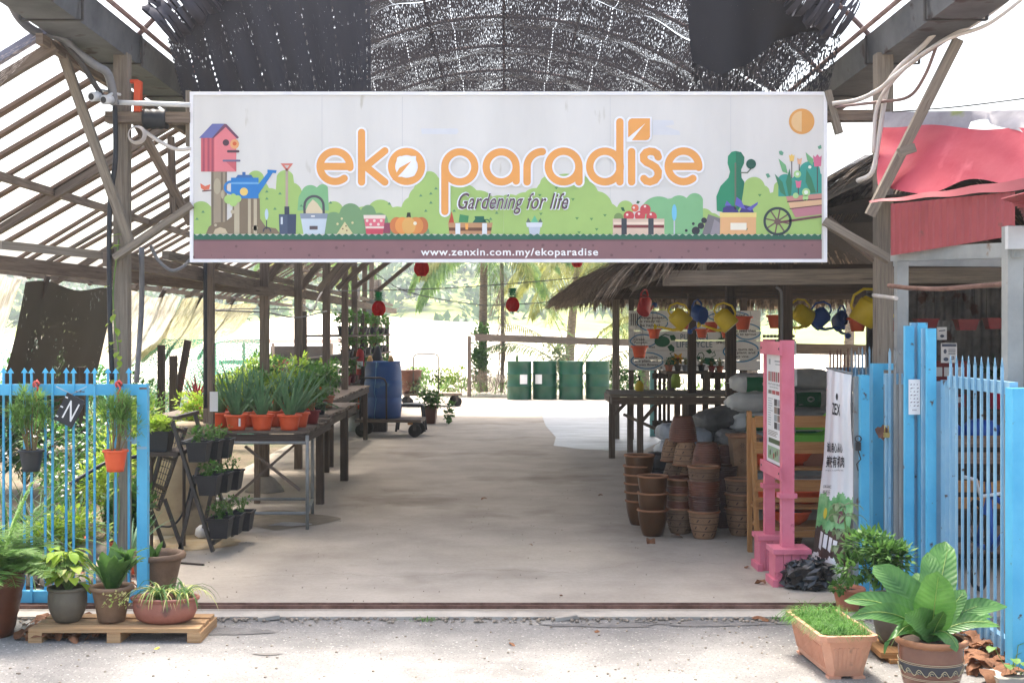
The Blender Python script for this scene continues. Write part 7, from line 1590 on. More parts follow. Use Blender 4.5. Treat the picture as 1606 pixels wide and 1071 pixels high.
# ================================================================== HANGING CANS AND POTS
def cannew(mat, grp):
    t = thing('watering_can', 'x', 'watering can', (0, 0, 0), group=grp)
    k = MB(); k.lathe([(.085, -.11), (.098, -.10), (.092, .06), (.088, .075), (.08, .078), (.078, .0)], (0, 0, 0), 22, sx=1.05, sy=.72); k.lathe([(.088, .06), (.07, .10), (.05, .105)], (0, .0, 0), 22, cap0=False, cap1=True, sx=1.05, sy=.45); k.build('body', mat, t, world=False)
    k = MB(); k.tube([(.08, 0, -.08), (.14, 0, -.03), (.2, 0, .08), (.225, 0, .12)], [.022, .017, .012, .011], 10); sp_ = k.build('spout', mat, t, world=False)
    k = MB(); k.M = Matrix.Translation((.23, 0, .125)) @ Matrix.Rotation(R(40), 4, 'Y'); k.lathe([(.012, 0), (.034, .03), (.032, .038)], (0, 0, 0), 14, cap1=True); k.build('rose', mat if mat == 'yellow' else 'bplastic', sp_, world=False)
    k = MB(); P_ = [(.03+0, 0, .09)]+[(-.02-.105*math.cos(a)*.9, 0, .03+.13*math.sin(a)) for a in [math.pi*.5-j*.42 for j in range(8)]]; P_ = [(.04, 0, .09), (.02, 0, .15), (-.04, 0, .175), (-.11, 0, .14), (-.15, 0, .06), (-.13, 0, -.02), (-.09, 0, -.05)]; k.tube(P_, .011, 8); k.build('handle', mat, t, world=False)
    k = MB(); k.tube([(-.04, 0, .175), (-.03, 0, .23)], .003, 4); k.build('hook', 'darkm', t, world=False); return t
proto_can = {}
for i, (mt, px, py, y, rot, sc_, lab) in enumerate([
    ('yellow', 1066, 500, 12.0, (0, R(48), R(172)), .85, 'yellow watering can hanging in front of the painted board, left'),
    ('yellow', 1137, 501, 11.6, (0, R(42), R(165)), .85, 'yellow watering can hanging beside the dark post'),
    ('yellow', 1259, 494, 11.6, (0, R(60), R(200)), .86, 'yellow watering can hanging just right of the pink stand'),
    ('yellow', 1360, 488, 10.6, (0, R(30), R(-15)), 1.05, 'yellow watering can with its mouth down beside the front right post'),
    ('bplastic', 1096, 492, 12.4, (0, R(75), R(110)), .85, 'blue watering can hanging spout down between two yellow ones'),
    ('bplastic', 1286, 498, 12.0, (0, R(52), R(8)), .86, 'blue watering can hanging right of the yellow one'),
    ('bplastic', 1318, 502, 12.2, (0, R(68), R(-84)), .85, 'blue watering can seen end on, above the spear tips'),
    ('red', 1011, 478, 14.0, (0, R(30), R(60)), .95, 'red watering can under the edge of the thatch')]):
    loc = at(px, py, y)
    if mt not in proto_can: t = cannew(mt, 'watering cans hanging under the thatch'); proto_can[mt] = t; t.location = loc; t.rotation_euler = rot; t.scale = (sc_,)*3; t['label'] = lab
    else: dup(proto_can[mt], loc, rot, lab, scale=sc_)
for px0, px1, y, z, lab in ((1000, 1240, 12.0, 1.93, 'wire carrying the watering cans in front of the painted board'), (1200, 1395, 11.8, 1.95, 'wire carrying the watering cans right of the pink stand')):
    pipe('hanging_wire', [(gx(px0, y), y, z), (gx((px0+px1)/2, y), y, z-.01), (gx(px1, y), y, z)], .004, 'darkm', lab, 'wire')
hp = None
for i, (px, py, y, sc_, mt, lab) in enumerate([
    (1026, 531, 13, .9, 0, 'empty orange pot hanging before the words on the board, upper left'), (1003, 561, 14, 1.2, 0, 'large orange pot hanging at the left edge of the board'), (1071, 516, 13.5, 1.1, 0, 'orange pot behind the left yellow can'),
    (1101, 530, 13, .85, 0, 'orange pot hanging over the title of the board'), (1116, 521, 13.6, 1.0, 0, 'orange pot hanging behind the middle cans'), (1140, 530, 13.6, .95, 0, 'orange pot partly behind the dark post'),
    (1165, 517, 12.5, 1.2, 0, 'orange pot hanging right of the dark post'), (1217, 515, 12.5, 1.2, 0, 'orange pot hanging above the pink stand'), (1345, 520, 12, 1.2, 0, 'orange pot below the rightmost yellow can')]):
    loc = at(px, py, y)
    if hp is None:
        hp = thing('hanging_pot', lab, 'pot', loc, group='empty orange pots hanging in the hut'); k = MB(); pot_lathe(k, .07, .11, 1, .68, .012); k.build('pot', 'orange', hp, world=False)
        k = MB(); [k.tube([(.07*math.cos(a), .07*math.sin(a), .1), (0, 0, .42)], .0015, 3, cap=False) for a in (0, 2.1, 4.2)]; k.build('hanger', 'darkm', hp, world=False); hp.scale = (sc_,)*3
    else: dup(hp, loc, U(0, 6), lab, scale=sc_)
hb = None
for px, py, lab in ((1392, 520, 'dark red hanging planter left of the tall blue tubes'), (1452, 517, 'dark red hanging planter above the tall blue tubes'), (1515, 518, 'dark red hanging planter left of centre in the right shed'), (1561, 516, 'dark red hanging planter beside the white post')):
    loc = at(px, py, 9.8)
    if hb is None:
        hb = thing('hanging_planter', lab, 'planter', loc, group='dark red planters hanging in the right shed'); k = planter(0, 0, 0, .165, .12, .085); k.build('planter', ['dred', 'soil'], hb, world=False); k = MB(); [k.tube([(s_*.07, 0, .08), (s_*.06, 0, .5)], .002, 3, cap=False) for s_ in (-1, 1)]; k.build('hanger', 'darkm', hb, world=False)
    else: dup(hb, loc, 0, lab)
# ================================================================== PAINTED BOARD
Y_B = 18.2
def bd(L=0): return lambda x, y: ((850+x/4.015-790)/F*Y_B, Y_B-.002*L, 1.6-((400+y/4.015)-520)/F*Y_B)
def b6(L=0): return lambda x, y: ((960+x/6.177-790)/F*Y_B, Y_B-.002*L, 1.6-((470+y/6.177)-520)/F*Y_B)
t = thing('painted_board', 'white plank board painted with a pumpkin growth chart at the back of the hut', 'board', (gx(1088, Y_B), Y_B, 0))
k = MB()
for i in range(6):
    za, zb_ = at(0, 487+i*15.6+.4, Y_B).z, at(0, 487+(i+1)*15.6, Y_B).z; k.box(gx(986, Y_B), gx(1193, Y_B), Y_B+.004, Y_B+.02, zb_, za)
k.build('planks', pm('painted planks', c3(222, 224, 226), c3(236, 237, 236), rough=.6, scale=2, bump=.05), t)
bi = [flat('board black', 30, 34, 44), flat('board blue', 66, 140, 186), flat('board green', 24, 96, 66), flat('board yellow', 206, 158, 46), flat('board orange', 190, 80, 50), flat('board teal', 36, 96, 120)]
k = MB(); f_ = b6(2); k.mat = 1
for pts in (arc(390, 205, 1, 0, 1, 1),): pass
def loop(cx, cy, rx, ry, w=11, a0=0, a1=350, f=f_): stroke(k, [(cx+rx*math.cos(R(a0+(a1-a0)*i/28))*(1+.05*math.sin(i)), cy+ry*math.sin(R(a0+(a1-a0)*i/28))) for i in range(29)], w, f, cap=False)
loop(390, 215, 145, 88, 10); loop(300, 400, 120, 62, 11); loop(340, 590, 150, 78, 11); loop(1130, 165, 190, 50, 10); loop(1310, 310, 125, 75, 11); loop(1250, 500, 165, 100, 13)
k.mat = 0; f3_ = b6(4)
for s_, x0, x1, y0, y1 in (('Orange pumpkin', 260, 515, 160, 195), ('is ready to', 268, 468, 198, 228), ('be harvest', 275, 465, 236, 262), ('Green', 215, 312, 370, 396), ('Pumpkin', 215, 340, 404, 430), ('seed', 358, 412, 448, 468), ('After a while', 225, 440, 545, 568), ('the plant will', 218, 445, 582, 612), ('grows flower', 222, 450, 618, 645), ('SPROUT', 1008, 1150, 402, 428), ('is planted', 1130, 1282, 140, 166), ('The seed then', 1150, 1392, 285, 315), ('begin to sprout', 1140, 1395, 322, 352), ("It's a turn to", 1120, 1362, 466, 492), ('be a plant and', 1115, 1385, 500, 530), ('grows vine', 1140, 1320, 540, 566), ('F', 470, 486, 648, 672)): addtext(k, s_, x0, x1, y0, y1, f3_, offset=.012)
k.mat = 5; addtext(k, 'PUMPKIN', 662, 925, 332, 388, f3_, offset=.0, sp=1.05); addtext(k, 'LIFE CYCLE', 625, 970, 404, 462, f3_, offset=.0, sp=1.05)
k.mat = 2; disc(k, 485, 405, 75, b6(3), 20, 52); stroke(k, [(470, 355), (510, 335), (550, 345)], 10, b6(4)); cpoly(k, [(555, 345), (600, 340), (618, 370), (606, 400), (570, 395)], b6(3)); cpoly(k, [(535, 455), (572, 430), (604, 462), (600, 500), (560, 498)], b6(3)); stroke(k, [(600, 500), (560, 520), (590, 560)], 7, b6(4)); cpoly(k, [(510, 630), (540, 560), (600, 545), (640, 600), (620, 640)], b6(3)); cpoly(k, [(700, 620), (710, 585), (760, 600), (770, 640)], b6(3)); cpoly(k, [(870, 610), (900, 560), (980, 565), (1010, 620), (960, 640)], b6(3)); stroke(k, [(820, 560), (840, 520), (870, 510), (890, 540), (880, 580)], 8, b6(4)); cpoly(k, [(905, 495), (950, 475), (970, 510), (940, 525)], b6(3)); cpoly(k, [(820, 560), (850, 545), (855, 580), (830, 595)], b6(3)); stroke(k, [(960, 560), (1000, 540), (990, 500), (970, 520)], 6, b6(4)); disc(k, 1060, 378, 34, b6(3), 12, 8); stroke(k, [(1058, 370), (1055, 300)], 12, b6(4)); cpoly(k, [(1010, 300), (1058, 310), (1105, 296), (1058, 330)], b6(5))
k.mat = 3; cpoly(k, [(638+(76 if i % 2 == 0 else 38)*math.cos(i*math.pi/6), 572+(64 if i % 2 == 0 else 32)*math.sin(i*math.pi/6)) for i in range(12)], b6(5)); k.mat = 4; disc(k, 638, 572, 16, b6(6), 10)
k.mat = 0; [stroke(k, [(185+i*20, 135), (185+i*20, 250)], 7, b6(3), cap=False) for i in range(4)]
k.build('painting', bi, t)
# ================================================================== TABLES IN THE HUT
t = thing('work_table', 'long low grey timber table under the painted board', 'table', (2.0, 16.3, 0))
k = MB()
for i in range(5): y = 15.75+i*.26; k.box(1.32 if i < 2 else 1.36, 3.1, y, y+.235, .795, .825)
k.build('table_top', 'wood2', t)
for x, y in ((1.37, 16.15), (1.69, 15.8), (1.68, 16.95), (2.25, 15.8), (2.95, 15.85), (2.3, 16.9)):
    k = MB(); k.beam((x, y, 0), (x, y, .795), .075, .075, (0, 1, 0)); k.build('leg', 'wood', t)
k = MB(); k.box(1.34, 3.05, 15.76, 15.79, .70, .79); k.box(1.34, 1.38, 15.8, 17.0, .70, .79); k.build('apron', 'wood', t)
for a, b in (((1.4, 16.1, .55), (1.62, 16.1, .79)), ((1.72, 15.8, .5), (1.95, 15.8, .76)), ((1.6, 16.9, .5), (2.3, 16.0, .2))):
    k = MB(); k.beam(a, b, .04, .05, (0, 1, 0)); k.build('brace', 'wood', t)
t = thing('work_table', 'smaller raised table carrying a row of jars and pots', 'table', (2.4, 17.2, 0))
k = MB(); k.box(gx(1042, 16.9), gx(1112, 16.9), 16.7, 17.3, 1.04, 1.075); k.build('table_top', 'wood', t)
for x in (gx(1051, 16.9), gx(1082, 16.9), gx(1106, 16.9)):
    k = MB(); k.box(x-.04, x+.04, 16.72, 16.8, .826, 1.04); k.build('leg', 'wood', t)
for i, (px, lab) in enumerate(((1036, 'upright dark pallet beside the jars'), (1132, 'upright dark pallet behind the grey sacks'))):
    k = MB(); x = gx(px, 17.6)
    for j in range(4): k.box(x-.1+j*.06 if i == 0 else x-.28+j*.17, x-.06+j*.06 if i == 0 else x-.2+j*.17, 17.5, 17.53, .2, 1.07)
    for z in (.3, .6, .95): k.box(x-.12 if i == 0 else x-.3, x+.18 if i == 0 else x+.33, 17.531, 17.56, z, z+.08)
    tag(k.build('pallet', 'dwood'), lab, 'pallet')
jm = ['terra', 'olive', 'sbag', 'sbag', 'black', 'dred', 'terra']
for i, px in enumerate((1049, 1063, 1075, 1087, 1100, 1116, 1129)):
    t = smallpot(px, 16.9, 1.075 if px < 1112 else 1.06, .045 if i else .055, .085, ['beige pot', 'olive jar', 'clear jar', 'larger clear jar', 'black pot', 'dark red pot', 'terracotta pot'][i]+' in the row on the raised table, %s from the left' % ordn[i], mat=jm[i], grp='jars and pots on the raised table', plant='bush', pm_='lf_dark' if i % 2 else 'lf_sage', ph=.09, n=3, lw=.02, nm='jar' if i in (1, 2, 3) else 'potted_plant')
k = MB(); k.box(gx(1112, 17), gx(1140, 17), 16.8, 17.2, 1.03, 1.058); tag(k.build('shelf_plank', 'dwood'), 'dark plank extending the raised table to the right', 'plank')
t = thing('sprayer', 'yellow pump sprayer bottle on the low table', 'sprayer', at(1003, 613, 16.3)); k = MB(); k.lathe([(.05, 0), (.062, .03), (.058, .08), (.03, .12), (.02, .13)], (0, 0, 0), 14, cap1=True); k.build('bottle', 'yellow', t, world=False)
k = MB(); k.tube([(0, 0, .13), (0, 0, .19)], .012, 6); k.tube([(0, 0, .18), (-.05, 0, .19)], .009, 6); k.build('nozzle', 'black', t, world=False)
t = thing('green_can', 'lime green jug under the raised table', 'jug', at(1060, 608, 16.6)); k = MB(); k.lathe([(.06, 0), (.065, .12), (.05, .17), (.04, .18)], (0, 0, 0), 14, cap1=True); k.build('jug', flat('lime plastic2', 150, 176, 60), t, world=False); k = MB(); k.tube([(.06, 0, .14), (.1, 0, .12), (.1, 0, .06), (.06, 0, .04)], .008, 6); k.build('handle', flat('lime plastic2', 150, 176, 60), t, world=False)
solid('teal_post', 'short teal painted post behind the low table', 'post', flat('teal paint', 110, 170, 170), None, ((gx(1024, 19.5), 19.5, 0), (gx(1024, 19.5), 19.5, 1.15), .09, .09, (0, 1, 0)))
t = thing('meter_box', 'white electric box on the timber post behind the pink stand', 'electric box', at(1244, 545, 10.6)); k = MB(); a, b = at(1240, 535, 10.6), at(1247, 556, 10.6); k.box(a.x, b.x, 10.55, 10.63, b.z, a.z); k.build('box', 'white', t); k = MB(); a, b = at(1240, 578, 10.6), at(1248, 605, 10.6); k.box(a.x, b.x, 10.55, 10.63, b.z, a.z); k.build('socket', 'white', t)
pipe('conduit', [at(1217, 450, 10.5), at(1224, 456, 10.5), at(1226, 470, 10.5), at(1226, 535, 10.5)], .012, 'gconduit', 'grey conduit bending down beside the timber post above the pink stand', 'conduit')
k = MB()
for i in range(4):
    for j in range(9): k.box(gx(1195, 16)+.0+j*.045, gx(1195, 16)+.03+j*.045, 15.9, 15.96, 1.36+i*.055+(.0), 1.395+i*.055)
tag(k.build('egg_trays', 'dwood'), 'stack of dark plant trays behind the pink stand', 'trays')
# ================================================================== RIGHT SHED INTERIOR
t = thing('shed_table', 'dark counter of the right shed behind the blue fence', 'table', (3.4, 10.3, 0))
k = MB(); k.box(2.75, 4.6, 9.9, 10.8, .96, 1.0); k.build('table_top', 'dwood', t)
k = MB(); k.box(2.8, 4.55, 10.0, 10.03, .7, .955); k.build('front_panel', 'dwood', t)
for x in (2.82, 3.6, 4.5):
    k = MB(); k.box(x-.04, x+.04, 9.95, 10.03, 0, .955); k.build('leg', 'dwood', t)
nr = 0
for zi, (z, n) in enumerate(((1.0, 2), (1.2, 2))):
    for j in range(n):
        x = 3.32+j*.31-(.0 if zi else .1); y = 10.15+.25*zi; nr += 1
        t = thing('seedling_tray', 'dark red tray of white cards, %s row, %s' % (['lower', 'upper'][zi], ['left', 'right'][j]), 'tray', (x, y, z), group='dark red trays on the shed counter')
        k = MB(); k.box(x-.15, x+.15, y, y+.2, z, z+.16 if zi else z+.1); k.build('tray', 'dred', t)
        k = MB(); [k.box(x-.13+q*.09, x-.055+q*.09, y-.006, y-.001, z+.035, z+.11 if zi else z+.08) for q in range(3)]; k.build('cards', 'paper', t)
k = MB(); k.box(3.05, 4.0, 10.38, 10.6, 1.0, 1.198); tag(k.build('riser_box', 'dwood'), 'dark riser carrying the upper red trays', 'box')
k = MB(); c = at(1568, 590, 9.6); k.lathe([(.075, 0), (.1, .2), (.108, .205), (.1, .21)], (c.x, 9.6, 1.02), 18, cap1=True); tag(k.build('bucket', flat('magenta plastic', 196, 20, 70)), 'magenta bucket on the shed counter beside the white post', 'bucket')
k = MB(); c = at(1562, 530, 9.7); blade_clump(k, (c.x, 9.7, 1.25), 30, .3, 1.2, .025, 1.6, 5); tag(k.build('garden_plant', 'lf_dark'), 'dark green drooping plant above the magenta bucket', 'plant')
for (xa, ya, xb, yb, y, lab, tx) in ((1470, 513, 1485, 533, 9.7, 'small white notice with a drawing in the right shed', None), (1476, 538, 1501, 569, 9.5, 'grey and white price notice on the shed counter', 1)):
    t = thing('notice', lab, 'notice', at((xa+xb)/2, yb, y)); a, b = at(xa, ya, y), at(xb, yb, y); k = MB(); k.box(a.x, b.x, y, y+.006, b.z, a.z); k.build('card', 'paper', t)
    k = MB(); g_ = lambda u, v: (a.x+(b.x-a.x)*u, y-.002, a.z+(b.z-a.z)*v)
    if tx: cpoly(k, [(.05, .04), (.05, .18), (.95, .18), (.95, .04)], g_); disc(k, .25, .42, .1, g_, 10, .12); [stroke(k, [(.45, .32+i*.08), (.9, .32+i*.08)], .03, g_, cap=False) for i in range(4)]; disc(k, .3, .82, .16, lambda u, v: (g_(u, v)[0], y-.003, g_(u, v)[2]), 12, .1); stroke(k, [(.6, .9), (.6, .7), (.8, .7), (.8, .8), (.6, .8)], .05, g_)
    else: disc(k, .5, .7, .22, g_, 12, .12); stroke(k, [(.2, .3), (.8, .25)], .08, g_)
    k.build('print', flat('grey ink', 84, 92, 112), t)
# pallets and a bicycle behind the fence
for i, z in enumerate((.12, .42, .72)):
    t = thing('pallet_shelf', ['lowest', 'middle', 'upper'][i]+' brown slatted shelf behind the blue side fence', 'shelf', (3.0, 8.6, z), group='brown slatted shelves in the right shed')
    for j in range(2):
        k = MB(); k.box(2.62, 3.7, 8.5+j*.01, 8.53+j*.01, z+j*.11, z+.075+j*.11); k.build('slat', 'pine2' if i == 1 else 'bwood', t)
    k = MB(); k.box(2.62, 3.7, 8.56, 8.95, z-.02, z); k.build('deck', 'dwood', t)
k = MB(); k.box(2.6, 3.75, 9.0, 9.04, 0, .95); tag(k.build('back_board', 'dwood'), 'dark boarding behind the slatted shelves', 'board')
for i in range(4):
    k = crumple((2.75+i*.25, 8.7, .92), .12, .1, .08, 10, .12, 200+i, .8); tag(k.build('blue_bag', 'bplastic'), 'dark blue bag on the upper slatted shelf, %s from the left' % ordn[i], 'bag', 'dark blue bags on the slatted shelf')
t = thing('bicycle', 'blue bicycle parked behind the blue side fence', 'bicycle', (2.85, 7.5, 0))
def whl(x, y, r_):
    w = MB(); w.tube([(x+.12*math.cos(a)*r_/.3*.3, y+r_*math.cos(a), r_+r_*math.sin(a)) for a in [j*.2618 for j in range(24)]], .016, 8, closed=True); ty = w.build('tyre', 'rubber', t)
    w = MB(); [w.tube([(x, y, r_), (x+.036*math.cos(a), y+(r_-.02)*math.cos(a), r_+(r_-.02)*math.sin(a))], .0015, 3, cap=False) for a in [j*.39 for j in range(16)]]; w.build('spokes', 'greym', ty)
whl(2.85, 7.1, .27); whl(2.95, 7.95, .27)
k = MB(); 
for a, b in (((2.95, 7.95, .27), (2.92, 7.62, .3)), ((2.92, 7.62, .3), (2.88, 7.25, .5)), ((2.93, 7.7, .62), (2.88, 7.25, .6)), ((2.92, 7.62, .3), (2.93, 7.72, .7)), ((2.93, 7.7, .6), (2.95, 7.95, .27)), ((2.88, 7.27, .68), (2.85, 7.1, .27))): k.tube([a, b], .017, 7)
k.build('frame', 'bplastic', t)
k = MB(); k.tube([(2.6, 7.2, .78), (2.68, 7.24, .76), (2.72, 7.28, .66), (2.87, 7.28, .68), (3.0, 7.28, .66), (3.06, 7.24, .76), (3.15, 7.2, .79)], .011, 7); k.build('handlebar', 'whitem', t)
k = crumple((2.93, 7.74, .72), .07, .13, .03, 8, .05, 3); k.build('saddle', 'rubber', t)
k = crumple((2.9, 7.0, .56), .07, .05, .04, 8, .05, 4); k.build('lamp', 'red', t)
# ================================================================== BACK OF THE AISLE
D0 = None
for i, (px, y, lab) in enumerate(((814.5, 30.2, 'leftmost green oil drum with a white label and a bottle on top'), (854.5, 30.3, 'second green oil drum with a white label at its left'), (895.5, 30.2, 'third green oil drum from the left'), (937, 30.3, 'rightmost green oil drum near the hut'))):
    if D0 is None:
        D0 = thing('oil_drum', lab, 'drum', (gx(px, y), y, 0), group='green oil drums at the end of the floor'); k = MB(); h = .9; r_ = .286
        pr_ = [(r_*.98, .0), (r_+.008, .008), (r_, .03)]
        for zc in (.31, .60): pr_ += [(r_, zc-.03), (r_+.012, zc-.01), (r_+.012, zc+.01), (r_, zc+.03)]
        pr_ += [(r_, h-.03), (r_+.008, h-.01), (r_+.006, h), (r_-.012, h), (r_-.014, h-.02), (.01, h-.02)]
        k.lathe(pr_, (0, 0, 0), 32); k.build('drum', 'greendrum', D0, world=False)
        k = MB(); k.lathe([(.03, h-.02), (.03, h), (.02, h+.002)], (.15, .05, 0), 12, cap1=True); k.build('bung', 'darkm', D0, world=False)
    else: dup(D0, (gx(px, y), y, 0), U(0, .4), lab)
for px, lab in ((823, 'white label on the leftmost green drum'), (845, 'white label on the second green drum')):
    k = MB(); cx = gx(814.5 if px == 823 else 854.5, 30.25); da = (gx(px, 30)-cx)/.3
    k.grid(lambda u, v: (cx+.300*math.sin(da-.38+.62*u), 30.25-.302*math.cos(da-.38+.62*u)+(.0 if px != 823 else -.05), .37+.22*v), 8, 1); 
    lb = k.build('drum_label', 'paper'); tag(lb, lab, 'label')
t = thing('glass_bottle', 'small green bottle standing on the leftmost drum', 'bottle', (gx(811, 30.2), 30.2, .88)); k = MB(); k.lathe([(.035, 0), (.035, .12), (.015, .16), (.015, .2)], (0, 0, 0), 12, cap1=True); k.build('bottle', 'lf_sage', t, world=False); k = MB(); k.lathe([(.017, .19), (.017, .215)], (0, 0, 0), 8, cap1=True); k.build('cap', 'whitem', t, world=False)
# blue barrel on trolley
TY = 19.7
def trolley(name, lab, px0, px1, y, w_d, hz, hoop, rot=0):
    t = thing(name, lab, 'trolley', (gx((px0+px1)/2, y), y, 0), rot); hw = (px1-px0)/2/F*y
    k = MB(); k.box(-hw, hw, -w_d/2, w_d/2, hz-.045, hz); k.build('deck', 'wood', t, world=False)
    for sx_ in (-1, 1):
        for sy_ in (-1, 1):
            wh = MB(); cx, cy, r_ = sx_*(hw-.1), sy_*(w_d/2-.06), (hz-.07)/2; wh.M = Matrix.Translation((cx, cy, r_)) @ Matrix.Rotation(R(90), 4, 'X'); wh.lathe([(r_*.3, -.022), (r_*.92, -.022), (r_, -.01), (r_, .01), (r_*.92, .022), (r_*.3, .022)], (0, 0, 0), 18, cap1=True); wh.M = None; w_ = wh.build('wheel', 'rubber', t, world=False)
            wh = MB(); wh.box(cx-.025, cx+.025, cy-.035, cy-.028, r_, hz-.046); wh.box(cx-.025, cx+.025, cy+.028, cy+.035, r_, hz-.046); wh.build('fork', 'darkm', w_, world=False)
    if hoop:
        k = MB(); xa, xb, h_ = hoop; k.tube([(xa, -w_d/2+.02, hz-.03), (xa, -w_d/2, h_-.08), (xa+.03, -w_d/2, h_-.02), (xa+.09, -w_d/2, h_), (xb-.09, -w_d/2, h_), (xb-.03, -w_d/2, h_-.02), (xb, -w_d/2, h_-.08), (xb, -w_d/2+.02, hz-.03)], .014, 8); k.build('hoop_handle', 'darkm', t, world=False)
    return t
trolley('platform_trolley', 'flat trolley with a hoop handle carrying the blue barrel', 561, 664, 19.6, .62, .27, (-.42, -.02, .9), R(-3))
t = thing('blue_barrel', 'blue plastic barrel standing on the flat trolley', 'barrel', (gx(601, 19.7), 19.7, .272)); k = MB(); r_ = .282
k.lathe([(r_*.9, 0), (r_*.95, .02), (r_*1.0, .2), (r_*1.03, .3), (r_*1.0, .31), (r_*1.03, .33), (r_*1.04, .5), (r_*1.03, .56), (r_*1.0, .575), (r_*1.02, .6), (r_*.98, .78), (r_*.93, .84), (r_*.95, .85), (r_*.95, .87), (r_*.88, .87), (r_*.85, .82)], (0, 0, 0), 36); k.build('body', 'bluebar', t, world=False)
k = MB(); k.lathe([(.001, .80), (.24, .80)], (0, 0, 0), 24, cap0=False); k.build('contents', 'dwood', t, world=False)
k = MB()
for x in (-.19, .13): k.lathe([(.035, .84), (.045, .9), (.03, .93), (.02, .96)], (x, -.12, 0), 10, cap1=True)
k.build('knobs', pm('tan plastic', c3(196, 150, 96), c3(206, 164, 110)), t, world=False)
k = MB(); k.tube([(-.08, -.27, .87), (-.09, -.285, .6), (-.11, -.292, .4), (-.08, -.295, .3), (-.11, -.28, .05), (-.1, -.29, 0)], .003, 4); k.build('string', flat('pale blue string', 120, 180, 210), t, world=False)
k = MB(); k.lathe([(.13, 0), (.075, .2), (.04, .33), (.02, .36)], (gx(592, 20.4), 20.4, 1.02), 16, cap1=True); tag(k.build('funnel', 'black'), 'black upturned funnel behind the blue barrel', 'funnel')
solid('timber_stand', 'dark upright board left of the blue barrel', 'board', 'dwood', None, ((gx(570, 20.2), 20.2, 0), (gx(570, 20.2), 20.2, 1.05), .05, .2, (0, 1, 0)))
solid('timber_stand', 'dark stand behind the blue barrel carrying the funnel', 'stand', 'dwood', None, ((gx(592, 20.5), 20.5, 0), (gx(592, 20.5), 20.5, 1.02), .3, .3, (0, 1, 0)))
k = MB(); k.mat = 0; P_ = [Vector((gx(590+1.5*math.sin(i*.7), 31.5), 31.5, i*.24)) for i in range(13)]; k.tube(P_, [.15, .13, .12]+[.11]*10, 10); tag(k.build('tree_trunk', 'bark'), 'dark palm trunk rising behind the blue barrel', 'tree')
# extinguisher and downpipe
t = thing('fire_extinguisher', 'red fire extinguisher hanging on the posts left of the blue barrel', 'fire extinguisher', at(565, 588, 20.3)); k = MB(); k.lathe([(.06, 0), (.065, .02), (.065, .34), (.04, .4), (.02, .42)], (0, 0, 0), 16, cap1=True); k.build('cylinder', 'red', t, world=False)
k = MB(); k.tube([(0, 0, .42), (0, 0, .46), (.06, 0, .48)], .014, 6); k.tube([(0, -.02, .44), (.07, -.03, .38), (.075, -.03, .2)], .008, 6); k.build('valve', 'black', t, world=False); k = MB(); k.grid(lambda u, v: (.067*math.sin(-.8+1.6*u), -.067*math.cos(-.8+1.6*u), .1+.12*v), 6, 1); k.build('label', 'paper', t, world=False)
t = thing('switch_box', 'grey switch box with cables on the far left post', 'electric box', at(563, 497, 22)); k = MB(); a, b = at(556, 488, 22), at(569, 506, 22); k.box(a.x, b.x, 21.9, 22, b.z, a.z); k.build('box', 'greym', t); k = MB(); k.tube([at(563, 440, 22), at(562, 488, 22)], .03, 6); k.tube([at(560, 506, 22), at(564, 575, 22)], .02, 6); k.build('conduit', 'conduit', t)
k = MB(); a, b = at(575, 470, 24), at(592, 498, 24); k.box(a.x, b.x, 23.9, 23.95, b.z, a.z); tag(k.build('sign_plate', 'greym'), 'blank grey plate behind the left paper pineapple', 'plate')
# black plastic chair
t = thing('plastic_chair', 'black plastic chair beside the blue barrel', 'chair', (gx(645, 20.6), 20.6, 0)); k = MB(); k.grid(lambda u, v: (-.19+.38*u, -.19+.38*v, .43+.015*math.sin(u*3)), 4, 4); k.box(-.2, .2, -.2, .2, .40, .428); k.build('seat', 'black', t, world=False)
k = MB(); k.grid(lambda u, v: (-.22-.1*v+.03*math.sin(u*3.1), -.18+.36*u, .43+.42*v), 4, 4); k.beam((-.22, -.18, .43), (-.34, -.17, .88), .03, .04); k.beam((-.22, .18, .43), (-.34, .17, .88), .03, .04); k.build('backrest', 'black', t, world=False)
for a in (-1, 1):
    for b in (-1, 1): k = MB(); k.beam((a*.18, b*.18, .41), (a*.23, b*.21, 0), .035, .035); k.build('leg', 'black', t, world=False)
trolley('platform_trolley', 'empty flat trolley parked further back in the aisle', 632, 722, 27.5, .75, .28, (-.42, .12, 1.12), R(8))
t = thing('potted_plant', 'brown tub standing on the second trolley', 'tub', (gx(644, 27.3), 27.3, .282)); k = MB(); pot_lathe(k, .24, .5, 1, .72, .02); k.build('pot', 'brownpot', t, world=False); soil(t, .2, .42)
k = MB(); bush(k, (.1, -.15, .15), (.22, .1, .2), 260, .05, .08, stems=False); k.build('foliage', ['lf_sage'], t, world=False)
t = thing('potted_plant', 'square brown pot with a trailing green plant on the aisle floor', 'potted plant', (gx(675, 22.2), 22.2, 0)); k = MB(); k.lathe([(.12, 0), (.165, .27), (.18, .275), (.18, .31), (.15, .31), (.14, .25)], (0, 0, 0), 4); k.bm_transform(Matrix.Rotation(R(40), 4, 'Z'), 0)
for i in range(len(k.sm)): k.sm[i] = False
k.build('pot', 'brownpot', t, world=False); soil(t, .1, .28)
k = MB(); bush(k, (.02, 0, .42), (.27, .2, .16), 420, .05, .08); bush(k, (.33, -.1, .2), (.1, .1, .2), 150, .05, .07, stems=False); bush(k, (.1, 0, .78), (.25, .1, .14), 90, .04, .06, stems=False); k.mat = 1; [k.tube([(0, 0, .4), (U(-.1, .2), 0, .65), (U(-.1, .4), 0, U(.75, .9))], .004, 4, cap=False) for _ in range(7)]; k.build('foliage', ['lf_mid', 'gstem'], t, world=False)
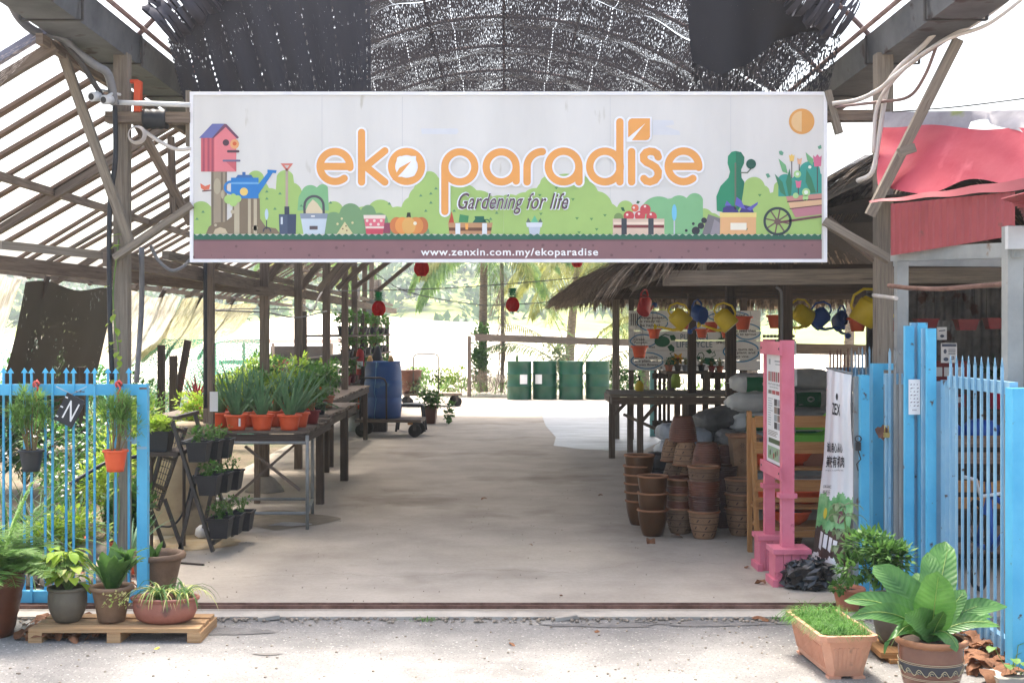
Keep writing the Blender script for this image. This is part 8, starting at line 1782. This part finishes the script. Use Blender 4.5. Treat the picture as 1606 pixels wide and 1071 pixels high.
k = MB(); k.box(gx(640, 22), gx(660, 22), 21.9, 22.2, 0, .05); tag(k.build('wood_offcut', 'pine2'), 'small pale wood offcut on the floor behind the chair', 'wood')
# rail fence, palm trees, brush
solid('wooden_rail', 'long round wooden rail above the green drums', 'rail', 'wood', None, ((gx(745, 31.3), 31.3, 1.46), (gx(1230, 31.3), 31.3, 1.2), .14, .17))
solid('wooden_post', 'wooden post at the left end of the long rail', 'post', 'wood', None, ((gx(736, 31.3), 31.3, 0), (gx(736, 31.3), 31.3, 1.5), .09, .09, (0, 1, 0)))
def palm(px, y, h, nf, lab, lean=0, fl=3.2, mats=('lf_palm', 'lf_palmy'), r_=.14, seed=0, az=None, hang=.9, base=0):
    t = thing('palm_tree', lab, 'palm', (gx(px, y), y, base)); x = 0; k = MB()
    P_ = [Vector((lean*(i/14)**2, 0, h*i/14)) for i in range(15)]; k.tube(P_, [r_*(1.35 if i == 0 else 1.0+.05*(i % 2))*(1-.25*i/14) for i in range(15)], 12)
    for i in range(26): z = h*i/26; k.lathe([(r_*1.0*(1-.25*i/26), 0), (r_*1.12*(1-.25*i/26), .03), (r_*1.0*(1-.25*i/26), .06)], (lean*(i/26)**2, 0, z), 12, cap0=False)
    k.build('trunk', 'bark', t, world=False); top_ = P_[-1]
    for i in range(nf):
        a = (az[i] if az else i/nf*6.283+U(-.2, .2)); e = U(.1, 1.1); k = MB(); frond(k, top_, (math.cos(a), math.sin(a), e), fl*U(.8, 1.1), lw=.75, droop=U(1.5, 2.2), n=24, leafw=.05, hang=hang); k.build('frond', mats[1] if rnd.random() < .25 else mats[0], t, world=False)
    return t
palm(757, 34, 3.9, 13, 'coconut palm with a grey trunk rising left of the drums', .05, 2.8, r_=.12)
palm(893, 38, 3.7, 12, 'yellowish coconut palm behind the third drum', .3, 3.2, ('lf_palmy', 'lf_palm'))
palm(1010, 33, 3.6, 12, 'coconut palm behind the thatched hut, left', .2, 3.3, ('lf_palmy', 'lf_palm'))
palm(1180, 30, 3.6, 12, 'coconut palm behind the painted board', -.3, 3.4)
palm(1330, 34, 4.2, 12, 'coconut palm behind the right shed rail', .3, 3.4, ('lf_palmy', 'lf_palm'))
palm(470, 40, 4.3, 11, 'coconut palm far behind the left benches', .2, 3.0)
t = thing('palm_tree', 'young stemless palm with yellow green fronds behind the drums', 'palm', (gx(900, 33), 33, 0))
for i, (a, e) in enumerate(((1.9, 2.2), (.9, 2.0), (2.6, 1.4), (.3, 1.3), (-.9, 1.8), (-2.2, 1.6))): k = MB(); frond(k, (0, 0, .2), (math.cos(a), math.sin(a)*.5, e), 2.9, .7, 1.3, 24, .045, .5); k.build('frond', 'lf_palmy' if i % 2 else 'lf_palm', t, world=False)
t = thing('tree_trunk', 'thin second trunk wrapped in dry fronds right of the grey palm', 'tree', (gx(787, 33.6), 33.6, 0)); k = MB(); k.tube([(0, 0, 0), (.03, 0, 1.2), (0, 0, 3.4)], .05, 8); k.build('trunk', 'bark', t, world=False)
k = MB()
for i in range(160): k.leaf((U(-.1, .1), U(-.1, .1), U(.5, 3.2)), (U(-1, 1), U(-1, 1), -1), U(.3, .9), .02, droop=1.2, n=3)
k.build('dry_fronds', 'thatch', t, world=False)
k = MB()
for i in range(900): x = gx(770, 32.5)+rnd.gauss(0, .45); y = 32.4+rnd.gauss(0, .5); k.leaf((x, y, max(0, .55-abs(x-gx(765, 32.5))*.45)*rnd.random()), (U(-1, 1), U(-1, 1), U(0, .5)), U(.2, .6), .018, droop=.6, n=2)
tag(k.build('brush_pile', 'thatch'), 'pile of dry palm brush left of the green drums', 'brush', kind='stuff')
k = MB(); bush(k, (gx(757, 33.6), 33.7, 1.1), (.35, .3, 1.1), 900, .08, .12, stems=False); tag(k.build('climbing_vine', ['lf_mid']), 'green creeper growing round the grey palm trunk', 'vine')
for i, (px, y, rx, rz, mt, lab) in enumerate([(705, 33, .55, .35, 'lf_lime', 'low bright shrub at the end of the floor, left of the post'), (660, 36, .6, .3, 'lf_fern', 'pale low shrub beyond the second trolley'), (955, 32, .4, .5, 'lf_mid', 'weedy shrub right of the green drums'), (985, 32, .4, .4, 'lf_grass', 'weedy shrub behind the dark hut post'), (870, 32.2, .35, .7, 'lf_sage', 'thin shrub growing over the wooden rail')]):
    k = MB(); bush(k, (gx(px, y), y, rz), (rx, .3, rz), 700, .06, .1, lm=0); tag(k.build('shrub', [mt, 'gstem'], origin=(gx(px, y), y, 0)), lab, 'shrub', 'shrubs at the end of the floor')
k = MB()
for i in range(1500): k.leaflet((U(-9, 6), 31.2+abs(rnd.gauss(0, 1.6)), U(0, .25)), (U(-.5, .5), U(-.5, .5), 1), U(.1, .3), .03)
tag(k.build('rough_grass', 'lf_fern'), 'rough grass along the far edge of the floor', 'grass', kind='stuff')
# paper pineapples -------------------------------------------------
pn = None
for px, py, y, lab, sc_ in ((594, 495, 16.5, 'red paper pineapple hanging left, in front of the dark trunk', 1.0), (804, 489, 17, 'red paper pineapple hanging right of the palm trunk', 1.02), (661, 433, 15, 'red paper pineapple half hidden by the bottom of the banner', 1.0), (905, 419, 20, 'red paper pineapple just peeking out above the thatch', 1.0), (1008, 420, 13, 'red paper pineapple hidden behind the banner above the thatch', 1.0)):
    loc = at(px, py, y)
    if px == 1008: continue
    if pn is None:
        pn = thing('paper_pineapple', lab, 'lantern', loc, group='paper pineapples hanging over the aisle'); k = MB(); n = 28
        for i in range(n):
            a = i/n*6.283; a2 = a+.11
            prev = None
            for j in range(13):
                t_ = j/12; z = .19*t_; r_ = .088*(math.sin(math.pi*(.06+.88*t_))**.55)*(1+.05*math.cos(t_*40+i*3.14)); cur = (k.V((r_*math.cos(a), r_*math.sin(a), z)), k.V((r_*.86*math.cos(a2), r_*.86*math.sin(a2), z)))
                if prev: k.Fc((prev[0], prev[1], cur[1], cur[0]))
                if prev: k.Fc((prev[1], cur[1], k.V((r_*math.cos(a+6.283/n), r_*math.sin(a+6.283/n), z)), k.V((r_*math.cos(a+6.283/n), r_*math.sin(a+6.283/n), z-.0158))))
                prev = cur
        k.build('body', 'redpaper', pn, world=False)
        k = MB()
        for lv in range(5):
            for i in range(11): a = i/11*6.283+lv*.3; k.leaf((.03*math.cos(a), .03*math.sin(a), .185+lv*.024), (math.cos(a), math.sin(a), .5+lv*.12), .062-.004*lv, .03, droop=.2, n=3, fold=.3)
        k.build('crown', 'greenpaper', pn, world=False)
        k = MB(); k.tube([(0, 0, .2), (0, 0, .62)], .002, 4); k.tube([(0, 0, 0), (0, 0, -.02)], .006, 5); k.build('string', 'darkm', pn, world=False)
    else: dup(pn, loc, U(0, 6), lab, scale=sc_)
for i, (pts, lab) in enumerate([([at(505, 457, 16.2), at(700, 452, 17), at(880, 438, 17.5), at(1000, 425, 18)], 'upper wire stretched across the end of the aisle'), ([at(590, 430, 16.2), at(640, 458, 16.5), at(740, 477, 17), at(800, 478, 17.2), at(880, 472, 17.5)], 'lower sagging wire across the end of the aisle'), ([at(500, 420, 18), at(540, 418, 18), at(660, 400, 18)], 'thin wire under the left roof')]): pipe('overhead_wire', pts, .006, 'gconduit', lab, 'wire')
# ================================================================== HAZE
hz = bpy.data.materials.new('thin air'); hz.use_nodes = True; nt = hz.node_tree; nt.nodes.remove(nt.nodes['Principled BSDF'])
pv = nt.nodes.new('ShaderNodeVolumePrincipled'); pv.inputs['Color'].default_value = (.9, .96, 1, 1); pv.inputs['Density'].default_value = HAZE; pv.inputs['Anisotropy'].default_value = .3
nt.links.new(pv.outputs[0], nt.nodes['Material Output'].inputs['Volume'])
k = MB(); k.box(-330, 330, -30, 320, -1.6, 34)
o = k.build('haze', hz, origin=(0, 0, 0)); tag(o, 'pale haze filling the air towards the far hill', 'haze', kind='stuff')
